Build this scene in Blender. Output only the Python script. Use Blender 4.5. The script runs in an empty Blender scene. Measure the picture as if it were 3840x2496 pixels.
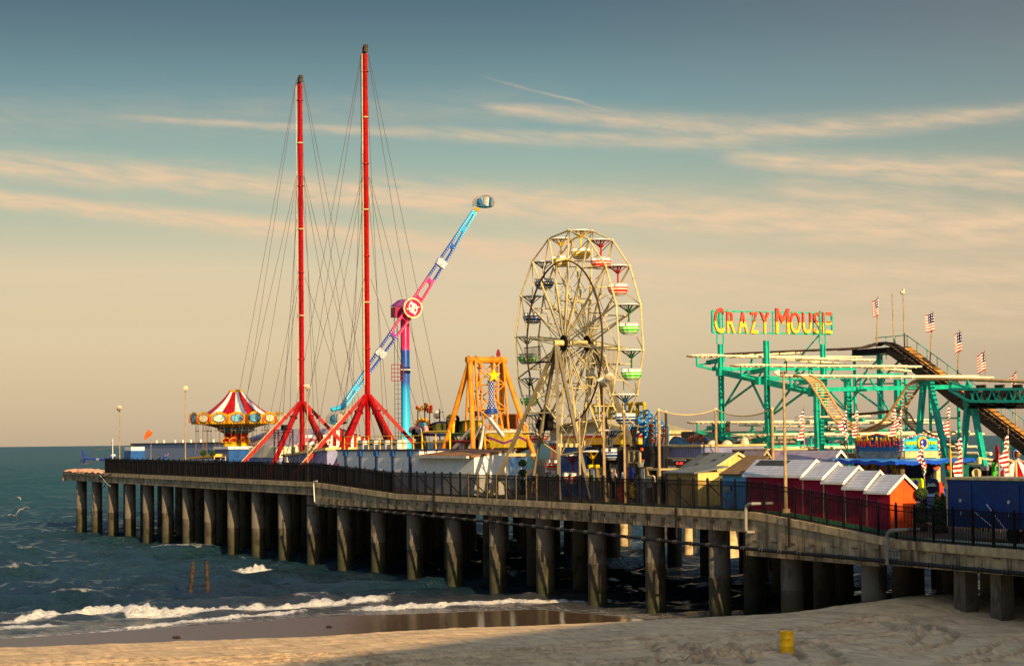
import bpy, bmesh, math, random
import numpy as np
from mathutils import Vector, Matrix, noise
random.seed(7); R = random.Random(11)
sc = bpy.context.scene; COL = sc.collection
EXP = 0.75
F = 7690.0; HZ = 11.0
# ---------- frame: x = along the pier towards the shore, y = across the pier, z up; camera frame (cx right, cy forward)
UA = Vector((.4356, -.9001)); VA = Vector((.9001, .4356)); O0 = Vector((12.1, 124.6))
def c2w(cx, cy, z=0.0):
    d = Vector((cx, cy)) - O0
    return Vector((d.dot(UA), d.dot(VA), z))
def w2c(x, y):
    p = O0 + UA*x + VA*y
    return p.x, p.y
CAM = c2w(0, 0, HZ)
def dirw(cx, cy, cz): return Vector((cx*UA.x + cy*UA.y, cx*VA.x + cy*VA.y, cz))
PT = math.atan(403/F); RO = .0115
r0 = dirw(1, 0, 0); f0 = dirw(0, math.cos(PT), math.sin(PT)); u0 = dirw(0, -math.sin(PT), math.cos(PT))
rr = r0*math.cos(RO) - u0*math.sin(RO); uu = r0*math.sin(RO) + u0*math.cos(RO)
def ray(p): return f0*F + rr*(p[0]-1920) + uu*(1248-p[1])
def RV(p, v): d = ray(p); return CAM + d*((v-CAM.y)/d.y)
def RS(p, s): d = ray(p); return CAM + d*((s-CAM.x)/d.x)
def RZ(p, z): d = ray(p); return CAM + d*((z-CAM.z)/d.z)
def RD(p, dep): d = ray(p); return CAM + d*(dep/F)
def crop(x0, y0, k): return lambda x, y: (x0+x/k, y0+y/k)
A = crop(200,1400,2.1636); B = crop(1200,1300,2.5778); Cw = crop(1850,820,2.21); D = crop(1850,1400,2.8125)
E = crop(2500,1100,2.5784); Fc = crop(3140,1050,2.38); G = crop(2450,1600,3.0943); H = crop(3100,1500,2.5784)
I = crop(1060,140,2.035); J = crop(1250,700,1.6277); K = crop(900,1350,3.438); L = crop(0,1800,1.8308); M = crop(1200,1800,1.8308)
N = crop(2400,1800,1.6528); OO = crop(1500,1450,4.3273); Q = crop(2100,1450,3.4385); T = crop(0,0,1/1.6134)
def proj(w):
    d = Vector(w)-CAM; k = F/d.dot(f0); return 1920+d.dot(rr)*k, 1248-d.dot(uu)*k
def pm(p, v): # pixels per metre at the point
    w = RV(p, v); return F/w2c(w.x, w.y)[1]
# ---------- materials
def lin(c): return tuple((x/12.92 if x <= .04045 else ((x+.055)/1.055)**2.4) for x in c)
def rgb(r, g, b, k=1.):
    return lin((r/255, g/255, b/255))
def sat(r, g, b, k=1.35):
    c = lin((r/255, g/255, b/255)); m_ = max(c); return tuple(max(.0015, m_-(m_-x)*k) for x in c)
MATS = {}
def nd(nt, t, loc=(0,0), **kw):
    n = nt.nodes.new(t)
    for k, v in kw.items():
        if k.startswith('i_'): n.inputs[k[2:].replace('_',' ')].default_value = v
        else: setattr(n, k, v)
    return n
def mat(name, col, rough=.6, metal=0., var=.12, scale=3., bump=0., spec=.22, alpha=1., col2=None, dirt=0.):
    if name in MATS: return MATS[name]
    m = bpy.data.materials.new(name); m.use_nodes = True; nt = m.node_tree; L_ = nt.links
    b = nt.nodes['Principled BSDF']; b.inputs['Roughness'].default_value = rough; b.inputs['Metallic'].default_value = metal
    b.inputs['Specular IOR Level'].default_value = spec; b.inputs['Alpha'].default_value = alpha
    g = nd(nt, 'ShaderNodeNewGeometry'); n = nd(nt, 'ShaderNodeTexNoise'); n.inputs['Scale'].default_value = scale; n.inputs['Detail'].default_value = 5
    L_.new(g.outputs['Position'], n.inputs['Vector'])
    cr = nd(nt, 'ShaderNodeValToRGB'); c2 = col2 or tuple(max(0, x*(1-var*2.2)) for x in col)
    cr.color_ramp.elements[0].position = .32; cr.color_ramp.elements[1].position = .66
    cr.color_ramp.elements[0].color = (*c2, 1); cr.color_ramp.elements[1].color = (*[min(1, x*(1+var*.4)) for x in col], 1)
    L_.new(n.outputs['Fac'], cr.inputs['Fac']); out = cr.outputs['Color']
    if dirt:
        mp = nd(nt, 'ShaderNodeMapping'); mp.inputs['Scale'].default_value = (2.2, 2.2, .22); L_.new(g.outputs['Position'], mp.inputs['Vector'])
        n2 = nd(nt, 'ShaderNodeTexNoise'); n2.inputs['Scale'].default_value = 1.3; n2.inputs['Detail'].default_value = 6; L_.new(mp.outputs[0], n2.inputs['Vector'])
        r2 = nd(nt, 'ShaderNodeValToRGB'); r2.color_ramp.elements[0].position = .5; r2.color_ramp.elements[1].position = .68
        r2.color_ramp.elements[0].color = (1,1,1,1); r2.color_ramp.elements[1].color = (1-dirt, 1-dirt*1.05, 1-dirt*1.1, 1)
        L_.new(n2.outputs['Fac'], r2.inputs['Fac']); mx = nd(nt, 'ShaderNodeMixRGB', blend_type='MULTIPLY'); mx.inputs[0].default_value = 1
        L_.new(out, mx.inputs[1]); L_.new(r2.outputs[0], mx.inputs[2]); out = mx.outputs[0]
    L_.new(out, b.inputs['Base Color'])
    if bump:
        bp = nd(nt, 'ShaderNodeBump'); bp.inputs['Strength'].default_value = bump; bp.inputs['Distance'].default_value = .05
        n3 = nd(nt, 'ShaderNodeTexNoise'); n3.inputs['Scale'].default_value = scale*5; n3.inputs['Detail'].default_value = 4
        L_.new(g.outputs['Position'], n3.inputs['Vector']); L_.new(n3.outputs['Fac'], bp.inputs['Height']); L_.new(bp.outputs[0], b.inputs['Normal'])
    MATS[name] = m; return m
def band_mat(name, ramp, mode, origin=(0,0,0), span=1., rough=.4):
    """real paint that changes with height ('z') or with distance from a point ('d')"""
    m = bpy.data.materials.new(name); m.use_nodes = True; nt = m.node_tree; L_ = nt.links; b = nt.nodes['Principled BSDF']
    b.inputs['Roughness'].default_value = rough
    g = nd(nt, 'ShaderNodeNewGeometry')
    s = nd(nt, 'ShaderNodeVectorMath', operation='SUBTRACT'); s.inputs[1].default_value = origin; L_.new(g.outputs['Position'], s.inputs[0])
    if mode == 'z':
        x = nd(nt, 'ShaderNodeSeparateXYZ'); L_.new(s.outputs[0], x.inputs[0]); o = x.outputs['Z']
    else:
        x = nd(nt, 'ShaderNodeVectorMath', operation='LENGTH'); L_.new(s.outputs[0], x.inputs[0]); o = x.outputs['Value']
    d = nd(nt, 'ShaderNodeMath', operation='DIVIDE'); d.inputs[1].default_value = span; L_.new(o, d.inputs[0])
    cr = nd(nt, 'ShaderNodeValToRGB'); el = cr.color_ramp.elements
    while len(el) < len(ramp): el.new(.5)
    for e_, (p, c) in zip(el, ramp): e_.position = p; e_.color = (*c, 1)
    L_.new(d.outputs[0], cr.inputs[0]); L_.new(cr.outputs[0], b.inputs['Base Color']); MATS[name] = m; return m
def line_mat(name, col, col2, axis, period, duty=.08, rough=.6, bump=.4, var=.1):
    """siding, roof laps or stripes: a second colour on thin lines of fixed period along an axis (0,1,2 or 'd' diagonal)"""
    m = mat(name, col, rough, var=var, scale=1.5); nt = m.node_tree; L_ = nt.links; b = nt.nodes['Principled BSDF']
    src = b.inputs['Base Color'].links[0].from_socket
    g = nd(nt, 'ShaderNodeNewGeometry'); x = nd(nt, 'ShaderNodeSeparateXYZ'); L_.new(g.outputs['Position'], x.inputs[0])
    q = nd(nt, 'ShaderNodeMath', operation='DIVIDE'); q.inputs[1].default_value = period; L_.new(x.outputs[axis], q.inputs[0])
    fr = nd(nt, 'ShaderNodeMath', operation='FRACT'); L_.new(q.outputs[0], fr.inputs[0])
    lt = nd(nt, 'ShaderNodeMath', operation='LESS_THAN'); lt.inputs[1].default_value = duty; L_.new(fr.outputs[0], lt.inputs[0])
    mx = nd(nt, 'ShaderNodeMixRGB'); L_.new(lt.outputs[0], mx.inputs[0]); L_.new(src, mx.inputs[1]); mx.inputs[2].default_value = (*col2, 1)
    L_.new(mx.outputs[0], b.inputs['Base Color'])
    if bump:
        bp = nd(nt, 'ShaderNodeBump'); bp.inputs['Strength'].default_value = bump; bp.inputs['Distance'].default_value = .03
        L_.new(fr.outputs[0], bp.inputs['Height']); L_.new(bp.outputs[0], b.inputs['Normal'])
    return m
def emi(name, col, s):
    m = bpy.data.materials.new(name); m.use_nodes = True; b = m.node_tree.nodes['Principled BSDF']
    b.inputs['Base Color'].default_value = (*col, 1); b.inputs['Emission Color'].default_value = (*col, 1); b.inputs['Emission Strength'].default_value = s
    MATS[name] = m; return m
# ---------- mesh builder
class MB:
    def __init__(s): s.v = []; s.f = []; s.mi = []; s.sm = []; s.m = 0
    def add(s, vs, fs, smooth=False):
        b = len(s.v); s.v += [Vector(v) for v in vs]
        for f in fs: s.f.append([b+i for i in f]); s.mi.append(s.m); s.sm.append(smooth)
        return s
    def box(s, a, b):
        x0, y0, z0 = [min(a[i], b[i]) for i in range(3)]; x1, y1, z1 = [max(a[i], b[i]) for i in range(3)]
        return s.add([(x0,y0,z0),(x1,y0,z0),(x1,y1,z0),(x0,y1,z0),(x0,y0,z1),(x1,y0,z1),(x1,y1,z1),(x0,y1,z1)],
              [(0,3,2,1),(4,5,6,7),(0,1,5,4),(1,2,6,5),(2,3,7,6),(3,0,4,7)])
    def cbox(s, c, sx, sy, sz): return s.box((c[0]-sx/2, c[1]-sy/2, c[2]-sz/2), (c[0]+sx/2, c[1]+sy/2, c[2]+sz/2))
    def bar(s, p0, p1, w, h=None, up=None):
        p0 = Vector(p0); p1 = Vector(p1); h = h or w; d = (p1-p0)
        if d.length < 1e-5: return s
        d.normalize(); up = Vector(up) if up else (Vector((0,0,1)) if abs(d.z) < .95 else Vector((0,1,0)))
        a = d.cross(up).normalized()*w/2; c = a.cross(d).normalized()*h/2
        vs = [p0-a-c, p0+a-c, p0+a+c, p0-a+c, p1-a-c, p1+a-c, p1+a+c, p1-a+c]
        return s.add(vs, [(0,1,2,3),(7,6,5,4),(0,4,5,1),(1,5,6,2),(2,6,7,3),(3,7,4,0)])
    def tube(s, p0, p1, r0, r1=None, n=8, cap=True):
        p0 = Vector(p0); p1 = Vector(p1); r1 = r0 if r1 is None else r1; d = (p1-p0)
        if d.length < 1e-6: return s
        d.normalize(); a = d.orthogonal().normalized(); c = d.cross(a)
        vs = [p0+(a*math.cos(t)+c*math.sin(t))*r0 for t in [2*math.pi*i/n for i in range(n)]] + [p1+(a*math.cos(t)+c*math.sin(t))*r1 for t in [2*math.pi*i/n for i in range(n)]]
        s.add(vs, [(i, (i+1) % n, n+(i+1) % n, n+i) for i in range(n)], n > 5)
        if cap: s.add(vs, [tuple(range(n-1,-1,-1)), tuple(range(n, 2*n))])
        return s
    def path(s, pts, r, n=6):
        for a, b in zip(pts, pts[1:]): s.tube(a, b, r, n=n)
        return s
    def lathe(s, c, prof, n=24, smooth=True, a0=0.):
        c = Vector(c); vs = []
        for r, z in prof:
            for i in range(n):
                t = a0+2*math.pi*i/n; vs.append(c+Vector((r*math.cos(t), r*math.sin(t), z)))
        fs = [(k*n+i, k*n+(i+1) % n, (k+1)*n+(i+1) % n, (k+1)*n+i) for k in range(len(prof)-1) for i in range(n)]
        return s.add(vs, fs, smooth)
    def ball(s, c, rx, ry=None, rz=None, n=12, m=8):
        ry = ry or rx; rz = rz or rx; c = Vector(c)
        vs = [c+Vector((rx*math.sin(math.pi*j/m)*math.cos(2*math.pi*i/n), ry*math.sin(math.pi*j/m)*math.sin(2*math.pi*i/n), rz*math.cos(math.pi*j/m))) for j in range(m+1) for i in range(n)]
        return s.add(vs, [(j*n+i, (j+1)*n+i, (j+1)*n+(i+1) % n, j*n+(i+1) % n) for j in range(m) for i in range(n)], True)
    def prism(s, pts, d):
        d = Vector(d); n = len(pts); vs = [Vector(p) for p in pts]; vs += [v+d for v in vs]
        return s.add(vs, [tuple(range(n-1,-1,-1)), tuple(range(n,2*n))]+[(i,(i+1) % n,n+(i+1) % n,n+i) for i in range(n)])
    def disc(s, c, ax, r, th, n=24, ry=None, ux=None):
        ax = Vector(ax).normalized(); a = Vector(ux).normalized() if ux else ax.orthogonal().normalized(); b = ax.cross(a); ry = ry or r
        return s.prism([Vector(c)+a*r*math.cos(2*math.pi*i/n)+b*ry*math.sin(2*math.pi*i/n) for i in range(n)], ax*th)
    def leaf(s, c, r, n, sz, rnd=R, flat=1.):
        for _ in range(n):
            d = Vector((rnd.gauss(0,1), rnd.gauss(0,1), rnd.gauss(0,1)*flat)).normalized(); p = Vector(c)+Vector((d.x*r[0], d.y*r[1], d.z*r[2]))*(.55+.5*rnd.random())
            a = Vector((rnd.gauss(0,1), rnd.gauss(0,1), rnd.gauss(0,1))).normalized()*sz*(.6+.8*rnd.random()); b = a.orthogonal().normalized()*sz*.6
            s.add([p-a, p+b, p+a, p-b], [(0,1,2,3)])
        return s
    def text(s, st, org, xd, yd, w, h, ext=.03, off=0., shear=0., nrm=None):
        cu = bpy.data.curves.new('t', 'FONT'); cu.body = st; cu.size = 1; cu.extrude = .5; cu.bevel_depth = off; cu.bevel_resolution = 0; cu.shear = shear; cu.resolution_u = 3
        ob = bpy.data.objects.new('t', cu); COL.objects.link(ob); dg = bpy.context.evaluated_depsgraph_get(); me = bpy.data.meshes.new_from_object(ob.evaluated_get(dg))
        xs = [v.co.x for v in me.vertices]; ys = [v.co.y for v in me.vertices]; x0, x1, y0, y1 = min(xs), max(xs), min(ys), max(ys)
        xd = Vector(xd).normalized(); yd = Vector(yd).normalized(); zd = xd.cross(yd); org = Vector(org)
        if nrm: zd = Vector(nrm).normalized()
        s.add([org+xd*(v.co.x-x0)/(x1-x0)*w+yd*(v.co.y-y0)/(y1-y0)*h+zd*v.co.z*2*ext for v in me.vertices], [tuple(p.vertices) for p in me.polygons])
        bpy.data.objects.remove(ob); bpy.data.meshes.remove(me); bpy.data.curves.remove(cu); return s
def base(o):
    while o.parent: o = o.parent
    return o
def obj(name, mb, mats, parent=None, loc=None):
    me = bpy.data.meshes.new(name); off = Vector((0,0,0))
    if parent is not None: off = Vector(base(parent).get('_o', (0,0,0)))
    elif loc is not None: off = Vector(loc)
    me.from_pydata([tuple(v-off) for v in mb.v], [], mb.f)
    if not isinstance(mats, (list, tuple)): mats = [mats]
    for m in mats: me.materials.append(m)
    if len(mats) > 1: me.polygons.foreach_set('material_index', mb.mi)
    me.polygons.foreach_set('use_smooth', mb.sm); me.update()
    bm = bmesh.new(); bm.from_mesh(me); bmesh.ops.remove_doubles(bm, verts=bm.verts, dist=1e-5) if len(bm.verts) < 4000 and not any(mb.sm) else None
    bmesh.ops.recalc_face_normals(bm, faces=bm.faces); bm.to_mesh(me); bm.free()
    o = bpy.data.objects.new(name, me); COL.objects.link(o)
    if parent is not None: o.parent = parent
    elif loc is not None: o.location = loc
    return o
def thing(name, label, cat, loc, group=None):
    o = bpy.data.objects.new(name, None); COL.objects.link(o); o.location = loc; o['_o'] = tuple(loc); o.empty_display_size = .3
    o['label'] = label; o['category'] = cat
    if group: o['group'] = group
    return o
def tag(o, label, cat, group=None):
    o['label'] = label; o['category'] = cat
    if group: o['group'] = group
    return o
def struct(o, kind='structure'): o['kind'] = kind; return o
def copy_tree(o, parent=None, loc=None):
    c = o.copy(); COL.objects.link(c)
    if parent is not None: c.parent = parent
    if loc is not None: c.location = loc
    for ch in o.children: copy_tree(ch, c)
    return c
# palette
white = mat('white_paint', (.78,.77,.74), .5, var=.08, dirt=.15)
cream = mat('cream_steel', rgb(214,194,136), .45, var=.14, dirt=.3)
red = mat('red_paint', (.40,.003,.003), .45, var=.18, dirt=.3)
dred = mat('dark_red_paint', (.22,.004,.008), .5, var=.15)
black = mat('black_metal', (.007,.007,.009), .65, var=.3, spec=.12)
grey = mat('grey_metal', (.28,.28,.28), .45, metal=.3, var=.2)
lgrey = mat('pale_metal', (.55,.55,.53), .4, metal=.2, var=.15)
blue = mat('blue_paint', rgb(12,80,152), .45, var=.15)
navy = mat('navy_paint', rgb(12,38,84), .5, var=.2)
cyan = mat('cyan_paint', rgb(20,165,215), .4, var=.12)
yellow = mat('yellow_paint', (.85,.50,.004), .45, var=.1)
orange = mat('orange_paint', (.72,.10,.004), .45, var=.1)
teal = mat('teal_steel', (.006,.44,.32), .4, var=.15, dirt=.25)
gold = mat('gold_paint', (.78,.40,.008), .45, var=.3, scale=7)
wood = mat('weathered_wood', rgb(112,92,66), .8, var=.3, scale=6, bump=.4)
dwood = mat('dark_wood', (.035,.025,.02), .8, var=.3, scale=6, bump=.4)
ltrack = mat('cream_track', rgb(238,224,188), .4, var=.12, scale=2.)
brown = mat('brown_steel', rgb(70,54,38), .6, var=.3)
purple = mat('purple_paint', rgb(110,40,120), .5)
pink = mat('pink_paint', rgb(236,20,90), .4)
lpink = mat('pale_pink_paint', rgb(226,140,150), .3)
green = mat('green_paint', rgb(60,180,40), .45)
lime = mat('lime_paint', rgb(190,240,20), .45)
skin = mat('skin', rgb(200,140,105), .6)
hairm = mat('dark_hair', (.02,.013,.01), .7)
leafm = mat('leaf_green', (.045,.09,.02), .6, var=.35, scale=5)
pole_m = mat('pole_tan', rgb(158,136,100), .5, var=.15)
lampw = mat('lamp_shell', rgb(225,210,180), .3, var=.1)
# ================= camera, light, sky =================
cd = bpy.data.cameras.new('camera'); cam = bpy.data.objects.new('camera', cd); COL.objects.link(cam); sc.camera = cam
cd.lens = F/3840*36; cd.sensor_width = 36; cd.clip_start = 1; cd.clip_end = 60000
mw = Matrix((rr.to_3d(), uu.to_3d(), -f0.to_3d())).transposed().to_4x4(); mw.translation = CAM; cam.matrix_world = mw
sc.view_settings.view_transform = 'Standard'; sc.view_settings.look = 'None'; sc.view_settings.exposure = EXP; sc.view_settings.gamma = 1
SEL = math.radians(19.5); sh = Vector((.997, -.072, 0)).normalized()
sund = Vector((sh.x*math.cos(SEL), sh.y*math.cos(SEL), math.sin(SEL)))
sl = bpy.data.lights.new('sun', 'SUN'); sl.energy = 5.0; sl.angle = math.radians(.5); sl.color = (1, .69, .34)
so = bpy.data.objects.new('sun', sl); COL.objects.link(so); so.location = (60, 60, 80); so.rotation_euler = sund.to_track_quat('Z', 'Y').to_euler()
w = bpy.data.worlds.new('World'); sc.world = w; w.use_nodes = True; nt = w.node_tree; nt.nodes.clear(); LK = nt.links.new
def mth(op, a, b=None, c=None, clamp=False):
    n = nt.nodes.new('ShaderNodeMath'); n.operation = op; n.use_clamp = clamp
    for i, x in enumerate((a, b, c)):
        if x is None: continue
        if isinstance(x, (int, float)): n.inputs[i].default_value = x
        else: LK(x, n.inputs[i])
    return n.outputs[0]
tc = nt.nodes.new('ShaderNodeTexCoord'); gv = tc.outputs['Generated']
def dotn(vec):
    n = nt.nodes.new('ShaderNodeVectorMath'); n.operation = 'DOT_PRODUCT'; LK(gv, n.inputs[0]); n.inputs[1].default_value = tuple(vec); return n.outputs['Value']
xr = dotn(dirw(1,0,0)); yf = dotn(dirw(0,1,0)); zz = dotn((0,0,1))
K1 = F/1.6134
ax = mth('MULTIPLY', mth('ARCTAN2', xr, yf), K1)
rad = mth('SQRT', mth('ADD', mth('MULTIPLY', xr, xr), mth('MULTIPLY', yf, yf)))
el = mth('MULTIPLY', mth('ARCTAN2', zz, rad), K1)
ramp = nt.nodes.new('ShaderNodeValToRGB'); stops = [(0,(194,172,143)),(90,(209,187,152)),(230,(222,201,162)),(400,(219,204,170)),(520,(186,192,168)),(660,(154,178,168)),(800,(122,154,158)),(930,(100,128,138)),(1060,(80,106,122)),(1500,(50,84,110)),(2100,(60,92,120))]
elr = ramp.color_ramp.elements
while len(elr) < len(stops): elr.new(.5)
for e_, (p, c) in zip(elr, stops): e_.position = p/2100; e_.color = (*rgb(*c), 1)
LK(mth('DIVIDE', el, 2100, clamp=True), ramp.inputs[0])
# the air greys a little to the north-east (right) side
rt = mth('MULTIPLY', mth('SUBTRACT', ax, 100), 1/1500, clamp=True); rt = mth('MULTIPLY', rt, .42)
mxr = nt.nodes.new('ShaderNodeMixRGB'); LK(rt, mxr.inputs[0]); LK(ramp.outputs[0], mxr.inputs[1]); mxr.inputs[2].default_value = (*rgb(140,126,120), 1)
nv = nt.nodes.new('ShaderNodeCombineXYZ'); LK(mth('MULTIPLY', ax, 1/520), nv.inputs[0]); LK(mth('MULTIPLY', mth('ADD', el, mth('MULTIPLY', ax, .06)), 1/46), nv.inputs[1])
ns = nt.nodes.new('ShaderNodeTexNoise'); ns.inputs['Scale'].default_value = 1.; ns.inputs['Detail'].default_value = 6; ns.inputs['Roughness'].default_value = .55; LK(nv.outputs[0], ns.inputs['Vector'])
nv2 = nt.nodes.new('ShaderNodeCombineXYZ'); LK(mth('MULTIPLY', ax, 1/110), nv2.inputs[0]); LK(mth('MULTIPLY', mth('ADD', el, mth('MULTIPLY', ax, .1)), 1/20), nv2.inputs[1])
ns2 = nt.nodes.new('ShaderNodeTexNoise'); ns2.inputs['Scale'].default_value = 1.; ns2.inputs['Detail'].default_value = 5; LK(nv2.outputs[0], ns2.inputs['Vector'])
wob = mth('MULTIPLY', mth('SUBTRACT', ns.outputs[0], .5), 26)
def band(p0, p1, w0, w1, amp, curve=0.):
    (x0, y0), (x1, y1) = [(x-1190, 1023-y-.0115*(x-1190)) for x, y in (p0, p1)]
    t = mth('DIVIDE', mth('SUBTRACT', ax, x0), x1-x0)
    c = mth('ADD', mth('ADD', mth('MULTIPLY', t, y1-y0), y0), wob)
    if curve: c = mth('ADD', c, mth('MULTIPLY', mth('MULTIPLY', t, mth('SUBTRACT', 1, t)), curve))
    wd = mth('MULTIPLY', mth('MAXIMUM', mth('ADD', mth('MULTIPLY', t, w1-w0), w0), 3), 1.25)
    q = mth('DIVIDE', mth('SUBTRACT', el, c), wd)
    g = mth('EXPONENT', mth('MULTIPLY', mth('MULTIPLY', q, q), -1))
    fade = mth('MULTIPLY', mth('MULTIPLY', mth('ADD', t, .06), 9, clamp=True), mth('MULTIPLY', mth('SUBTRACT', 1.06, t), 7, clamp=True))
    nz = mth('MULTIPLY', mth('SUBTRACT', ns2.outputs[0], .12), 1.9, clamp=True)
    return mth('MULTIPLY', mth('MULTIPLY', g, fade), mth('MULTIPLY', nz, amp))
bs = [band((280,286),(1800,342),8,15,0.55), band((1130,248),(1800,322),10,26,0.66), band((1180,195),(2250,490),2,6,0.40), band((1640,322),(2420,280),24,12,0.70), band((-160,392),(760,446),30,26,0.87), band((600,440),(2600,560),26,50,1.05),
      band((-160,462),(1500,612),13,30,1.12), band((1720,372),(2600,452),16,36,0.91), band((1300,600),(2600,665),14,32,0.84), band((900,612),(2600,735),24,40,0.63), band((500,690),(2500,770),26,30,0.42), band((1800,455),(2700,600),40,60,0.70), band((-100,640),(1200,700),30,26,0.31), band((-50,300),(1300,250),40,40,0.17)]
s_ = bs[0]
for b_ in bs[1:]: s_ = mth('MAXIMUM', s_, b_)
s_ = mth('MULTIPLY', s_, 1.05, clamp=True)
mxc = nt.nodes.new('ShaderNodeMixRGB'); LK(s_, mxc.inputs[0]); LK(mxr.outputs[0], mxc.inputs[1]); mxc.inputs[2].default_value = (*rgb(232,202,166), 1)
SKS = .1; BR = 1/(SKS*2**EXP)
sca = nt.nodes.new('ShaderNodeVectorMath'); sca.operation = 'SCALE'; LK(mxc.outputs[0], sca.inputs[0]); sca.inputs['Scale'].default_value = BR
sky = nt.nodes.new('ShaderNodeTexSky'); sky.sky_type = 'NISHITA'; sky.sun_disc = False; sky.sun_elevation = SEL; sky.sun_rotation = math.atan2(sund.x, sund.y); sky.air_density = 1.4; sky.dust_density = 2.5
hi = mth('DIVIDE', mth('SUBTRACT', el, 1300), 1500, clamp=True)
mxs = nt.nodes.new('ShaderNodeMixRGB'); skd = nt.nodes.new('ShaderNodeVectorMath'); skd.operation = 'SCALE'; LK(sky.outputs[0], skd.inputs[0]); skd.inputs['Scale'].default_value = 1.2
LK(hi, mxs.inputs[0]); LK(sca.outputs[0], mxs.inputs[1]); LK(skd.outputs[0], mxs.inputs[2])
bg = nt.nodes.new('ShaderNodeBackground'); bg.inputs['Strength'].default_value = SKS; LK(mxs.outputs[0], bg.inputs[0])
wo = nt.nodes.new('ShaderNodeOutputWorld'); LK(bg.outputs[0], wo.inputs[0])
# ================= water =================
rng = np.random.RandomState(3)
def wavef(X, Y, Dw):
    """sea height; Dw = metres seaward of the waterline"""
    Z = np.zeros_like(X)
    amp_k = np.clip(((Dw)/26.)**1.15, .05, 1.)
    for i in range(46):
        lam = 14*0.86**(i*1.0)*(.8+.5*rng.rand()); lam = max(lam, .55); th = math.radians(rng.normal(-72, 24 if i < 14 else 48))
        k = 2*math.pi/lam; a = .017*lam**.80*(1. if lam > 6 else 1.75); ph = rng.rand()*6.28
        u = k*(X*math.cos(th)+Y*math.sin(th))+ph + 1.3*np.sin(X*.11+i)+1.1*np.sin(Y*.09+i*2)
        Z += a*(1.15*np.abs(np.sin(u/2))**1.0*-2+1.25)*np.clip(lam/(Y*.0085)-.9, 0, 1)
    return Z*amp_k
WX = [-200, -29.5, -11.4, 1.45, 8, 14, 24, 34, 60, 200]; WY = [100, 118.0, 131.0, 134.5, 126, 122.5, 125, 134, 150, 190]
def wy(X): return np.interp(X, WX, WY)
BX = [-200, -26, -10.3, -3.4, 8.8, 14, 60, 200]; BYv = [88, 105.5, 109.7, 113, 117.4, 119.3, 128, 150]
def by(X): return np.interp(X, BX, BYv)
def pxw(p, z=0.): # px -> camera frame ground point
    q = RZ(p, z); return w2c(q.x, q.y)
breakers = [ # polyline px, height, half depth m, foam strength
 ([L(-120,975),L(0,962),L(250,942),L(500,915),L(700,892),L(860,884),L(930,905),L(1100,905),L(1350,887),L(1600,868),L(1850,860),L(2060,846),L(2200,826),M(60,826),M(260,822),M(430,806),M(560,800)], .40, 1.5, 1.15),
 ([L(-120,1010),L(200,1000),L(420,985),L(640,975)], .12, 1.6, .85),
 ([L(640,1030),L(820,1018),L(1000,1005),L(1250,975),L(1500,945),L(1790,915),L(1990,898),L(2200,880)], .17, .8, 1.05),
 ([L(2280,900),M(140,895),M(420,882),M(900,858),M(1200,836),M(1470,818),M(1800,806),M(2200,800)], .22, 1.0, 1.05),
 ([L(1490,608),L(1640,606),L(1770,604),L(1860,604),L(1960,606)], .34, 1.2, 1.0), ([M(760,732),M(860,724),M(960,722)], .15, .8, .8), ([M(1240,694),M(1330,684),M(1470,684)], .25, .9, .8), ([M(400,642),M(470,636),M(540,632)], .18, .8, .8),
 ([M(300,760),M(700,745)], .1, .6, .6), ([L(500,790),L(900,775),L(1200,772)], .08, .5, .45), ([L(1700,740),L(2100,730)], .08, .5, .45),
 ([N(480,712),N(600,700),N(720,690)], .25, 1.0, .7), ([N(1130,700),N(1260,690)], .2, .9, .8), ([N(2230,640),N(2400,628)], .3, 1.6, 1.2),
 ([L(-120,1090),L(0,1080),L(400,1060),L(780,1030),L(1100,1016),L(1500,1000)], .045, .33, .95)]
nx, ny = 600, 900
gy = 92*(3200/92.)**np.linspace(0, 1, ny); gxr = np.linspace(-1, 1, nx)
GY = np.repeat(gy[:, None], nx, 1); GX = gxr[None, :]*(GY*.275+6)
Dw = GY-wy(GX)
GZ = wavef(GX, GY, Dw)*1.25; foam = np.zeros_like(GZ)
foam += np.clip(.60-Dw/30., 0, .5)*(Dw > -.6)*.95
cap = GZ/np.maximum(.12, np.clip(((np.maximum(Dw,0))/26.)**1.15, .05, 1)*.42); foam = np.maximum(foam, np.clip((cap-.8)*1.3, 0, .55)*(GY < 330)*(Dw > 0))
for pl, hgt, wd, st in breakers:
    P = [pxw(p) for p in pl]; xs = [p[0] for p in P]; ys = [p[1] for p in P]
    yl = np.interp(GX, xs, ys); ins = np.clip((GX-xs[0])/2.2, 0, 1)**.7*np.clip((xs[-1]-GX)/2.6, 0, 1)**.7
    jit = .35*np.sin(GX*1.9+hgt*9)+.22*np.sin(GX*4.3+1)+.12*np.sin(GX*9.7)
    d = GY-yl-jit*min(1, wd)
    lump = .85+.2*np.sin(GX*.32+hgt*40)+.14*np.sin(GX*1.3+2*hgt)+.12*np.sin(GX*2.9+3)+.13*np.sin(GX*6.1+GY)+.10*np.sin(GX*13.3+GY*5); lump = np.clip(lump, .4, 1.5)
    prof = np.where(d < 0, np.exp(-(d/(wd*.42))**2), np.exp(-(d/(wd*1.5))**2))
    GZ += hgt*prof*ins*lump
    fm = np.where(d < 0, np.exp(-(d/(wd*1.0))**4), np.exp(-(d/(wd*.55))**2))
    foam = np.maximum(foam, fm*ins*st*np.clip(.55+.5*lump, .4, 1.1)); foam = np.maximum(foam, .52*np.exp(-np.clip(d, 0, 99)/(wd*3.2))*(d > 0)*ins*min(1, st)); foam = np.maximum(foam, .47*np.exp(-np.clip(-d, 0, 99)/(wd*2.))*(d < 0)*ins*min(1, st))
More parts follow.
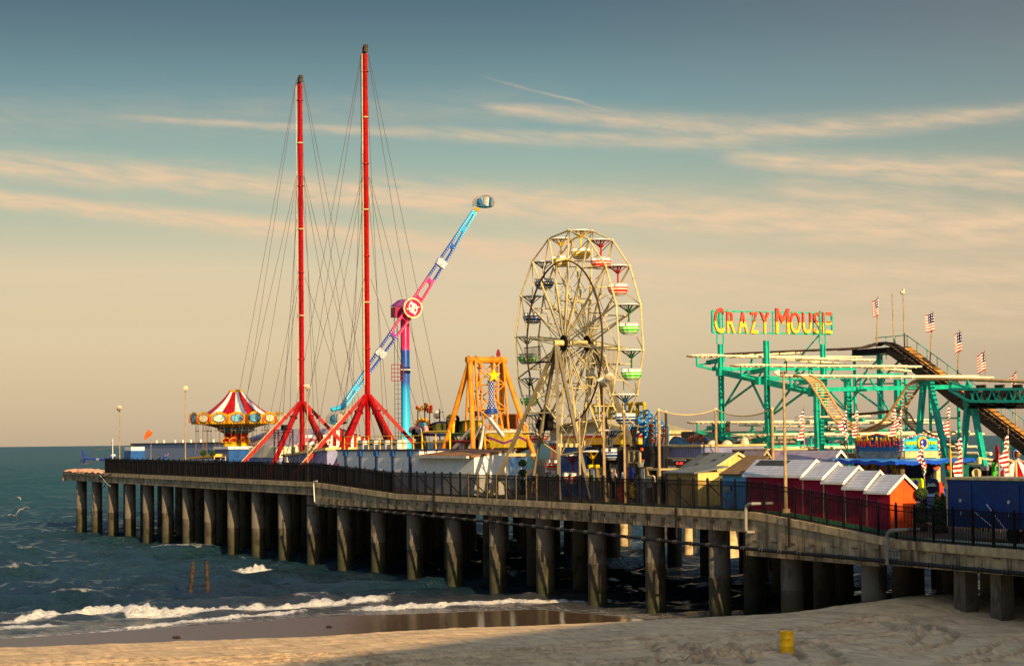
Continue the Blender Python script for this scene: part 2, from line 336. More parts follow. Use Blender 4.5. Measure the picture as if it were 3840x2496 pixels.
sp = pxw(L(1770,606)); dd = ((GX-sp[0])**2+((GY-sp[1])*.8)**2); GZ += .32*np.exp(-dd/1.6)*(1+.3*np.sin(GX*9)+.3*np.sin(GX*17+2)); foam = np.maximum(foam, 1.3*np.exp(-dd/3.))
rs = rng.rand(*GZ.shape)
GZ += (rs-.5)*.10*np.clip(foam-.5, 0, 1)
verts = np.empty((ny*nx, 3)); cx = GX.ravel()-12.1; cy = GY.ravel()-124.6
verts[:, 0] = cx*UA.x+cy*UA.y; verts[:, 1] = cx*VA.x+cy*VA.y; verts[:, 2] = GZ.ravel()
def grid_mesh(name, verts, nx, ny, attr=None):
    me = bpy.data.meshes.new(name); idx = np.arange(nx*ny).reshape(ny, nx)
    q = np.stack([idx[:-1,:-1], idx[:-1,1:], idx[1:,1:], idx[1:,:-1]], -1).reshape(-1, 4)
    me.vertices.add(len(verts)); me.vertices.foreach_set('co', verts.ravel()); me.loops.add(q.size); me.loops.foreach_set('vertex_index', q.ravel())
    me.polygons.add(len(q)); me.polygons.foreach_set('loop_start', np.arange(0, q.size, 4)); me.polygons.foreach_set('use_smooth', np.ones(len(q), bool))
    if attr is not None:
        for k_, a_ in attr.items():
            at = me.attributes.new(k_, 'FLOAT', 'POINT'); at.data.foreach_set('value', a_.ravel().astype(np.float32))
    me.update(); me.validate(); o = bpy.data.objects.new(name, me); COL.objects.link(o); return o
def wmat(far=False):
    m = bpy.data.materials.new('sea_water'); m.use_nodes = True; n_ = m.node_tree; lk = n_.links.new; b = n_.nodes['Principled BSDF']
    b.inputs['IOR'].default_value = 1.30; g = nd(n_, 'ShaderNodeNewGeometry')
    b.inputs['Roughness'].default_value = .22 if far else .12
    ch = nd(n_, 'ShaderNodeTexNoise'); ch.inputs['Scale'].default_value = .03; ch.inputs['Detail'].default_value = 3; lk(g.outputs['Position'], ch.inputs['Vector'])
    cr = nd(n_, 'ShaderNodeValToRGB'); cr.color_ramp.elements[0].color = (.004,.012,.022,1); cr.color_ramp.elements[1].color = (.009,.032,.046,1); cr.color_ramp.elements[0].position = .35; cr.color_ramp.elements[1].position = .65
    lk(ch.outputs[0], cr.inputs[0]); bp = nd(n_, 'ShaderNodeBump')
    mp = nd(n_, 'ShaderNodeMapping'); mp.inputs['Scale'].default_value = (1, 1, 1); mp.inputs['Rotation'].default_value = (0, 0, math.radians(20)); lk(g.outputs['Position'], mp.inputs[0])
    t1 = nd(n_, 'ShaderNodeTexNoise'); t1.inputs['Scale'].default_value = .22 if far else 1.15; t1.inputs['Detail'].default_value = 8 if far else 5; t1.inputs['Roughness'].default_value = .7; lk(mp.outputs[0], t1.inputs['Vector'])
    lk(t1.outputs[0], bp.inputs['Height']); bp.inputs['Strength'].default_value = .9 if far else 1.; bp.inputs['Distance'].default_value = 1.6 if far else .6
    lk(bp.outputs[0], b.inputs['Normal'])
    if far: lk(cr.outputs[0], b.inputs['Base Color']); b.inputs['Specular IOR Level'].default_value = .3; b.inputs['Roughness'].default_value = .4; cr.color_ramp.elements[0].color = (.016,.062,.072,1); cr.color_ramp.elements[1].color = (.022,.08,.088,1); return m
    ca = nd(n_, 'ShaderNodeVectorMath', operation='DISTANCE'); ca.inputs[1].default_value = tuple(CAM); lk(g.outputs['Position'], ca.inputs[0])
    dr = nd(n_, 'ShaderNodeMapRange'); dr.inputs[1].default_value = 165; dr.inputs[2].default_value = 520; lk(ca.outputs['Value'], dr.inputs[0])
    sp_ = nd(n_, 'ShaderNodeMapRange'); sp_.inputs[3].default_value = .5; sp_.inputs[4].default_value = .3; lk(dr.outputs[0], sp_.inputs[0]); lk(sp_.outputs[0], b.inputs['Specular IOR Level'])
    fcx = nd(n_, 'ShaderNodeMixRGB'); lk(dr.outputs[0], fcx.inputs[0]); lk(cr.outputs[0], fcx.inputs[1]); fcx.inputs[2].default_value = (.017,.068,.074,1); cr = fcx
    t9 = nd(n_, 'ShaderNodeTexNoise'); t9.inputs['Scale'].default_value = .35; t9.inputs['Detail'].default_value = 6; lk(g.outputs['Position'], t9.inputs['Vector']); bp2 = nd(n_, 'ShaderNodeBump'); bp2.inputs['Distance'].default_value = .9; lk(dr.outputs[0], bp2.inputs['Strength']); lk(t9.outputs[0], bp2.inputs['Height']); bpf = nd(n_, 'ShaderNodeBump'); fn_ = nd(n_, 'ShaderNodeTexNoise'); fn_.inputs['Scale'].default_value = 4.; fn_.inputs['Detail'].default_value = 6; lk(g.outputs['Position'], fn_.inputs['Vector']); lk(fn_.outputs[0], bpf.inputs['Height']); bpf.inputs['Distance'].default_value = .25; bpf.inputs['Strength'].default_value = .6; lk(bp.outputs[0], bpf.inputs['Normal']); lk(bpf.outputs[0], bp2.inputs['Normal']); lk(bp2.outputs[0], b.inputs['Normal'])
    sh_ = nd(n_, 'ShaderNodeAttribute', attribute_name='shallow'); sm_ = nd(n_, 'ShaderNodeMixRGB'); lk(sh_.outputs['Fac'], sm_.inputs[0]); lk(cr.outputs[0], sm_.inputs[1]); sm_.inputs[2].default_value = (.085,.078,.075,1); cr = sm_
    at = nd(n_, 'ShaderNodeAttribute', attribute_name='foam')
    f1 = nd(n_, 'ShaderNodeTexNoise'); f1.inputs['Scale'].default_value = 1.; f1.inputs['Detail'].default_value = 9; f1.inputs['Roughness'].default_value = .74; f1.inputs['Distortion'].default_value = 1.2; fmp = nd(n_, 'ShaderNodeMapping'); fmp.inputs['Rotation'].default_value = (0,0,-math.atan2(VA.x, UA.x)); fmp.inputs['Scale'].default_value = (.6,1.7,1); lk(g.outputs['Position'], fmp.inputs[0]); lk(fmp.outputs[0], f1.inputs['Vector'])
    s1 = nd(n_, 'ShaderNodeMath', operation='ADD'); lk(at.outputs['Fac'], s1.inputs[0]); lk(f1.outputs[0], s1.inputs[1])
    s2 = nd(n_, 'ShaderNodeMapRange'); s2.inputs[1].default_value = .95; s2.inputs[2].default_value = 1.32; lk(s1.outputs[0], s2.inputs[0])
    mx = nd(n_, 'ShaderNodeMixRGB'); lk(s2.outputs[0], mx.inputs[0]); lk(cr.outputs[0], mx.inputs[1]); mx.inputs[2].default_value = (.62,.61,.58,1); lk(mx.outputs[0], b.inputs['Base Color'])
    rm = nd(n_, 'ShaderNodeMapRange'); rm.inputs[4].default_value = .85; lk(s2.outputs[0], rm.inputs[0]); rq = nd(n_, 'ShaderNodeMapRange'); rq.inputs[3].default_value = .12; rq.inputs[4].default_value = .38; lk(dr.outputs[0], rq.inputs[0]); lk(rq.outputs[0], rm.inputs[3]); lk(rm.outputs[0], b.inputs['Roughness'])
    return m
GZ = GZ
sea = struct(grid_mesh('sea', verts, nx, ny, {'foam': foam, 'shallow': np.clip(1-Dw/24., 0, 1)**1.3*.9})); sea.data.materials.append(wmat())
fy = 3000*(45000/3000.)**np.linspace(0, 1, 60); fx = np.linspace(-1, 1, 40); FY = np.repeat(fy[:, None], 40, 1); FX = fx[None, :]*FY*3.
vv = np.empty((2400, 3)); cx = FX.ravel()-12.1; cy = FY.ravel()-124.6; vv[:, 0] = cx*UA.x+cy*UA.y; vv[:, 1] = cx*VA.x+cy*VA.y; vv[:, 2] = -.35
o_ = struct(grid_mesh('open_sea', vv, 40, 60)); o_.data.materials.append(wmat(True))
# side sheets so that the sea goes on left and right of the finely waved part
for sgn in (-1, 1):
    yy = np.linspace(95, 3150, 40); xx = np.linspace(0, 1, 30); SY = np.repeat(yy[:, None], 30, 1); SX = sgn*((SY*.275+5.5)+xx[None, :]**2*900)
    vv = np.empty((1200, 3)); cx = SX.ravel()-12.1; cy = SY.ravel()-124.6; vv[:, 0] = cx*UA.x+cy*UA.y; vv[:, 1] = cx*VA.x+cy*VA.y; vv[:, 2] = -.3
    o_ = struct(grid_mesh('side_sea', vv, 30, 40)); o_.data.materials.append(MATS.setdefault('fars', wmat(True)))
# ================= sand =================
def gz(X, Y):
    a = wy(X); b = by(X); t = (a-Y)/np.maximum(a-b, .1)
    z1 = np.where(t < 0, t*1.6, .02+.38*np.clip(t, 0, 1)**1.6)
    d = np.clip(b-Y, 0, None); z2 = .42*(1-np.exp(-d/1.0))*(Y < b)
    z3 = 1.55*(1-np.exp(-d/22.))
    z = z1*(t < 1)+np.where(t >= 1, .40+z2+z3, 0)
    m = 1.15*np.exp(-((X-22.5)/6.5)**2-((Y-108.5)/6.)**2)+.25*np.exp(-((X-31)/5)**2-((Y-104)/6)**2)
    return z+m*np.clip(1.5-np.clip(Y-b, 0, 99)*.2, 0, 1)
sx, sy = 640, 560
gy = np.concatenate([np.linspace(30, 74, 30), np.linspace(74.3, 160, sy-30)]); gx = np.linspace(-1, 1, sx)
SY = np.repeat(gy[:, None], sx, 1); SX = gx[None, :]*(SY*.27+4)
SZ = gz(SX, SY)
dry = np.clip((by(SX)+.3-SY)/1.6, 0, 1)
rut = np.zeros_like(SZ); press = np.zeros_like(SZ)
def track(pl, wd, dep):
    global rut, press
    P = [pxw(p, 2.0) for p in pl]; best = np.full(SZ.shape, 1e9); along = np.zeros_like(SZ); acc = 0
    for (x0, y0), (x1, y1) in zip(P, P[1:]):
        ln = math.hypot(x1-x0, y1-y0); ux, uy = (x1-x0)/ln, (y1-y0)/ln; t = np.clip((SX-x0)*ux+(SY-y0)*uy, 0, ln)
        dd = np.hypot(SX-x0-ux*t, SY-y0-uy*t); k = dd < best; best = np.where(k, dd, best); along = np.where(k, acc+t, along); acc += ln
    for off in (-.75, .75):
        q = np.abs(best-abs(off)); press = np.maximum(press, np.exp(-(q/(wd*1.5))**2)*(.75+.25*np.sin(along*9.))); rut += -dep*np.exp(-(q/wd)**2)*(.7+.45*np.sin(along*15.)) + dep*.7*np.exp(-((q-wd*1.7)/(wd*.6))**2)
for pl in ([N(160,1010),N(200,1050),N(235,1100),N(260,1150)],[N(440,1010),N(500,1060),N(560,1150)],[N(1000,1020),N(1080,1080),N(1150,1150)],
           [N(500,1110),N(700,1060),N(1000,1005),N(1400,960),N(1650,930),N(1690,900),N(1600,870)],[M(400,1268),M(800,1252),M(1200,1245),M(1700,1245),M(2100,1262)],
           [N(820,1030),N(600,1060),N(400,1100)],[N(1750,900),N(1850,950),N(1780,1020),N(1600,1060)],[N(2340,1000),N(2250,1080),N(2000,1150)],[L(0,1240),L(800,1205),L(1500,1180),L(2380,1160)],[L(600,1274),L(1400,1240),L(2380,1180)],
           [M(0,1225),M(800,1170),M(1500,1130),M(2300,1090)],[M(500,1274),M(1300,1190),M(2380,1130)],[N(0,960),N(500,940),N(1000,900),N(1500,850)],[N(60,1150),N(500,1010),N(900,1000)]):
    track(pl, .19, .075)
for i in range(40): # shallow combed lines left by a beach rake, and lumps
    lam = rng.uniform(.35, 3.2); th = rng.normal(.35, .35) + math.pi/2; k = 2*math.pi/lam
    rut += .0035*lam**.6*np.sin(k*(SX*math.cos(th)+SY*math.sin(th))+rng.rand()*6+1.5*np.sin(SX*.17+i)+1.2*np.sin(SY*.23+i))
for i in range(520): # scattered footprints and scuffs
    fx_, fy_ = rng.uniform(-22, 24), rng.uniform(80, 112); a_ = (SX-fx_)**2+(SY-fy_)**2; ky, kx = np.searchsorted(gy, fy_), 0
    y0_, y1_ = max(0, ky-6), min(sy, ky+6); rut[y0_:y1_] -= .06*np.exp(-a_[y0_:y1_]/.03)
edge = np.exp(-((SY-by(SX)+.7)/.5)**2); rut += edge*.10*(rng.rand(*SZ.shape)-.3)
SZ = SZ+(rut+(rng.rand(*SZ.shape)-.5)*.014)*dry
vv = np.empty((sx*sy, 3)); cx = SX.ravel()-12.1; cy = SY.ravel()-124.6; vv[:, 0] = cx*UA.x+cy*UA.y; vv[:, 1] = cx*VA.x+cy*VA.y; vv[:, 2] = SZ.ravel()
swet = 1-np.clip((by(SX)-SY)/.9, 0, 1); swash = np.clip(1-np.abs((SY-wy(SX)))/9., 0, 1)
mir = np.clip((SX+13)/6., 0, 1)*np.clip((SY-by(SX))/1.5, 0, 1)
sand = struct(grid_mesh('sand_beach', vv, sx, sy, {'wet': swet, 'mirror': mir, 'pressed': press*dry}))
m = bpy.data.materials.new('beach_sand'); m.use_nodes = True; n_ = m.node_tree; lk = n_.links.new; b = n_.nodes['Principled BSDF']; g = nd(n_, 'ShaderNodeNewGeometry')
aw = nd(n_, 'ShaderNodeAttribute', attribute_name='wet'); am = nd(n_, 'ShaderNodeAttribute', attribute_name='mirror')
t1 = nd(n_, 'ShaderNodeTexNoise'); t1.inputs['Scale'].default_value = .6; t1.inputs['Detail'].default_value = 8; lk(g.outputs['Position'], t1.inputs['Vector'])
c1 = nd(n_, 'ShaderNodeValToRGB'); c1.color_ramp.elements[0].position = .3; c1.color_ramp.elements[1].position = .7; c1.color_ramp.elements[0].color = (.42,.29,.155,1); c1.color_ramp.elements[1].color = (.62,.44,.245,1); lk(t1.outputs[0], c1.inputs[0])
tm_ = nd(n_, 'ShaderNodeMapping'); tm_.inputs['Rotation'].default_value = (0,0,-math.atan2(VA.x, UA.x)-.28); tm_.inputs['Scale'].default_value = (.16,1.1,1); lk(g.outputs['Position'], tm_.inputs[0])
ts_ = nd(n_, 'ShaderNodeTexNoise'); ts_.inputs['Scale'].default_value = .8; ts_.inputs['Detail'].default_value = 7; ts_.inputs['Roughness'].default_value = .65; ts_.inputs['Distortion'].default_value = 2.6; lk(tm_.outputs[0], ts_.inputs['Vector'])
ap_ = nd(n_, 'ShaderNodeAttribute', attribute_name='pressed'); s8 = nd(n_, 'ShaderNodeMath', operation='MULTIPLY_ADD'); lk(ap_.outputs['Fac'], s8.inputs[0]); s8.inputs[1].default_value = .22; lk(ts_.outputs[0], s8.inputs[2])
r8 = nd(n_, 'ShaderNodeValToRGB'); r8.color_ramp.elements[0].position = .46; r8.color_ramp.elements[1].position = .72; r8.color_ramp.elements[0].color = (1,1,1,1); r8.color_ramp.elements[1].color = (.52,.49,.47,1); lk(s8.outputs[0], r8.inputs[0])
m8 = nd(n_, 'ShaderNodeMixRGB', blend_type='MULTIPLY'); m8.inputs[0].default_value = 1.; lk(c1.outputs[0], m8.inputs[1]); lk(r8.outputs[0], m8.inputs[2]); c1 = m8
ws = nd(n_, 'ShaderNodeMath', operation='ADD'); t2 = nd(n_, 'ShaderNodeTexNoise'); t2.inputs['Scale'].default_value = .5; t2.inputs['Detail'].default_value = 5; lk(g.outputs['Position'], t2.inputs['Vector'])
lk(aw.outputs['Fac'], ws.inputs[0]); lk(t2.outputs[0], ws.inputs[1]); wm = nd(n_, 'ShaderNodeMapRange'); wm.inputs[1].default_value = .9; wm.inputs[2].default_value = 1.25; lk(ws.outputs[0], wm.inputs[0])
mx = nd(n_, 'ShaderNodeMixRGB'); lk(wm.outputs[0], mx.inputs[0]); lk(c1.outputs[0], mx.inputs[1]); mx.inputs[2].default_value = (.13,.085,.05,1); lk(mx.outputs[0], b.inputs['Base Color'])
rw = nd(n_, 'ShaderNodeMapRange'); rw.inputs[3].default_value = .9; rw.inputs[4].default_value = .42; lk(wm.outputs[0], rw.inputs[0])
rm = nd(n_, 'ShaderNodeMath', operation='MULTIPLY'); iv = nd(n_, 'ShaderNodeMapRange'); iv.inputs[3].default_value = 1; iv.inputs[4].default_value = .2; lk(am.outputs['Fac'], iv.inputs[0]); lk(rw.outputs[0], rm.inputs[0]); lk(iv.outputs[0], rm.inputs[1]); lk(rm.outputs[0], b.inputs['Roughness'])
bp = nd(n_, 'ShaderNodeBump'); t3 = nd(n_, 'ShaderNodeTexNoise'); t3.inputs['Scale'].default_value = 5.; t3.inputs['Detail'].default_value = 6; lk(g.outputs['Position'], t3.inputs['Vector']); lk(t3.outputs[0], bp.inputs['Height']); bp.inputs['Distance'].default_value = .08
ib = nd(n_, 'ShaderNodeMapRange'); ib.inputs[3].default_value = .4; ib.inputs[4].default_value = .06; lk(wm.outputs[0], ib.inputs[0]); lk(ib.outputs[0], bp.inputs['Strength']); lk(bp.outputs[0], b.inputs['Normal'])
sand.data.materials.append(m)
# ground beyond the detailed sheet, towards the boardwalk
gb = MB(); gb.add([c2w(-400,-260,1.9),c2w(400,-260,1.9),c2w(400,31,2.0),c2w(-400,31,2.0),c2w(-400,31,2.0),c2w(-12.6,31,2.0),c2w(-34,110,.9),c2w(-400,92,.2),c2w(12.6,31,2.0),c2w(400,31,2.),c2w(400,150,1.),c2w(45.6,150,-.7)], [(0,1,2,3),(4,5,6,7),(8,9,10,11)])
struct(obj('dry_sand', gb, mat('far_sand', (.5,.39,.27), .9, var=.2, scale=.4, bump=.5)))
# ================= hotel on the shore (behind the camera, throws the long shade over the beach) =================
hp = [(24.6,-34,2.),(19.4,-21.7,1.5)]
hx = 150; dz = math.tan(SEL)
def hotel():
    # roof edge through the two shadow points, carried back along the sun direction
    p0 = Vector((24.6,-34,2.)); p1 = Vector((8.,-7.,1.2)); k = 125/math.cos(SEL)
    a = p0+sund*k; b = p1+sund*k; d = (b-a); d.z = 0; d.normalize(); a2 = a-d*8; b2 = a+d*46; n = Vector((-d.y, d.x, 0)); n = n if n.x > 0 else -n
    zt = a.z
    t = thing('hotel_building', 'tall sand coloured hotel block on the shore behind the beach', 'hotel', (a2.x, a2.y, 0))
    mb = MB(); q = [a2, b2, b2+n*22, a2+n*22]; mb.prism([(p.x, p.y, 1.5) for p in q], (0,0,zt-1.5)); obj('wall', mb, mat('hotel_wall', (.42,.36,.28), .8, var=.1, scale=.1), t)
    gl = mat('hotel_glass', (.03,.04,.05), .1, spec=.8); L0 = (b2-a2).length
    for r in range(int((zt-4)/3.4)):
        w_ = MB()
        for c in range(int(L0/4)):
            p = a2+d*(c*4+1); w_.prism([(p.x-n.x*.03, p.y-n.y*.03, 4+r*3.4), (p.x+d.x*2.4-n.x*.03, p.y+d.y*2.4-n.y*.03, 4+r*3.4), (p.x+d.x*2.4-n.x*.03, p.y+d.y*2.4-n.y*.03, 5.9+r*3.4), (p.x-n.x*.03, p.y-n.y*.03, 5.9+r*3.4)], (n.x*.02, n.y*.02, 0))
        obj('window_band', w_, gl, t)
hotel()
# ================= pier =================
def zd(s):
    return float(np.interp(s, [-200,-150,-68,-49,5.5,19.5,30,70], [7.6,7.6,7.4,6.72,6.65,5.55,5.45,5.3]))
SE, SW_ = -163., 75.; VW = 46.
pier = thing('amusement_pier', 'long concrete pier on round columns carrying the fairground over the sea', 'pier', (0,20,5))
conc = mat('fascia_concrete', rgb(186,166,130), .85, var=.2, scale=1.6, bump=.35, dirt=.5)
conc2 = mat('lower_concrete', rgb(164,148,120), .85, var=.25, scale=1.1, bump=.35, dirt=.55)
deckm = line_mat('deck_boards', rgb(92,80,68), (.05,.045,.04), 0, .15, .1, .8)
ss = [SE,-150,-110,-78,-68,-62,-55,-49,-47,-27,-10,5.5,7,9,11,13,15,17,19.5,25,30,SW_]
mb = MB()
for a, b in zip(ss, ss[1:]):
    vw = 30. if -78 <= a < -27 else VW; mb.add([(a,-.3,zd(a)),(b,-.3,zd(b)),(b,vw,zd(b)),(a,vw,zd(a)),(a,-.3,zd(a)-.55),(b,-.3,zd(b)-.55),(b,vw,zd(b)-.55),(a,vw,zd(a)-.55)],[(0,1,2,3),(7,6,5,4),(0,4,5,1),(2,6,7,3)]+([(0,3,7,4)] if a == SE else []))
obj('deck', mb, deckm, pier)
# concrete edge, one piece of beam per bay
bay = [SE+i*7.84+3.5 for i in range(0, 31)]
bay = [SE]+[b for b in bay if b < SW_]
for a, b in zip(bay, bay[1:]):
    mb = MB(); zs = [x for x in ss if a < x < b]; pts = [a+.02]+zs+[b-.02]
    lo = lambda s: zd(s)-1.12 if s < -68 else (5.5 if s < 4.4 else (4.15 if s < 17.5 else 4.25))
    for x0, x1 in zip(pts, pts[1:]):
        t0, t1 = zd(x0)+.04, zd(x1)+.04
        mb.add([(x0,-.62,t0-.42),(x1,-.62,t1-.42),(x1,-.62,t1),(x0,-.62,t0),(x0,-.303,t0-.42),(x1,-.303,t1-.42),(x1,-.303,t1),(x0,-.303,t0)],[(0,1,2,3),(3,2,6,7),(0,4,5,1),(1,5,6,2),(0,3,7,4)])
    obj('edge_beam', mb, conc, pier)
    mb = MB(); pts2 = sorted(set(pts+[x for x in (-68.,4.4,17.5) if a < x < b]))
    for x0, x1 in zip(pts2, pts2[1:]):
        xm = (x0+x1)/2; l0 = lo(xm) if xm > -68 else None
        t0, t1 = zd(x0)-.383, zd(x1)-.383; b0 = l0 if l0 else zd(x0)-1.12; b1 = l0 if l0 else zd(x1)-1.12; vf = -.5 if xm < 4.4 or xm > 17.5 else -.54
        mb.add([(x0,vf,b0),(x1,vf,b1),(x1,vf,t1),(x0,vf,t0),(x0,-.31,b0),(x1,-.31,b1),(x1,-.31,t1),(x0,-.31,t0)],[(0,1,2,3),(0,4,5,1),(1,5,6,2),(0,3,7,4),(3,2,6,7)])
    obj('side_beam', mb, conc2, pier)
mb = MB(); mb.box((SE-.3,-.6,6.4),(SE,VW,7.55)); obj('end_beam', mb, conc2, pier)
# small brackets and rods on the face
mb = MB()
for s in np.arange(-66, 4, 1.96):
    z = 6.0; mb.box((s-.28,-.56,z),(s+.28,-.5,z+.06)); mb.box((s-.16,-.55,z-.4),(s-.13,-.505,z+.14)); mb.box((s+.1,-.55,z-.4),(s+.13,-.505,z+.14))
for s in np.arange(5.5, 40, 1.96):
    mb.box((s-.25,-.6,5.0),(s+.25,-.54,5.06))
struct(obj('bracket_row', mb, mat('bracket_rust', (.10,.08,.06), .8), pier), 'stuff')
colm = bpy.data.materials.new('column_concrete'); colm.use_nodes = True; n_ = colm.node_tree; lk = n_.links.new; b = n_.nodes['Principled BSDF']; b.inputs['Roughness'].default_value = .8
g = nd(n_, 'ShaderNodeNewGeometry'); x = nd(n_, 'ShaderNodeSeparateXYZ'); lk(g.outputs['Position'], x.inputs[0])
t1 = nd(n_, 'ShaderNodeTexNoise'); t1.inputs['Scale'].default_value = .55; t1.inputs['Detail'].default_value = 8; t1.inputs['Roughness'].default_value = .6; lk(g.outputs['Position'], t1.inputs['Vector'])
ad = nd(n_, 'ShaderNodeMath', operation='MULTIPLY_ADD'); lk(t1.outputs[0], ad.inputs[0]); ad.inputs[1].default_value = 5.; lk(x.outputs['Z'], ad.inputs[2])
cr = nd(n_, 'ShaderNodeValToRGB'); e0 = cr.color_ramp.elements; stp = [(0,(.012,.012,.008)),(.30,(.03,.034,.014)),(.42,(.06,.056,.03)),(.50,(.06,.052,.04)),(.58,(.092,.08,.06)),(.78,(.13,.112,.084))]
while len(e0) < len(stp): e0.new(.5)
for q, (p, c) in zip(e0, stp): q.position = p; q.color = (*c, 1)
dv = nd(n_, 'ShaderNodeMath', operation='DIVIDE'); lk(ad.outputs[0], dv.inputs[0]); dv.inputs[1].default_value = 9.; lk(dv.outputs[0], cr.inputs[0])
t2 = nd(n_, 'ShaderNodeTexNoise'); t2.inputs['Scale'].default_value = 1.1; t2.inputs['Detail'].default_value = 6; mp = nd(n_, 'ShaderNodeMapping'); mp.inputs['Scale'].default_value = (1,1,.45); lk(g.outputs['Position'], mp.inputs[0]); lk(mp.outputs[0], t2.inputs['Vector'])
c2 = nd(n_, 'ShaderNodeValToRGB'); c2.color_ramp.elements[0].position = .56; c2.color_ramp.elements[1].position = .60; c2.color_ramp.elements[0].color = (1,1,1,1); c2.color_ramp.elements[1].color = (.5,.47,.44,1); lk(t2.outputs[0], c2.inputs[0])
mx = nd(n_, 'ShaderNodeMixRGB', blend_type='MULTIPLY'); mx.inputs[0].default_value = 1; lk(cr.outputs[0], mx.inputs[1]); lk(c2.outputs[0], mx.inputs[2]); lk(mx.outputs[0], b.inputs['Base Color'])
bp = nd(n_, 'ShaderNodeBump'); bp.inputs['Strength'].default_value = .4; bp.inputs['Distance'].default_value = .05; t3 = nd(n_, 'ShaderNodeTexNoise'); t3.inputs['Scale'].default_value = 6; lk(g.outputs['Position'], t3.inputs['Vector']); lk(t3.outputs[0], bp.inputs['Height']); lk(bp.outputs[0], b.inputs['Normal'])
rows = [.35, 5.6, 10.8, 16.4, 23, 30, 39]
NOTCH = (-78., -27.)
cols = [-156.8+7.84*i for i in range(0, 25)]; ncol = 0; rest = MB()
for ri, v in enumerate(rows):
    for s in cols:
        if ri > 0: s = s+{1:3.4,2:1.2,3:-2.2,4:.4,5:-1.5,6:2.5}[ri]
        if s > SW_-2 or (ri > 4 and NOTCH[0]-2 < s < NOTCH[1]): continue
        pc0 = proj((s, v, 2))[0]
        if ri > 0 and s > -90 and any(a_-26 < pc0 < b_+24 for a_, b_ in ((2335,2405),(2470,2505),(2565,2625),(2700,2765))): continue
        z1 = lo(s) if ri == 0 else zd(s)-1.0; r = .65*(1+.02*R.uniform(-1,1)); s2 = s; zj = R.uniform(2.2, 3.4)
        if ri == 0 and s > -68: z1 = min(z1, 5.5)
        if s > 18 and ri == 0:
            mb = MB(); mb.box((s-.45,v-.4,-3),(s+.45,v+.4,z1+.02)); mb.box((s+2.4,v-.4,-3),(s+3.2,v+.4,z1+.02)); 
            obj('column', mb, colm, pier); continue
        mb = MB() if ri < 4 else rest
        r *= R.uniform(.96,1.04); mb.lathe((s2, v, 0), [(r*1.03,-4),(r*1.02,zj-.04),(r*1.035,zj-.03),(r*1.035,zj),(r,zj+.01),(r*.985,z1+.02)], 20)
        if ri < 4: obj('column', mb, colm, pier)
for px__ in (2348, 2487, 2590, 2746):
    q_ = RV((px__, 2040), 38.); mb = MB(); mb.lathe((q_.x, 38., 0), [(.68,-4),(.66,3),(.64,6.2)], 20); obj('column', mb, mat('sun_tinted_concrete', (.55,.42,.24), .85, var=.3, scale=1.2), pier)  # golden colour carries the sunlight on these outer columns
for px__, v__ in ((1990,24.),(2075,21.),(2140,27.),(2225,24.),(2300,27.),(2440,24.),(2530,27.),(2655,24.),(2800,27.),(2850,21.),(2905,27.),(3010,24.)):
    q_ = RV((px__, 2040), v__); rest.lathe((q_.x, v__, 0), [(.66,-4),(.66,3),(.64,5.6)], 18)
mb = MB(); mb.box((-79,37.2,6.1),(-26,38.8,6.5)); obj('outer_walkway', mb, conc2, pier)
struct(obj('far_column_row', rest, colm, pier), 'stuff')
mb = MB()
for s in cols:
    mb.box((s-.5,.3,zd(s)-1.15),(s+.5,(28. if -80 < s < -27 else VW-.5),zd(s)-.56))
struct(obj('cross_beam_row', mb, conc2, pier), 'stuff')
mb = MB()
for v in rows[1:]:
    for a, b in zip(cols, cols[1:]):
        if v > 27 and b > -82 and a < -27: continue
        mb.box((a+.5,v-.3,zd(a)-1.1),(b-.5,v+.3,zd(a)-.57))
struct(obj('girder_row', mb, conc2, pier), 'stuff')
mb = MB()
for a, b in zip(ss, ss[1:]): # green turf strip with white edge just inside the fence
    mb.add([(a,.5,zd(a)+.01),(b,.5,zd(b)+.01),(b,1.5,zd(b)+.01),(a,1.5,zd(a)+.01)],[(0,1,2,3)]) if a > -50 else None
obj('turf_strip', mb, mat('turf', rgb(16,92,60), .9), pier)
mb = MB(); mb.box((5.5,1.5,5.4),(40,1.56,5.62)); obj('white_kerb', mb, white, pier)
# torn tarpaulin on the bare pier end
tp = MB(); n1 = 26; vs = []
for j in range(5):
    for i in range(n1+1):
        s = SE-2.4*max(0,1-i/5.)*(1 if j > 1 else .4)+(-141-SE)*i/n1; vs.append((s, -.75+j*.9+.1*math.sin(i*2.1+j), 7.68+.28*abs(math.sin(i*.9+j*1.3))*(.5+.5*math.sin(i*.4))-(.22 if j == 0 else 0)+.05*R.random()))
tp.add(vs, [(j*(n1+1)+i, j*(n1+1)+i+1, (j+1)*(n1+1)+i+1, (j+1)*(n1+1)+i) for j in range(4) for i in range(n1)])
tag(obj('tarpaulin', tp, mat('tarp', rgb(224,188,146), .8, var=.6, scale=1.3, col2=rgb(176,84,64))), 'torn red and cream tarpaulin lying on the bare seaward end of the pier', 'tarpaulin')
mb = MB(); mb.path([A(368,815) and RV(A(368,815),-.7), RV(A(400,850),-.75), RV(A(432,890),-.8), RV(A(462,912),-.85)], .045); tag(obj('hanging_hose', mb, lgrey), 'pale bent hose hanging off the edge near the pier end', 'hose')
mb = MB(); mb.bar(RV(A(365,862),-.75), RV(A(470,815),-.75), .09); mb.bar(RV(A(408,922),-.8), RV(A(440,870),-.8), .07); tag(obj('broken_bar', mb, black), 'dark broken bar dangling beside the hose at the pier end', 'bar')
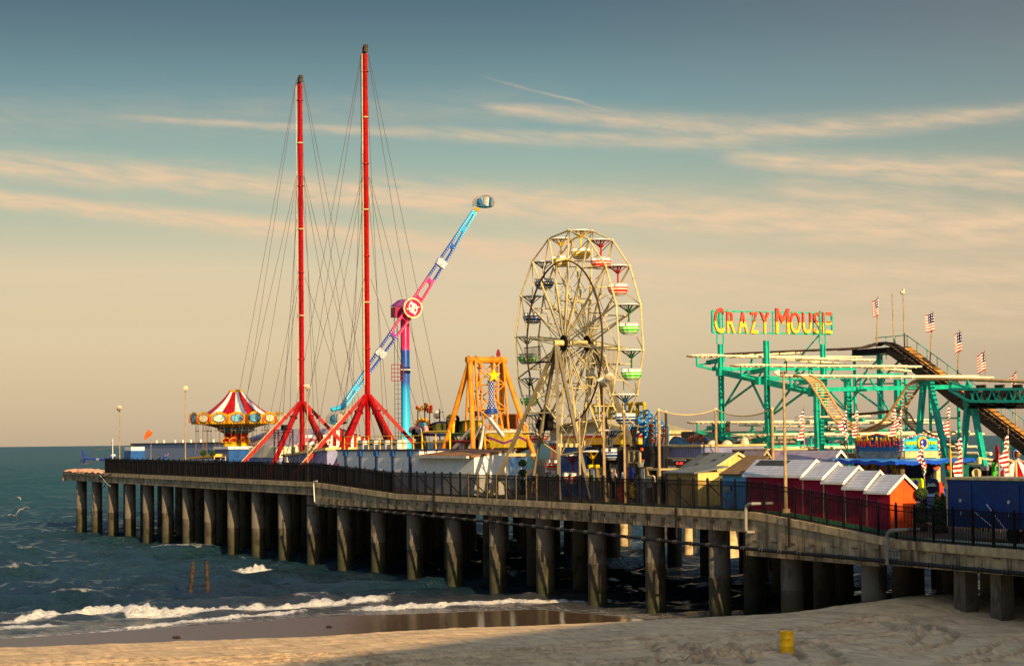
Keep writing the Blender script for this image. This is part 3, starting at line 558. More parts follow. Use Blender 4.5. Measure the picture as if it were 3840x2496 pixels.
# ================= fences =================
def fence(name, label, s0, s1, stp_, sty):
    f = thing(name, label, 'fence', ((s0+s1)/2, 0, zd((s0+s1)/2))); n = int(round((s1-s0)/stp_)); hgt = 1.8
    bm_ = black if sty != 2 else MATS['black_metal']
    for i in range(n+1):
        s = s0+(s1-s0)*i/n; z = zd(s); mb = MB(); lit = (sty == 1)
        w_ = .095 if sty != 1 else .13; hh = hgt+(.06 if sty != 1 else .04)
        ln = .12*math.sin(i*1.7)*(1 if sty == 1 and s < -36 else .15)
        mb.bar((s,-.42,z-.1),(s+ln*.6,-.42,z+hh), w_); mb.ball((s+ln*.6,-.42,z+hh+.03), w_*.7, n=6, m=4)
        mm = bm_ if sty != 1 or s < -36 or s > -22 else wood  # wood colour stands in for sunlight on a short run of posts
        obj('post', mb, mm, f)
        if sty == 1 and i % 3 == 0:
            mb = MB(); mb.bar((s+.05,-.3,z+hgt-.3),(s+1.5,.5,z+.1), .07); obj('brace', mb, dwood, f)
        if i < n:
            mb = MB(); e = s0+(s1-s0)*(i+1)/n; ze = zd(e)
            for hz in (.14, hgt-.28, hgt-.03): mb.bar((s,-.42,z+hz),(e,-.42,ze+hz), .05)
            k = 13
            for j in range(1, k):
                q = s+(e-s)*j/k; zq = zd(q); mb.bar((q,-.42,zq+.04),(q,-.42,zq+hgt), .03)
            obj('panel', mb, bm_, f)
    if sty == 0:
        for i in range(0, n, 2):
            a = s0+(s1-s0)*i/n+.04; b = s0+(s1-s0)*min(n, i+2)/n-.04; sg = R.uniform(0,.1); mb = MB()
            mb.add([(a,-.38,zd(a)+.1),(b,-.37,zd(b)+.1),(b,-.38,zd(b)+1.74-sg),((a+b)/2,-.36,zd(a)+1.74-sg*2),(a,-.38,zd(a)+1.74-sg*.4)],[(0,1,2,3,4)])
            obj('screen', mb, mat('wind_screen%d' % (i % 3), [(.006,.006,.007),(.010,.008,.007),(.008,.008,.011)][i % 3], .9, alpha=[.97,.9,.95][i % 3] if a < -95 else .8), f)
    return f
fence('metal_fence', 'black fence with dark wind screen along the seaward half of the pier', -142, -49.6, 2.1, 0)
fence('metal_fence', 'black picket fence with stout braced posts along the middle of the pier', -49.6, 0, 1.65, 1)
fence('metal_fence', 'black picket fence running down the ramp beside the red shed', 0, 44, 1.6, 2)
# ================= pipes =================
pz = lambda s: float(np.interp(s, [-70,-28.7,-2.7,17,45], [5.42,5.05,4.62,4.5,4.3]))
pt = thing('water_pipe', 'long black pipe slung along the side of the pier below the edge', 'pipe', (0,-.8,4.6))
P = [(s,-.82,pz(s)) for s in np.arange(-69, 46, 3)]; mb = MB(); mb.path(P, .105, 8); obj('pipe', mb, mat('pipe_black', (.008,.009,.012), .6, spec=.25), pt)
mb = MB(); mb2 = MB()
for i, s in enumerate(np.arange(-66, 40, 1.96)):
    for q in (s-.12, s+.16): mb.tube((q-.03,-.82,pz(q)),(q+.03,-.82,pz(q)), .135, n=8); 
    mb2.tube((s-.1,-.62,pz(s)+.1),(s-.1,-.6,5.95 if s < 4 else 5.0), .011, n=4, cap=False); mb2.tube((s+.14,-.62,pz(s)+.1),(s+.14,-.6,5.95 if s < 4 else 5.0), .011, n=4, cap=False)
struct(obj('clamp', mb, mat('clamp_metal', (.05,.045,.04), .6), pt), 'stuff'); struct(obj('hanger_rod', mb2, black, pt), 'stuff')
def drain(pts, r, m, label, name='drain_pipe'):
    mb = MB(); mb.path([RV(p, -.72) for p in pts], r, 8); return tag(obj(name, mb, m), label, 'pipe')
drain([B(1098,1418),B(1098,1560),B(1098,1640)], .08, black, 'black drain pipe dropping from the deck edge below the white building')
drain([D(1030,1390),D(1030,1470),D(1032,1570)], .08, black, 'black drain pipe dropping from the edge below the net poles')
drain([G(262,940),G(265,1100),G(272,1290)], .08, black, 'black drain pipe dropping from the edge below the tan shed')
drain([G(1572,995),G(1575,1200),G(1578,1400)], .08, black, 'black drain pipe on the deep concrete wall below the red shed')
def conduit(pts, label):
    P = [RV(p, -.95) for p in pts]; mb = MB(); mb.path(P, .1, 10); [mb.ball(p, .1, n=10, m=6) for p in P]
    mb.tube(P[-1], P[-1]+Vector((.1,1.3,0)), .09); mb.path([P[0]]+[P[0]+Vector((0,.5,0))], .1); return tag(obj('pipe_bend', mb, mat('conduit_grey', (.22,.21,.2), .5)), label, 'pipe')
conduit([G(1100,1220),G(1085,1215),G(1075,1190),G(1072,960),G(1082,920),G(1105,900),G(1150,890)], 'pale grey hooked pipe over the edge below the red shed')
conduit([N(1532,515),N(1532,345),N(1538,325),N(1555,312),N(1600,308)], 'pale grey hooked pipe over the edge near the blue trailer')
mb = MB(); mb.path([RV(A(2140,872),-.75),RV(A(2115,875),-.8),RV(A(2112,900),-.8),RV(A(2120,1040),-.8)], .06); tag(obj('drain_pipe', mb, lgrey), 'short white drain pipe where the concrete edge steps down', 'pipe')
vt = thing('valve_set', 'cluster of grey valves on the pier wall beside the hooked pipe', 'valves', RV(N(1590,500),-.7))
for i in range(4):
    mb = MB(); c = RV(N(1552+i*18,480),-.75); mb.tube(c+Vector((0,0,-.45)), c+Vector((0,0,.45)), .035); mb.ball(c+Vector((0,-.02,.0)), .08, n=8, m=6); mb.tube(c+Vector((0,0,.4)), c+Vector((.0,-.1,.4)), .06); obj('valve', mb, mat('valve_metal', (.22,.24,.26), .4, metal=.5), vt)
# ================= pilings, gulls, drum, weed =================
for (xb, yb, xt, yt_, lb) in ((L(1311,748)[0], L(1311,748)[1], L(1326,562)[0], L(1326,562)[1], 'left of two dark wooden pilings leaning in the surf'), (L(1424,748)[0], L(1424,748)[1], L(1418,556)[0], L(1418,556)[1], 'right of two dark wooden pilings standing in the surf')):
    b0 = RZ((xb, yb), 0.); dep = w2c(b0.x, b0.y)[1]; tpt = RD((xt, yt_), dep); mb = MB(); q = tpt-b0
    mb.tube(b0-q*.5, b0+q*.55, .18, .175, 12); mb.tube(b0+q*.55, tpt, .175, .14, 12); mb.tube(tpt-q*.03, tpt+q*.02, .1, .06, 9)
    tag(obj('wooden_piling', mb, mat('piling_wood', (.045,.03,.022), .85, var=.4, scale=5, bump=.5), loc=b0), lb, 'piling', 'old pilings in the surf')
def gull(p, dep, sz, hd, lb, name='gull'):
    c = RD(p, dep); t = thing(name, lb, 'gull', c); X = Vector((math.cos(hd), math.sin(hd), 0)); Y = Vector((-X.y, X.x, 0)); Z = Vector((0,0,1))
    mb = MB(); seg = [(-.34,.01),(-.26,.035),(-.12,.075),(.04,.085),(.16,.06),(.22,.05),(.27,.045),(.31,.012),(.37,.004)]; n = 8; vs = []
    for x_, r_ in seg:
        for i in range(n): vs.append(c+(X*x_+Y*math.cos(i*math.tau/n)*r_+Z*(math.sin(i*math.tau/n)*r_*.9+(.02 if x_ > .1 else 0)))*sz)
    mb.add(vs, [(k*n+i, k*n+(i+1) % n, (k+1)*n+(i+1) % n, (k+1)*n+i) for k in range(len(seg)-1) for i in range(n)], True)
    for q in (1,-1): # wing: three-station, bent, tapered, with thickness
        st = [((.06,.05,.03),(-.12,.05,.02)),((.12,.36,.16),(-.07,.34,.13)),((.02,.78,.06),(-.06,.76,.03))]
        if q < 0: st = [((.06,-.05,.03),(-.12,-.05,.02)),((.13,-.26,-.12),(-.06,-.25,-.15)),((.0,-.42,-.42),(-.08,-.40,-.44))]
        v2 = [c+(X*a[0]+Y*a[1]+Z*a[2])*sz for pr in st for a in pr]; v3 = [v+Z*.018*sz for v in v2]
        mb.add(v2+v3, [(0,2,3,1),(2,4,5,3),(6,7,9,8),(8,9,11,10),(0,6,8,2),(2,8,10,4),(1,3,9,7),(3,5,11,9),(4,10,11,5)])
    obj('body', mb, mat('gull_grey', (.34,.29,.25), .8, var=.3, scale=8), t); mb = MB(); mb.tube(c+(X*.35+Z*.02)*sz, c+(X*.42+Z*.01)*sz, .012*sz, .003*sz); obj('beak', mb, orange, t)
gull(L(143,200), 128, .85, math.radians(20), 'brown and white gull gliding low over the sea at the left edge')
gull(L(98,241), 178, .85, math.radians(200), 'tiny pale gull over the water below the gliding gull')
gull(L(131,118), 300, .9, math.radians(120), 'distant small gull above the water at the far left')
gull(E(1695,1440), 138, 1.1, math.radians(200), 'white gull flying in front of the lower green roller coaster beams')
dc = RZ(N(911,1070), 2.1); dr = .44; dbot = float(gz(np.array([w2c(dc.x,dc.y)[0]]), np.array([w2c(dc.x,dc.y)[1]]))[0]); dc = RZ(N(911,1068), dbot)
t = thing('oil_drum', 'yellow steel drum standing alone on the tracked sand', 'drum', dc)
ym = mat('drum_yellow', (.95,.52,.006), .4, var=.12, scale=4, dirt=.3); mb = MB(); hd_ = .92; r = .28; k_ = 1.48
prof = [(0,-.1),(r*k_*.98,-.1),(r*k_,.0)]
for z0 in (.28,.34,.6,.66): pass
prof += [(r*k_,.40),(r*k_*1.03,.42),(r*k_*1.03,.45),(r*k_,.47),(r*k_,.86),(r*k_*1.03,.88),(r*k_*1.03,.91),(r*k_,.93),(r*k_,1.27),(r*k_*1.03,1.29),(r*k_*1.03,1.33),(r*k_*.96,1.33),(r*k_*.96,1.05),(0,1.05)]
sc_ = 80/ (F/w2c(dc.x,dc.y)[1]) / 1.33
mb.lathe(dc, [(a*sc_, b*sc_) for a, b in prof], 28, True); obj('shell', mb, ym, t)
for i, (p, sz, lb) in enumerate(((L(1212,1079), .3, 'dark clump of seaweed on the wet sand'), (L(1445,1197), .42, 'black clump of weed lying on the sunlit sand'), (M(62,1008), .2, 'small brown weed at the edge of the mirror-wet sand'))):
    c = RZ(p, .35 if i != 1 else 1.1); cz = float(gz(np.array([w2c(c.x,c.y)[0]]), np.array([w2c(c.x,c.y)[1]]))[0]); c = RZ(p, cz); mb = MB(); mb.leaf(c, (sz, sz*.6, .06), 90, .09); mb.ball(c, sz*.7, sz*.4, .06, 8, 5)
    tag(obj('seaweed_clump', mb, mat('seaweed', (.03,.02,.01), .8)), lb, 'seaweed')
# ================= lamp poles =================
def lamp_pole(p0, p1, v, label, kind, r=.1, side=1):
    b_ = RV(p0, v); zb = zd(b_.x); b_.z = zb; tpx = RV(p1, v); t = thing('lamp_pole', label, 'lamp pole', b_, 'floodlight poles along the pier')
    b0 = Vector((tpx.x, tpx.y, zb)); mb = MB(); mb.tube(b0, tpx, r*.8, r*.5, 12); mb.tube(b0, b0+Vector((0,0,.25)), r*2, r*1.6, 10); obj('pole', mb, pole_m, t)
    for j, (dx, dz_, sz, tilt) in enumerate(kind):
        c = tpx+Vector((dx, -.1, dz_)); mb = MB(); mb.path([tpx+Vector((0,0,-.1)), tpx+Vector((dx*.5,0,-.1)), c+Vector((-.1 if dx > 0 else .1,0,0))], .035)
        obj('bracket', mb, brown, t)
        ax_ = Vector((tilt, -.35, -.5)).normalized(); mb = MB(); prof = [(.05,-.38),(.16,-.34),(.2,-.2),(.34,-.02),(.42,.16),(.4,.18),(.0,.12)]
        rot = ax_.to_track_quat('Z', 'Y').to_matrix(); tmp = MB(); tmp.lathe((0,0,0), [(a*sz*.75, b*sz*.75) for a, b in prof], 16); mb.add([c+rot @ v_ for v_ in tmp.v], tmp.f, True)
        obj('lamp_head', mb, lampw, t)
    return t
lamp_pole(A(552,690), A(538,300), 1.2, 'slim lamp pole beside the helicopter at the seaward end', [(.35,.35,1.1,.4),(-.5,.1,.4,-.7)])
lamp_pole(A(1077,700), A(1070,125), 1.2, 'lamp pole left of the red and white swing ride', [(.55,.1,1.,.8)], .09)
lamp_pole(A(2070,840), A(2060,120), 1.2, 'lamp pole in front of the left red mast base', [(-.25,.25,.5,-.5),(.4,.15,.95,.5)], .1)
lamp_pole(G(1538,670), E(1130,750), 1.3, 'thick lamp pole rising in front of the red shed', [(-.5,-.1,.8,-.2),(.6,.7,.5,.9)], .14)
lamp_pole(D(1182,1140), D(1160,60), 3., 'lamp pole in front of the ferris wheel beside the blue wall', [(-.2,-.1,.95,-.3),(.3,-.25,1.05,.1),(1.15,.15,1.2,.4)], .13)
# ================= helicopter =================
hv = 7.; hb = RV(A(480,740), hv); t = thing('helicopter', 'small bright blue helicopter parked by the fence at the seaward end', 'helicopter', (hb.x, hb.y, zd(hb.x)))
hblue = mat('helicopter_blue', rgb(12,52,215), .25, var=.05); P0 = RV(A(250,688), hv); P1 = RV(A(450,700), hv); dirx = (P1-P0).normalized(); P2 = P1+dirx*1.6
mb = MB(); mb.tube(P0, P2, .11, .2, 14); obj('tail_boom', mb, hblue, t)
mb = MB(); mb.text('N792TP', RV(A(347,703), hv-.16), dirx, (0,0,1), 82/2.16/pm(A(390,694), hv)/.55*.62, .30, .01, .02); obj('registration', mb, white, t)
mb = MB(); mb.prism([RV(A(*q), hv) for q in ((229,622),(238,620),(256,690),(252,712),(240,740),(233,736),(240,700))], (0,.07,0)); obj('tail_fin', mb, hblue, t)
mb = MB(); pp = [RV(A(*q), hv-.1) for q in ((315,698),(308,715),(290,728),(265,733),(212,733))]; mb.path(pp, .04); obj('tail_guard', mb, mat('guard_stripe', rgb(220,150,120), .6), t)
mb = MB(); mb.bar(RV(A(215,735),hv-.2), RV(A(232,690),hv-.2), .06, .02); obj('tail_rotor', mb, black, t)
c = P2+dirx*1.3+Vector((0,0,-.25)); mb = MB(); q = Matrix.Rotation(math.atan2(dirx.y, dirx.x), 3, 'Z'); tmp = MB(); tmp.ball((0,0,0), 1.55, .75, .82, 20, 12); mb.add([c+q @ Vector((v_.x, v_.y, v_.z*(1 if v_.z > 0 else .9)+max(0,-v_.x)*.12)) for v_ in tmp.v], tmp.f, True); cab = obj('cabin', mb, hblue, t)
mb = MB(); tmp = MB(); tmp.ball((0,0,0), 1.0, .77, .6, 16, 10); mb.add([c+q @ Vector((v_.x+.58, v_.y, v_.z+.2)) for v_ in tmp.v], tmp.f, True); obj('windscreen', mb, mat('dark_glass', (.03,.05,.06), .08, spec=.9), t)
hubp = RV(A(482,600), hv); mb = MB(); mb.tube(hubp+Vector((0,0,-1.2)), hubp+Vector((0,0,.1)), .07); mb.cbox(hubp+Vector((0,0,-1.15)), .9, .5, .5); obj('rotor_mast', mb, lgrey, t)
mb = MB(); e1 = RV(A(338,620), hv-1.2); mb.bar(hubp, e1, .22, .03); mb.bar(hubp, hubp-(e1-hubp)*.8+Vector((0,0,-.25)), .22, .03); obj('rotor_blade', mb, mat('blade_tan', rgb(190,150,100), .5), t)
for sd in (-1, 1):
    mb = MB(); y_ = sd*.85; bz = zd(hb.x)+.06; cc = c.copy(); pts = [cc+q @ Vector((a, y_, 0)) for a in (-1.2,1.3,1.6)]; pts[0].z = pts[1].z = bz; pts[2].z = bz+.2; mb.path(pts, .045)
    for a in (-.6,.7):
        u_ = cc+q @ Vector((a, sd*.4, -.4)); l_ = cc+q @ Vector((a, y_, 0)); l_.z = bz; mb.tube(u_, l_, .035)
    obj('skid', mb, lgrey, t)
# aerial mast, cabinet, windsock
b_ = RV(A(482,690), 5.); b_.z = zd(b_.x); t = thing('marker_post', 'thin pale post with a small yellow vane beside the helicopter', 'post', b_); mb = MB(); mb.tube(b_, (b_.x, b_.y, RV(A(480,528),5.).z), .045, .03); obj('pole', mb, white, t); mb = MB(); zt = RV(A(468,572),5.); mb.prism([zt, zt+Vector((.5,0,.1)), zt+Vector((.5,0,.3)), zt+Vector((0,0,.1))], (0,.03,0)); obj('vane', mb, yellow, t)
b_ = RV(A(600,690), 9.); z0 = zd(b_.x); t = thing('equipment_cabinet', 'blue cabinet with a white top left of the long blue building', 'cabinet', (b_.x, b_.y, z0)); a = RV(A(574,625),9.); c = RV(A(628,595),9.); mb = MB(); mb.box((a.x,9,z0),(c.x,11,a.z)); obj('body', mb, blue, t); mb = MB(); mb.box((a.x+.06,9.05,a.z),(c.x,10.9,c.z)); obj('top', mb, white, t)
b_ = RV(A(792,560), 3.); zb = zd(b_.x); t = thing('windsock', 'orange windsock drooping from a thin pole above the blue building', 'windsock', (b_.x, b_.y, zb)); zt = RV(A(792,480),3.); mb = MB(); mb.tube((b_.x,3,zb), (b_.x,3,zt.z), .04, .025); obj('pole', mb, grey, t)
mb = MB(); a = RV(A(786,470),2.9); c = RS(A(741,530),a.x); d_ = c-a; mb.tube(a-d_*.04, a+d_*.3, .33, .33, 14, False); mb.tube(a+d_*.3, c, .33, .14, 14, False); ws_ = obj('sock', mb, mat('windsock_orange', rgb(255,88,8), .6), t)
# ================= buildings on the left =================
def building(name, label, cat, p0, p1, v0, dep, zb=None, roof_th=.18, wallm=None, roofm=None, over=.12, grp=None):
    """box building: p0 = px top-left, p1 = px top-right of the front face"""
    a = RV(p0, v0); c = RV(p1, v0); zt = (a.z+c.z)/2; zb = min(zd(a.x), zd(c.x))-.05 if zb is None else zb
    t = thing(name, label, cat, ((a.x+c.x)/2, v0+dep/2, zb), grp); mb = MB(); mb.box((a.x,v0,zb),(c.x,v0+dep,zt-roof_th)); obj('wall', mb, wallm, t)
    mb = MB(); mb.box((a.x-over,v0-over,zt-roof_th),(c.x+over,v0+dep+over,zt)); obj('roof', mb, roofm, t); return t, a.x, c.x, zb, zt
side_blue = line_mat('blue_siding', rgb(134,140,184), rgb(86,92,130), 0, .3, .12, .6)
t, x0, x1, zb, zt = building('service_building', 'long low grey blue building with a dark roof edge behind the seaward fence', 'building', A(632,560), A(1420,562), 19, 6, None, .16, mat('building_blue', rgb(146,158,180), .7, var=.06), brown)
mb = MB(); mb.box((x0-.05,18.9,zb),(x0+1.35,19,zt-.2)); obj('door_panel', mb, mat('beige_panel', rgb(168,140,100), .7), t)
mb = MB(); mb.box((x0+.7,18.86,zb),(x0+1.1,18.9,zt-1.6)); obj('door', mb, dwood, t)
for i, k in enumerate((.22,.30,.42,.5,.58,.68,.8,.9)):
    mb = MB(); xx = x0+(x1-x0)*k; mb.tube((xx,20,zt),(xx,20,zt+.16), .14, .1); mb.ball((xx,20,zt+.26), .15, n=8, m=6); obj('roof_vent', mb, white, t)
t, *_ = building('ticket_kiosk', 'dark blue kiosk with white roof and two windows below the swing ride', 'kiosk', A(1308,592), A(1424,592), 6, 2.6, None, .3, blue, white)
for p in (1335,1375):
    a = RV(A(p,705),5.97); c = RV(A(p+22,672),5.97); mb = MB(); mb.box((a.x,5.95,a.z),(c.x,6.0,c.z)); f_ = obj('window', mb, white, t); mb = MB(); mb.box((a.x+.12,5.93,a.z+.1),(c.x-.12,5.95,c.z-.1)); obj('pane', mb, MATS['dark_glass'], f_)
t, x0, x1, zb, zt = building('arcade_building', 'long lilac building with a deep cream parapet under the swing ride', 'building', A(1425,592), A(1812,600), 8.4, 7, None, 1.15, side_blue, mat('cream_parapet', rgb(235,220,185), .6, var=.06))
pa = RV(A(1865,655), 5.); pb_ = RV(A(2220,600), 5.); t = thing('lean_shed', 'lilac sided shed with a sloping pale roof behind the left red mast', 'shed', (pa.x, 5, zd(pa.x))); mb = MB(); zb = zd(pa.x)
mb.prism([(pa.x,5,zb),(pb_.x,5,zb),(pb_.x,5,pb_.z-.25),(pa.x,5,pa.z-.2)], (0,5,0)); obj('wall', mb, side_blue, t); mb = MB(); mb.prism([(pa.x-.1,4.8,pa.z-.2),(pb_.x+.1,4.8,pb_.z-.25),(pb_.x+.1,4.8,pb_.z),(pa.x-.1,4.8,pa.z)], (0,5.4,0)); obj('roof', mb, cream, t)
mb = MB(); a = RV(A(1895,700),4.9); mb.cbox(a, .7,.3,.6); obj('meter_box', mb, lgrey, t)
# yellow canopy and two potted shrubs by the kiosk
a = RV(A(1050,694), 5.); c = RV(A(1300,652), 5.); d_ = RV(A(1300,676), 5.); t = thing('yellow_canopy', 'long pale yellow sloping canopy left of the blue kiosk', 'canopy', (a.x, 5, zd(a.x))); mb = MB(); mb.prism([a, d_, c, (a.x+.4,5,a.z+.1)], (0,2.2,0)); obj('cover', mb, mat('canopy_yellow', rgb(240,190,80), .7), t)
for xx in (a.x+.5, (a.x+c.x)/2, c.x-.3):
    mb = MB(); mb.tube((xx,5.2,zd(xx)),(xx,5.2,a.z+.1+(c.z-a.z)*(xx-a.x)/(c.x-a.x)*.5), .04); obj('post', mb, white, t)
def shrub(p, v, sz, lb, tall=1.):
    b_ = RV(p, v); zb = zd(b_.x); t = thing('potted_shrub', lb, 'shrub', (b_.x, v, zb)); mb = MB(); mb.tube((b_.x,v,zb),(b_.x,v,b_.z), .05); obj('stem', mb, dwood, t); mb = MB(); mb.leaf(b_, (sz,sz,sz*tall), 260, .11); obj('foliage', mb, leafm, t)
    mb = MB(); mb.lathe((b_.x,v,zb), [(0,0),(.28,0),(.36,.45),(.3,.45),(0,.4)], 12); obj('pot', mb, brown, t)
shrub(A(1218,645), 4.4, .32, 'round potted shrub above the yellow canopy, the left one of two'); shrub(A(1292,648), 4.4, .32, 'round potted shrub touching the left side of the blue kiosk')
# ================= people =================
def person(base_, h, label, top, bottom, hair=hairm, yaw=0., armR=None, armL=None, dress=None, bend=0.):
    """one skinned body, posed; arms given as elbow/hand points in body units (h = 1)"""
    t = thing('person', label, 'person', base_); k = h; X = Vector((math.cos(yaw), math.sin(yaw), 0)); Y = Vector((-X.y, X.x, 0)); bz = Vector(base_)
    def P(x, y, z): return (X*x+Y*y)*k+Vector((0,0,z*k))
    aR = armR or ((.15,.02,.62),(.14,.07,.48)); aL = armL or ((-.15,.02,.62),(-.14,.07,.48))
    J = [P(0,0,.52),P(0,0,.62),P(0,0,.72),P(0,0,.80),P(0,.005,.86),P(0,.01,.92),P(0,.0,.965),
         P(.055,0,.49),P(.065,.01,.28),P(.065,-.01,.05),P(.065,.06,.015), P(-.055,0,.49),P(-.06,.03,.28),P(-.065,.0,.05),P(-.065,.07,.015),
         P(.10,0,.79),P(*aR[0]),P(*aR[1]), P(-.10,0,.79),P(*aL[0]),P(*aL[1])]
    rad = [.085,.075,.09,.07,.035,.052,.045,.058,.04,.027,.02,.058,.04,.027,.02,.042,.027,.018,.042,.027,.018]
    Ed = [(0,1),(1,2),(2,3),(3,4),(4,5),(5,6),(0,7),(7,8),(8,9),(9,10),(0,11),(11,12),(12,13),(13,14),(3,15),(15,16),(16,17),(3,18),(18,19),(19,20)]
    def hand(w_i, e_i):
        w_ = J[w_i]; d = (w_-J[e_i]).normalized(); s1 = d.cross(Vector((0,0,1))); s1 = s1.normalized() if s1.length > .1 else X; n0 = len(J); J.append(w_+d*.03*k); rad.append(.020); Ed.append((w_i, n0))
        for q in range(4):
            o = (q-1.5)*.011*k; J.append(w_+d*(.062-.004*abs(q-1.5))*k+s1*o); rad.append(.0062); Ed.append((n0, len(J)-1)); J.append(J[-1]+d*.028*k+Y*.008*k); rad.append(.005); Ed.append((len(J)-2, len(J)-1))
        J.append(w_+d*.028*k+s1*.03*k); rad.append(.006); Ed.append((n0, len(J)-1))
    hand(17,16); hand(20,19)
    me = bpy.data.meshes.new('body'); me.from_pydata([tuple(p) for p in J], Ed, []); o = bpy.data.objects.new('body', me); COL.objects.link(o)
    mo = o.modifiers.new('s', 'SKIN'); o.data.skin_vertices[0].data[0].use_root = True
    for i, r_ in enumerate(rad): o.data.skin_vertices[0].data[i].radius = (r_*k, r_*k*(.72 if i in (0,1,2,3) else 1))
    o.modifiers.new('u', 'SUBSURF').levels = 1; o.modifiers['u'].render_levels = 1; dg = bpy.context.evaluated_depsgraph_get(); m2 = bpy.data.meshes.new_from_object(o.evaluated_get(dg)); bpy.data.objects.remove(o)
    m2.materials.clear(); [m2.materials.append(x_) for x_ in (skin, top, bottom)]
    for pl in m2.polygons:
        z = pl.center.z/k; r_ = (pl.center.x**2+pl.center.y**2)**.5/k; pl.use_smooth = True
        hx_ = pl.center.dot(X)/k; nearhand = min((pl.center-J[17]).length, (pl.center-J[20]).length)/k < .06
        pl.material_index = 0 if z > .845 or nearhand else (1 if z > .5 else 2)
    ob = bpy.data.objects.new('body', m2); COL.objects.link(ob); ob.parent = t
    mb = MB(); hc = bz+P(0,-.008,.945); mb.ball(hc, .058*k, .062*k, .066*k, 12, 10); mb.ball(hc+P(0,-.02,-.05), .05*k, .045*k, .07*k, 10, 8); hr = obj('hair', mb, hair, t)
    mb = MB(); f_ = bz+P(0,.052,.93); mb.ball(f_+P(0,.012,-.005), .008*k, .012*k, .014*k, 8, 6); mb.ball(f_+P(0,.0,-.028), .016*k, .007*k, .005*k, 8, 4); [mb.ball(f_+P(e_*.02,0,.01), .007*k, .006*k, .005*k, 8, 4) for e_ in (-1,1)]; [mb.ball(bz+P(e_*.056,.0,.93), .008*k, .012*k, .016*k, 8, 6) for e_ in (-1,1)]; obj('face', mb, mat('face_skin', rgb(170,110,80), .6), t)
    if dress:
        mb = MB(); mb.lathe(bz, [(.085*k,.60*k),(.1*k,.5*k),(.115*k,.35*k),(.12*k,.18*k),(.118*k,.18*k)], 18); obj('skirt', mb, dress, t)
    return t
def pat(p, v, zoff=0): b_ = RV(p, v); return Vector((b_.x, v, zd(b_.x)+zoff))
bluec = mat('blue_cloth', rgb(24,84,190), .8); whitec = mat('white_cloth', (.75,.72,.66), .8); dkc = mat('dark_cloth', (.02,.025,.04), .85)
lp_ = MB(); _a = RV(A(850,700),7.5); _b = RV(A(960,700),7.5); lp_.box((_a.x,5.5,zd(_a.x)),(_b.x,8,zd(_a.x)+.42)); tag(obj('low_platform', lp_, wood), 'low wooden platform under the two people behind the seaward fence', 'platform')
person(pat(A(860,700), 7., .42), 1.78, 'dark haired person in navy standing behind the seaward fence', navy, dkc, yaw=2.4)
person(pat(A(905,700), 6.5, .42), 1.9, 'person in a blue hoodie raising one arm behind the seaward fence', bluec, bluec, bluec, yaw=.4, armR=((.2,.0,.84),(.31,.02,.95)), armL=((-.16,.03,.64),(-.12,.1,.52)))
person(pat(H(826,1150), 5.6), 1.66, 'woman in a white dress looking at a phone beside the orange gable', whitec, skin, yaw=-.9, armR=((.13,.05,.66),(.10,.2,.70)), armL=((-.13,.05,.66),(-.05,.2,.68)), dress=whitec)
person(pat(H(1125,980), 9.4, .1), 1.86, 'man in a blue shirt and black trousers seen from behind near the blue trailer', bluec, dkc, yaw=.6)
person(pat(D(408,1210), 7.5), 1.7, 'person in a blue hood under the ferris wheel legs', bluec, dkc, bluec, yaw=1.)
# ================= swing ride =================
cv = 12.; cc = RV(A(1483,585), cv); cx_ = cc.x; sR = pm(A(1483,500), cv); Z = lambda y: RV(A(1483,y), cv).z
t = thing('swing_ride', 'wave swinger with a red and white striped tent top and golden rim', 'carousel', (cx_, cv, zd(cx_))); RR = 380/2.1636/sR
def strip_tent():
    mb = MB(); prof = [(.16,Z(150)),(.19,Z(165)),(.235,Z(185)),(.30,Z(212)),(.40,Z(245)),(.52,Z(282)),(.66,Z(318)),(.78,Z(345))]; n = 72
    for k in range(len(prof)-1):
        for i in range(n):
            a0, a1 = 2*math.pi*i/n, 2*math.pi*(i+1)/n; mb.m = (int(i/4.5)+1) % 2
            mb.add([(cx_+RR*r*math.cos(a), cv+RR*r*math.sin(a), z) for (r, z), a in ((prof[k],a0),(prof[k],a1),(prof[k+1],a1),(prof[k+1],a0))], [(0,1,2,3)], False)
    return mb
obj('tent_roof', strip_tent(), [white, red], t)
mb = MB(); mb.lathe((cx_,cv,0), [(0,Z(128)),(RR*.1,Z(131)),(RR*.15,Z(140)),(RR*.155,Z(150)),(RR*.13,Z(153)),(0,Z(153))], 24); obj('crown', mb, gold, t)
NR = 16; zt, zb = Z(340), Z(402)
pic = [mat('picture_sea', rgb(90,160,190), .4, var=.5, scale=2.2, col2=rgb(30,50,60)), mat('picture_sand', rgb(214,176,116), .4, var=.5, scale=2.2, col2=rgb(150,190,190)), mat('picture_pale', rgb(210,225,205), .4, var=.3, scale=2.4, col2=rgb(90,150,140))]
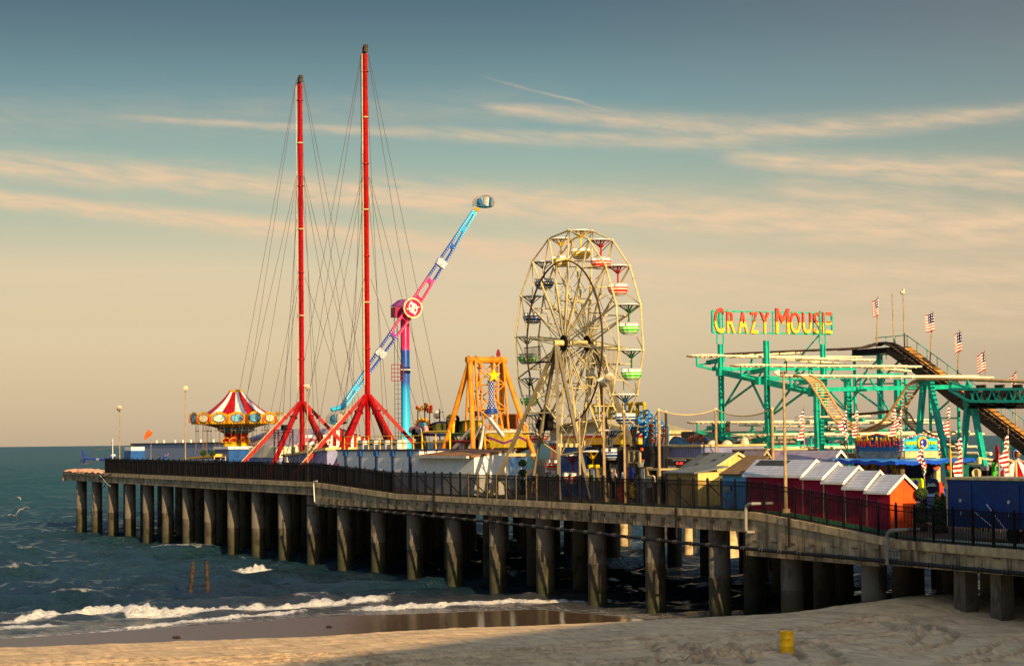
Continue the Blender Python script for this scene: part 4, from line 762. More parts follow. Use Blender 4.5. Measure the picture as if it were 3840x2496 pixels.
for i in range(NR):
    a0, a1 = 2*math.pi*(i-.5)/NR+.1, 2*math.pi*(i+.5)/NR+.1; am = (a0+a1)/2
    def rp(a, z, r=1.): return Vector((cx_+RR*r*math.cos(a), cv+RR*r*math.sin(a), z))
    mb = MB(); top = []
    for j in range(13):
        u_ = j/12; a = a0+(a1-a0)*u_; sc_h = .28*math.sin(math.pi*u_)**.6+(.12*(1 if .32 < u_ < .68 else 0)); top.append((a, zt+sc_h))
    for j in range(12):
        (aa, za), (ab, zb2) = top[j], top[j+1]; rad_ = lambda a: math.cos(math.pi/NR)/math.cos(a-am)
        lo_ = zb-.16*(j % 2); lo2 = zb-.16*((j+1) % 2)
        mb.add([rp(aa,za,rad_(aa)*1.0), rp(ab,zb2,rad_(ab)), rp(ab,lo2,rad_(ab)*.955), rp(aa,lo_,rad_(aa)*.955)], [(0,1,2,3)])
        mb.add([rp(aa,za,rad_(aa)*.975), rp(ab,zb2,rad_(ab)*.975), rp(ab,lo2,rad_(ab)*.93), rp(aa,lo_,rad_(aa)*.93)], [(3,2,1,0)])
    pn = obj('rim_panel', mb, gold, t)
    nrm = Vector((math.cos(am), math.sin(am), -.08)).normalized(); tg = Vector((-math.sin(am), math.cos(am), 0)); cc_ = rp(am, (zt+zb)/2+.1, math.cos(math.pi/NR)*.985)
    mb = MB(); mb.disc(cc_+nrm*.01, nrm, .80, .05, 22, .50, tg); obj('picture_frame', mb, purple if i % 2 else blue, pn)
    mb = MB(); mb.disc(cc_+nrm*.06, nrm, .70, .03, 22, .42, tg); obj('picture', mb, pic[i % 3], pn)
    mb = MB(); cb = rp(a0, (zt+zb)/2, .995); n2 = Vector((math.cos(a0), math.sin(a0), 0)); mb.disc(cb, n2, .17, .06, 14, .38, Vector((-n2.y, n2.x, 0))); obj('red_boss', mb, orange, pn)
mb = MB(); mb.lathe((cx_,cv,0), [(RR*.93,Z(404)),(RR*.75,Z(408)),(RR*.5,Z(430)),(RR*.42,Z(440)),(RR*.40,Z(440))], 32); obj('soffit', mb, mat('olive_gold', rgb(140,110,30), .6, var=.5, scale=4), t)
mb = MB(); mb.lathe((cx_,cv,0), [(RR*.40,Z(438)),(RR*.395,Z(452)),(RR*.36,Z(468)),(RR*.26,Z(484))], 28); obj('blue_drum', mb, mat('drum_blue', rgb(40,120,150), .5, var=.3), t)
mb = MB(); mb.lathe((cx_,cv,0), [(RR*.27,Z(484)),(RR*.25,Z(505)),(RR*.18,Z(530)),(RR*.14,Z(560))], 28); obj('red_cone', mb, red, t)
mb = MB(); mb.lathe((cx_,cv,0), [(RR*.14,Z(530)),(RR*.15,Z(560)),(RR*.25,Z(566)),(RR*.28,Z(586)),(RR*.28,zd(cx_))], 28); obj('base', mb, yellow, t)
for i in range(8):
    a = 2*math.pi*i/8+.3; d_ = Vector((math.cos(a), math.sin(a), 0)); tg = Vector((-d_.y, d_.x, 0)); c0 = Vector((cx_,cv,0)); pts = []
    for u_ in range(9): th = math.pi*u_/8; pts.append(c0+d_*RR*(.15+.13*math.sin(th*.5))+tg*.62*math.cos(th)*1.0+Vector((0,0,Z(560)+(Z(515)-Z(560))*math.sin(th))))
    mb = MB(); mb.prism(pts, d_*.08); lf = obj('petal', mb, gold, t); mb = MB(); m0 = sum(pts, Vector())/9; mb.prism([m0+(p_-m0)*.65+d_*.12 for p_ in pts], d_*.03); obj('petal_face', mb, red, lf)
for i in range(24): # hanging swing chairs: two chains, bar and seat, in clusters of the arms
    a = 2*math.pi*(i+.5)/24; r1 = RR*(.86 if i % 2 else .70); p = Vector((cx_+r1*math.cos(a), cv+r1*math.sin(a), Z(408))); tg = Vector((-math.sin(a), math.cos(a), 0)); mb = MB(); zb_ = Z(462); zs = Z(648)
    for s_2 in (-.28,.28):
        mb.tube(p+tg*s_2*.4, Vector((p.x,p.y,zb_))+tg*s_2, .018, n=4, cap=False); mb.tube(Vector((p.x,p.y,zb_))+tg*s_2, Vector((p.x,p.y,zs))+tg*s_2, .02, n=4, cap=False)
    mb.tube(Vector((p.x,p.y,zb_))-tg*.34, Vector((p.x,p.y,zb_))+tg*.34, .04, n=6); sw = obj('swing_chain', mb, mat('chain', rgb(120,90,60), .5), t)
    mb = MB(); s0 = Vector((p.x,p.y,zs)); d2 = Vector((math.cos(a), math.sin(a), 0)); mb.prism([s0-tg*.26-d2*.2, s0+tg*.26-d2*.2, s0+tg*.26+d2*.2, s0-tg*.26+d2*.2], (0,0,.05)); mb.prism([s0-tg*.26+d2*.2, s0+tg*.26+d2*.2, s0+tg*.26+d2*.2+Vector((0,0,.45)), s0-tg*.26+d2*.2+Vector((0,0,.45))], d2*.05); obj('swing_seat', mb, blue, sw)
# ================= striped tent with sign =================
gs = -112.; t = thing('striped_tent', 'tent with red and white striped gable and purple striped roof behind the masts', 'tent', (gs, 19, zd(gs)))
ap = RS(K(1290,880), gs); el_ = RS(K(690,1100), gs); er = RS(B(628,945), gs); zw = zd(gs); mb = MB(); n = 26
for i in range(n):
    y0 = el_.y+(er.y-el_.y)*i/n; y1 = el_.y+(er.y-el_.y)*(i+1)/n
    zt_ = lambda y: np.interp(y, [el_.y, ap.y, er.y], [el_.z, ap.z, er.z]); mb.m = i % 2
    mb.add([(gs,y0,zw),(gs,y1,zw),(gs,y1,zt_(y1)),(gs,y0,zt_(y0))], [(0,1,2,3)])
obj('gable', mb, [white, red], t)
for yy, zz_, nm in ((el_.y, el_.z, 0), (er.y, er.z, 1)):
    mb = MB(); nn = 30
    for i in range(nn):
        u0, u1 = i/nn, (i+1)/nn; mb.m = i % 2; p_ = lambda u_, x: (x, yy+(ap.y-yy)*u_, zz_+(ap.z-zz_)*u_)
        mb.add([p_(u0,gs+.25),p_(u1,gs+.25),p_(u1,gs-24),p_(u0,gs-24),*[(q[0],q[1],q[2]+.05) for q in (p_(u0,gs+.25),p_(u1,gs+.25),p_(u1,gs-24),p_(u0,gs-24))]], [(0,1,2,3),(7,6,5,4),(0,4,5,1)])
    obj('roof_slope', mb, [mat('pale_canvas', rgb(214,200,204), .7), mat('plum_canvas', rgb(92,44,96), .7)], t)
mb = MB(); mb.box((gs-24,el_.y,zw),(gs-.1,el_.y+.1,el_.z)); mb.box((gs-24,er.y-.1,zw),(gs-.1,er.y,er.z)); obj('side_wall', mb, white, t)
sa = RS(K(850,1092), gs+.4); sb = RS(K(1178,962), gs+.4); mb = MB(); mb.box((gs+.15,sa.y,sa.z),(gs+.3,sb.y,sb.z)); sg = obj('sign_board', mb, white, t)
sgw = sb.y-sa.y; sgh = sb.z-sa.z; mb = MB(); mb.text('Ocean Reef', (gs+.32, sa.y+sgw*.38, sa.z+sgh*.55), (0,1,0), (0,0,1), sgw*.62, sgh*.36, .01, .03); mb.text('Bar & Grill', (gs+.32, sa.y+sgw*.38, sa.z+sgh*.08), (0,1,0), (0,0,1), sgw*.6, sgh*.34, .01, .03); obj('sign_text', mb, red, sg)
mb = MB(); fc = Vector((gs+.32, sa.y+sgw*.16, sa.z+sgh*.5)); mb.prism([fc+Vector((0,.9*math.cos(a),.32*math.sin(a)*(1 if math.cos(a) < .2 else .6))) for a in [i*math.tau/14 for i in range(14)]], (.02,0,0)); obj('fish_mark', mb, mat('fish_paint', rgb(90,90,130), .5, var=.8, scale=2, col2=rgb(190,50,40)), sg)
# ================= lighting truss =================
a = RV(K(445,1300), 4.); c = RV(K(680,890), 4.); t = thing('truss_frame', 'black square lighting truss with a box lamp left of the left mast base', 'truss', (a.x, 4, zd(a.x))); zb = zd(a.x)
for xx in (a.x, a.x+(c.x-a.x)*.22, c.x-(c.x-a.x)*.5, c.x):
    mb = MB(); w_ = .16
    for q in (-w_, w_): mb.tube((xx+q,4,zb),(xx+q,4,c.z), .03, n=6)
    n = 14
    for i in range(n): z0 = zb+(c.z-zb)*i/n; z1 = zb+(c.z-zb)*(i+1)/n; mb.tube((xx-w_*(-1)**i,4,z0),(xx+w_*(-1)**i,4,z1), .018, n=4)
    obj('upright', mb, black, t)
mb = MB(); [mb.tube((a.x,4,c.z-q),(c.x,4,c.z-q), .03, n=6) for q in (0,.3)]; mb.tube((a.x+1,4,c.z-.3),(c.x,4,zb+2.5), .03); mb.tube((c.x,4,c.z-.3),(c.x-2,4,zb+2.5), .03); obj('cross_bar', mb, black, t)
mb = MB(); q = RV(K(568,868),4.); mb.cbox(q, .8,.4,.55); obj('box_lamp', mb, black, t)
# ================= red masts with guy cables =================
mv = 10.
def mast(px_top, px_joint, zone, label, left_ladder):
    j = RV(px_joint, mv); tp_ = RV(px_top, mv); x = j.x; zj = j.z; zt_ = tp_.z; zb = zd(x); t = thing('slingshot_mast', label, 'ride tower', (x, mv, zb), 'tall red masts of the sling ride')
    dx = (tp_.x-x)
    mb = MB(); hx = [( .27*math.cos(a), .27*math.sin(a)) for a in [math.radians(65+90*i) for i in range(4)]]
    nseg = 7
    mb.prism([(x+a, mv+b, zb) for a, b in hx], (0,0,zt_-zb-1)); obj('mast', mb, red, t)
    for i in range(1, nseg+1):
        z = zj+(zt_-zj)*i/(nseg+.6); mb = MB(); mb.tube((x,mv,z-.05),(x,mv,z+.05), .36, n=12); obj('flange', mb, red if i % 2 else cream, t)
    mb = MB(); mb.cbox((x+.1,mv,zt_-.6), .6,.4,.5); mb.cbox((x-.3,mv,zt_-.9), .6,.3,.15); mb.tube((x+.25,mv-.2,zt_-.3),(x+.25,mv+.2,zt_-.3), .2, n=12); obj('pulley_head', mb, brown, t)
    mb = MB(); lx = x-.45 if left_ladder else x-.42; ly = mv-.28
    for q in (-.12,.12): mb.tube((lx+q,ly-q*.4,zj+1),(lx+q,ly-q*.4,zt_-1.2), .025 if not left_ladder else .03, n=5)
    z = zj+1
    while z < zt_-1.3: mb.tube((lx-.12,ly,z),(lx+.12,ly,z), .018, n=4, cap=False); z += .6
    obj('ladder', mb, cream if left_ladder else black, t)
    if not left_ladder: mb = MB(); mb.tube((x+.1,mv-.33,zj+1),(x+.1,mv-.33,zt_-1), .04, n=6); obj('cable_tray', mb, cream, t)
    r0 = 7.6
    for i in range(6):
        a = math.radians(12+60*i); d_ = Vector((math.cos(a), math.sin(a), 0)); mb = MB(); p0 = Vector((x,mv,zj))+d_*.25; p1 = Vector((x,mv,zb))+d_*r0; mb.bar(p0, p1, .36, .34); obj('leg', mb, red, t)
        mb = MB(); q = p0+(p1-p0)*.2; mb.bar(q-(p1-p0).normalized()*.1, q+(p1-p0).normalized()*.1, .55, .5); obj('collar', mb, dred, t)
        mb = MB(); mb.cbox(p1, 1.1,1.1,.3); obj('foot', mb, dred, t)
    # stair on one leg
    a = math.radians(12+240); d_ = Vector((math.cos(a), math.sin(a), 0)); q0 = Vector((x,mv,zj))+d_*.25; q1 = Vector((x,mv,zb))+d_*r0; p0 = q0+(q1-q0)*.2+Vector((0,0,.36)); p1 = q0+(q1-q0)*.97+Vector((0,0,.36)); sd = d_.cross(Vector((0,0,1))).normalized()*.24; mb = MB()
    for q in (-1, 1): mb.bar(p0+sd*q, p1+sd*q, .04, .06)
    for i in range(16): c0 = p0+(p1-p0)*i/15; mb.bar(c0-sd, c0+sd, .07, .03)
    obj('stair', mb, cream, t)
    lv = [.985, .69, .38] if left_ladder else [.97, .62, .33]
    for li, f_ in enumerate(lv):
        zc = zj+(zt_-zj)*f_
        for i in range(6):
            if li and i % 2 == li % 2: 
                if li == 2: continue
            a = math.radians(-12+60*i+li*6); d_ = Vector((math.cos(a), math.sin(a), 0)); rr_ = 9.4-.9*li if i not in (3,) else 10.5; mb = MB(); mb.tube((x+d_.x*.4,mv+d_.y*.4,zc), (x+d_.x*rr_, mv+d_.y*rr_*.95, zb+.2), .022, n=4, cap=False); obj('guy_cable', mb, mat('cable', rgb(70,58,50), .6, var=.05), t)
    return x, zj
mast(I(130,285), (1132,1508), 0, 'left and lower of two very tall red masts held by guy cables', True)
mast(I(628,50), (1378,1482), 0, 'right and taller looking of two very tall red masts held by guy cables', False)
# ================= white buildings mid-left =================
greyw = mat('white_wall_paint', rgb(232,232,228), .7, var=.05, dirt=.12)  # one off-white for every face of both white buildings, faint dirt streaks
t, x0, x1, zb, zt = building('white_building', 'flat roofed white building with blue pilasters and a yellow roof railing', 'building', B(168,990), B(960,990), 3.2, 5, None, .14, greyw, navy)
for p in (245,385,542,700,868):
    a = RV(B(p,1000),3.1); mb = MB(); mb.box((a.x-.17,3.05,zb),(a.x+.17,3.2,zt-.15)); pl_ = obj('pilaster', mb, navy, t); mb = MB(); mb.box((a.x-.36,2.98,zt-.62),(a.x+.36,3.2,zt-.14)); obj('cap', mb, blue, pl_)
rt_ = thing('roof_railing', 'yellow tube railing along the roof of the white building', 'railing', ((x0+x1)/2, 3.6, zt))
rx = [RV(B(p,985),3.5).x for p in (238,358,470,582,695,800,905,985)]; hr_ = 1.15
for xx in rx: mb = MB(); mb.tube((xx,3.5,zt),(xx,3.5,zt+hr_), .045); obj('post', mb, yellow, rt_)
for hh in (.55, hr_): mb = MB(); mb.tube((rx[0],3.5,zt+hh),(rx[-1],3.5,zt+hh), .035); obj('rail', mb, yellow, rt_)
xa = rx[-1]+.1; xb = RV(B(1258,980),3.5).x; mb = MB(); mb.path([(xa,3.5,zt),(xa,3.5,zt+1.3),(xa+.25,3.5,zt+1.45),(xb-.25,3.5,zt+1.45),(xb,3.5,zt+1.3),(xb,3.5,zt)], .07, 8); mb.tube((xa,3.5,zt+.6),(xb,3.5,zt+.6), .05); mb.tube(((xa+xb)/2,3.5,zt),((xa+xb)/2,3.5,zt+1.45), .05); obj('gate_frame', mb, yellow, rt_)
for i, p in enumerate((420,530,640,752)):
    a = RV(B(p,985),5.); t2 = thing('air_conditioner', ['leftmost', 'second', 'third', 'rightmost'][i]+' of four grey air conditioning boxes behind the yellow railing', 'air conditioner', (a.x,5,zt), 'air conditioners on the white building roof')
    mb = MB(); mb.box((a.x-.85,4.6,zt),(a.x+.85,5.5,zt+.8)); obj('case', mb, lgrey, t2); mb = MB(); mb.box((a.x-.1,4.57,zt+.4),(a.x+.5,4.6,zt+.6)); obj('badge', mb, black, t2); mb = MB(); mb.tube((a.x-.4,5,zt+.8),(a.x-.4,5,zt+.86), .33, n=14); obj('fan_guard', mb, black, t2)
a = RV(B(960,1050),3.); c = RV(B(1490,1062),3.); cb = RS(B(1888,990), c.x); t = thing('white_building', 'white shed with a low brown roof and a broad sunlit end under the wheel leg', 'building', ((a.x+c.x)/2, 5, zd(c.x)))
zb = zd(c.x); ze = (a.z+c.z)/2; mb = MB(); mb.prism([(a.x,3,zb),(a.x,cb.y,zb),(a.x,cb.y,cb.z-.12),(a.x,3,ze-.1)], (c.x-a.x,0,0)); obj('wall', mb, greyw, t)
mb = MB(); mb.prism([(a.x-.3,2.7,ze-.1),(a.x-.3,cb.y+.1,cb.z-.1),(a.x-.3,cb.y+.1,cb.z+.03),(a.x-.3,2.7,ze+.05)], (c.x-a.x+.4,0,0)); obj('roof', mb, mat('brown_roof', rgb(150,108,72), .85, var=.3), t)
mb = MB(); mb.box((a.x-.35,2.45,ze-.16),(c.x-.3,2.7,ze+.02)); obj('gutter', mb, lgrey, t)
# ================= giant booster arm ride =================
ms = RV((1520,1640), 18.); mx_ = ms.x; zb = zd(mx_); piv = RS((1545,1155), mx_+1.); t = thing('booster_ride', 'giant rotating arm ride with a pink, blue and cyan column', 'ride', (mx_, piv.y-1., zb)); cy_ = RS((1519,1300), mx_).y
ppx = F/w2c(mx_, 18)[1]
cm = band_mat('column_gradient', [(0,rgb(60,190,230)),(.40,rgb(20,150,215)),(.46,rgb(12,90,180)),(.71,rgb(14,60,150)),(.75,rgb(236,18,90)),(1,rgb(240,16,100))], 'z', (0,0,RS((1519,1650),mx_).z), RS((1519,1180),mx_).z-RS((1519,1650),mx_).z, .3)
mb = MB(); rc = 17/ppx*1.0; mb.lathe((mx_,cy_,0), [(rc*1.9,zb),(rc*1.9,zb+.3),(rc*1.25,RS((1519,1660),mx_).z),(rc*1.06,RS((1519,1600),mx_).z),(rc,RS((1519,1450),mx_).z),(rc,RS((1519,1200),mx_).z),(rc*.7,piv.z-.3)], 24); obj('column', mb, cm, t)
zc = RS((1519,1388),mx_).z; mb = MB(); mb.lathe((mx_,cy_,zc), [(rc,-.35),(rc*1.14,-.3),(rc*1.14,.3),(rc,.35)], 24); obj('collar', mb, navy, t); mb = MB(); [mb.ball((mx_+rc*1.16*math.cos(a), cy_+rc*1.16*math.sin(a), zc+.05), .07, n=6, m=4) for a in [i*math.tau/24 for i in range(24)]]; struct(obj('collar_bulb', mb, white, t), 'stuff')
amt = band_mat('arm_gradient', [(0,rgb(236,16,96)),(.20,rgb(230,16,90)),(.28,rgb(30,60,150)),(.56,rgb(14,80,170)),(.68,rgb(20,150,215)),(1,rgb(60,200,240))], 'd', tuple(piv), 14.4, .3)
as_ = mx_+1.5; e1 = RS(J(862,150), as_); e2 = RS(J(55,1345), as_); pc = RS(J(480,742), as_)
def arm(e, nh):
    d_ = (e-pc); Ln = d_.length; d_.normalize(); nn = Vector((1,0,0)); sd = d_.cross(nn).normalized(); W0, W1 = .56, .26
    for q in (-1, 1):
        mb = MB(); n = nh*6
        a0 = pc+sd*q*(W0-.1)+d_*.2; a1 = e+sd*q*(W1-.09); mb.bar(a0-nn*.0, a1, .2, .4, up=nn); obj('arm_beam', mb, amt, t)
        mb = MB(); k = int(Ln/.28)
        for i in range(k):
            u_ = (i+.5)/k; wq = (W0+(W1-W0)*u_); c0 = pc+d_*(Ln*u_)+sd*q*(wq-.07)+nn*.22; mb.ball(c0, .055, n=5, m=3)
        struct(obj('light_bulb_row', mb, mat('bulb_white', (.85,.83,.8), .3, var=0.), t), 'stuff')
    for i in range(nh+1):
        u_ = (i+.55)/(nh+.6); wq = W0+(W1-W0)*u_; c0 = pc+d_*(Ln*u_); hw = .22; mb = MB()
        mb.prism([c0+sd*(wq-.18)-d_*(hw+.22)-nn*.15, c0+sd*(wq-.3)-d_*hw-nn*.15, c0-sd*(wq-.3)-d_*hw-nn*.15, c0-sd*(wq-.18)-d_*(hw+.22)-nn*.15, c0-sd*(wq-.18)+d_*(hw+.22)-nn*.15, c0-sd*(wq-.3)+d_*hw-nn*.15, c0+sd*(wq-.3)+d_*hw-nn*.15, c0+sd*(wq-.18)+d_*(hw+.22)-nn*.15], nn*.3); obj('arm_web', mb, amt, t)
    u_ = .46; c0 = pc+d_*(Ln*u_); mb = MB(); mb.bar(c0-d_*.38, c0+d_*.38, 1.06, .55, up=nn); ck = obj('arm_joint', mb, mat('joint_bulbs', (.7,.68,.66), .4, var=.9, scale=9, col2=rgb(20,40,110)), t)
    return d_, sd
arm(e1, 5); arm(e2, 5)
mb = MB(); dc_ = RS(J(481,741), as_+.75); dr_ = 56/1.6277/ppx/.95; mb.disc(dc_, (1,0,0), dr_, .2, 40); dk = obj('logo_disc', mb, pink, t); mb = MB(); mb.tube(dc_+Vector((.05,0,0)), dc_+Vector((.26,0,0)), dr_*1.04, dr_*1.04, 40, False); mb.tube(dc_+Vector((.26,0,0)), dc_+Vector((.05,0,0)), dr_*.9, dr_*.9, 40, False)
mb.add([dc_+Vector((.26, dr_*k*math.cos(i*math.tau/40), dr_*k*math.sin(i*math.tau/40))) for k in (.9,1.04) for i in range(40)], [(i,(i+1)%40,40+(i+1)%40,40+i) for i in range(40)]); obj('bulb_ring', mb, mat('ring_cream', rgb(250,220,150), .4), dk)
tl = Vector((0, math.cos(math.radians(-35)), math.sin(math.radians(-35)))); tu = Vector((0, -tl.z, tl.y)); W_ = dr_*1.15; Hh = dr_*.46
mb = MB(); mb.text('MIX', dc_+Vector((.24,0,0))-tl*W_*.5+tu*.03, tl, tu, W_, Hh, .03, .06); mb.text('MIX', dc_+Vector((.24,0,0))+tl*W_*.5-tu*.03, -tl, -tu, W_, Hh, .03, .06); obj('logo_letters', mb, white, dk)
mb = MB(); q0 = RS(J(368,735), mx_); q1 = RS(J(428,688), mx_); mb.box((mx_-.8,q0.y,RS(J(400,797),mx_).z),(mx_+.4,q0.y+1.5,q0.z)); mb2 = MB(); mb2.prism([(mx_-.9,q0.y-.1,q0.z+.1),(mx_-.9,q0.y+.9,q1.z),(mx_-.9,q0.y+2.4,q1.z),(mx_-.9,q0.y+2.4,q0.z+.1)], (1.2,0,0)); obj('service_cage', mb, mat('cage_maroon', rgb(150,30,70), .5), t); obj('cage_roof', mb2, purple, t)
yl = RS(J(392,1100),mx_).y; mb = MB(); za = RS(J(392,1085),mx_).z; zb2 = RS(J(392,1183),mx_).z
for dx_ in (-.4,.4):
    for dy in (-.5,.5): mb.tube((mx_+dx_,yl+dy,zb2),(mx_+dx_,yl+dy,za), .035, n=5)
for z in np.linspace(zb2, za, 5): mb.path([(mx_-.4,yl-.5,z),(mx_+.4,yl-.5,z),(mx_+.4,yl+.5,z),(mx_-.4,yl+.5,z),(mx_-.4,yl-.5,z)], .03, 5)
obj('landing_cage', mb, MATS['cage_maroon'], t)
mb = MB(); [mb.tube((mx_+.2,yl+q,zb),(mx_+.2,yl+q,piv.z-1), .03, n=5) for q in (-.05,.42,-.42)]; z = zb
while z < zb2: mb.tube((mx_+.2,yl-.42,z),(mx_+.2,yl+.42,z), .025, n=4); z += .5
obj('ladder', mb, navy, t)
def pod(c, flip, nm):
    up = Vector((0,0,1)); cyl = MB(); n = 16; rad_ = 1.0
    th0, th1 = (math.radians(-25), math.radians(205)); 
    for k, (rx_, wx) in enumerate(((rad_,.7),)):
        vs = []; N_ = 18
        for i in range(N_+1):
            a = th0+(th1-th0)*i/N_
            for x_ in (-wx, wx): vs.append(c+Vector((x_, rad_*math.cos(a), rad_*.82*math.sin(a)-.1)))
        cyl.add(vs, [(2*i,2*i+1,2*i+3,2*i+2) for i in range(N_)], True)
    cyl.tube(c+Vector((.6,rad_*math.cos(th0),rad_*.82*math.sin(th0)-.1)), c+Vector((-.6,rad_*math.cos(th0),rad_*.82*math.sin(th0)-.1)), .05)
    pdn = obj('seat_pod', cyl, mat('smoky_shell', rgb(190,140,60), .35, alpha=.42, var=.5, scale=2.), t)
    mb = MB(); mb.ball(c+Vector((0,.1,-.42)), .4,.95,.2); mb.ball(c+Vector((0,.55,.05)), .35,.3,.5); mb.ball(c+Vector((0,-.45,.0)), .35,.3,.42); [mb.tube((c.x+.35,c.y-.5+i*.3,c.z-.35),(c.x+.3,c.y-.4+i*.3,c.z+.5), .06) for i in range(5)]; obj('seat_row', mb, mat('pod_blue', rgb(10,110,160), .4, var=.5, scale=5, col2=(.01,.02,.05)), pdn)
    mb = MB(); mb.box((c.x+.42,c.y+.05,c.z-.4),(c.x+.5,c.y+.4,c.z+.5)); obj('pod_sign', mb, mat('pod_sign_white', (.75,.6,.55), .5, var=.5, scale=6, col2=rgb(200,60,50)), pdn)
c1 = RS(J(915,95), as_); c2 = RS(J(22,1415), as_); pod(c1, 0, 'a'); pod(c2, 1, 'b')
for e, c in ((e1, c1), (e2, c2)): mb = MB(); mb.tube(e, c+Vector((0,-.6,-.7 if e is e1 else .9)), .28, .2, 10); obj('pod_neck', mb, cyan if e is e2 else gold, t)
# ================= music ride with a pink car =================
rv = 12.; q0 = RV(B(925,860), rv); q1 = RV(B(1530,850), rv); t = thing('music_ride', 'painted ride backdrop with a pink car, sunburst and jukebox on a rainbow beam', 'ride', ((q0.x+q1.x)/2, rv, zd(q0.x)))
def fl(pts, v, th, name, m, par): mb = MB(); mb.prism([RV(p, v) for p in pts], (0,th,0)); return obj(name, mb, m, par)
rb = mat('rainbow_beam', rgb(30,100,50), .5); n_ = rb.node_tree; b = n_.nodes['Principled BSDF']; g = nd(n_, 'ShaderNodeNewGeometry'); x = nd(n_, 'ShaderNodeSeparateXYZ'); n_.links.new(g.outputs['Position'], x.inputs[0]); mr = nd(n_, 'ShaderNodeMapRange'); mr.inputs[1].default_value = q0.x; mr.inputs[2].default_value = q1.x; n_.links.new(x.outputs[0], mr.inputs[0]); cr = nd(n_, 'ShaderNodeValToRGB'); e0 = cr.color_ramp.elements; stp = [(0,rgb(120,30,90)),(.2,rgb(80,20,110)),(.32,rgb(30,40,140)),(.48,rgb(20,120,140)),(.62,rgb(30,110,30)),(1,rgb(50,120,20))]
while len(e0) < len(stp): e0.new(.5)
for q, (p, c) in zip(e0, stp): q.position = p; q.color = (*c, 1)
n_.links.new(mr.outputs[0], cr.inputs[0]); n_.links.new(cr.outputs[0], b.inputs['Base Color'])
fl([B(925,862),B(935,835),B(1545,832),B(1545,868)], rv, .5, 'rainbow_beam', rb, t)
mural = mat('mural', rgb(236,206,70), .6, var=.9, scale=1.6, col2=(.12,.05,.02)); mural2 = mat('mural_green', rgb(206,206,80), .6, var=.9, scale=1.6, col2=(.03,.07,.03))
fl([B(1045,832),B(1052,760),B(1090,735),B(1150,722),B(1220,730),B(1222,832)], rv+.3, .2, 'mural_panel', mural, t)
fl([B(1300,832),B(1300,745),B(1360,722),B(1430,712),B(1540,720),B(1540,832)], rv+.3, .2, 'mural_panel', mural2, t)
fl([B(1052,758),B(1090,732),B(1150,718),B(1222,726),B(1222,736),B(1150,730),B(1092,744),B(1058,768)], rv+.2, .3, 'blue_crest', mat('crest_blue', rgb(30,70,160), .5), t); fl([B(1300,738),B(1360,716),B(1430,706),B(1540,712),B(1540,722),B(1430,718),B(1360,728),B(1300,752)], rv+.2, .3, 'green_crest', mat('crest_green', rgb(50,110,30), .5), t)
sb_ = []; c0 = (985,760)
for i in range(19): a = math.radians(-25+12.8*i); r_ = (86 if i % 2 else 58); sb_.append(B(c0[0]+r_*math.cos(a), c0[1]-r_*math.sin(a)*.92))
fl(sb_+[B(940,830),B(1035,830)], rv+.05, .2, 'sunburst', mat('sunburst_yellow', rgb(236,176,30), .5, var=.3, scale=4), t)
fl([B(c0[0]+52*math.cos(math.radians(a)), c0[1]-52*math.sin(math.radians(a))*.95) for a in range(-20, 201, 20)]+[B(945,835),B(1040,835)], rv-.05, .1, 'sunburst_core', dred, t)
ct = fl([B(858,795),B(862,782),B(885,772),B(925,772),B(950,768),B(1010,765),B(1018,820),B(1012,832),B(870,832),B(856,815)], rv-.8, .35, 'pink_car', lpink, t)
fl([B(942,770),B(950,738),B(962,730),B(1000,730),B(1012,768)], rv-.72, .25, 'windscreen', mat('car_glass', rgb(40,150,175), .15), ct); fl([B(855,808),B(862,802),B(905,800),B(932,812),B(930,828),B(900,838),B(862,832)], rv-.9, .2, 'bumper', mat('chrome_teal', rgb(60,140,140), .2, metal=.4), ct)
for (wx, wy_) in ((968,820),(905,838)):
    cw_ = RV(B(wx,wy_), rv-.9); mb = MB(); mb.disc(cw_, (0,1,0), .50, .25, 22); wh = obj('wheel', mb, black, ct); 
    if wx == 968: mb = MB(); mb.disc(cw_+Vector((0,-.03,0)), (0,1,0), .40, .03, 20); obj('white_wall', mb, white, wh); mb = MB(); mb.disc(cw_+Vector((0,-.06,0)), (0,1,0), .31, .03, 20); obj('hub_cap', mb, MATS['chrome_teal'], wh)
jk = fl([B(1218,828),B(1218,690),B(1228,668),B(1248,656),B(1270,654),B(1292,664),B(1306,688),B(1308,828)], rv-.5, .45, 'jukebox', black, t)
mb = MB(); pts = [RV(B(*p), rv-.6) for p in ((1290,828),(1292,700),(1286,680),(1270,668),(1255,664),(1240,672))]; mb.path(pts, .15, 8); obj('yellow_tube', mb, yellow, jk); fl([B(1232,755),B(1232,708),B(1272,708),B(1272,755)], rv-.55, .04, 'speaker_panel', MATS['sunburst_yellow'], jk); fl([B(1215,704),B(1215,690),B(1310,690),B(1310,704)], rv-.58, .05, 'chrome_band', white, jk); fl([B(1225,800),B(1252,770),B(1278,800),B(1252,806)], rv-.55, .04, 'record_badge', yellow, jk)
for i, (ch, x_, y_, w_, h_, m_) in enumerate((("'", 930, 580, 14, 22, red), ("N", 950, 608, 46, 40, gold), ("R", 1008, 602, 40, 64, red), ("o", 1036, 620, 22, 30, dred), ("l", 1050, 618, 14, 60, gold), ("l", 1066, 618, 14, 60, red))):
    p_ = RV(B(x_, y_+22), rv+.2); s__ = pm(B(x_, y_), rv); mb = MB(); mb.text(ch, p_, (1,0,.12), (.18,0,1), w_/2.5778/s__/.5, h_/2.5778/s__*1.25, .08, .05); obj('sign_letter', mb, m_, t)
fl([B(1012,590),B(1008,572),B(1018,555),B(1040,553),B(1052,565),B(1046,580),B(1040,572),B(1030,563),B(1020,570)], rv+.1, .12, 'sign_swirl', gold, t)
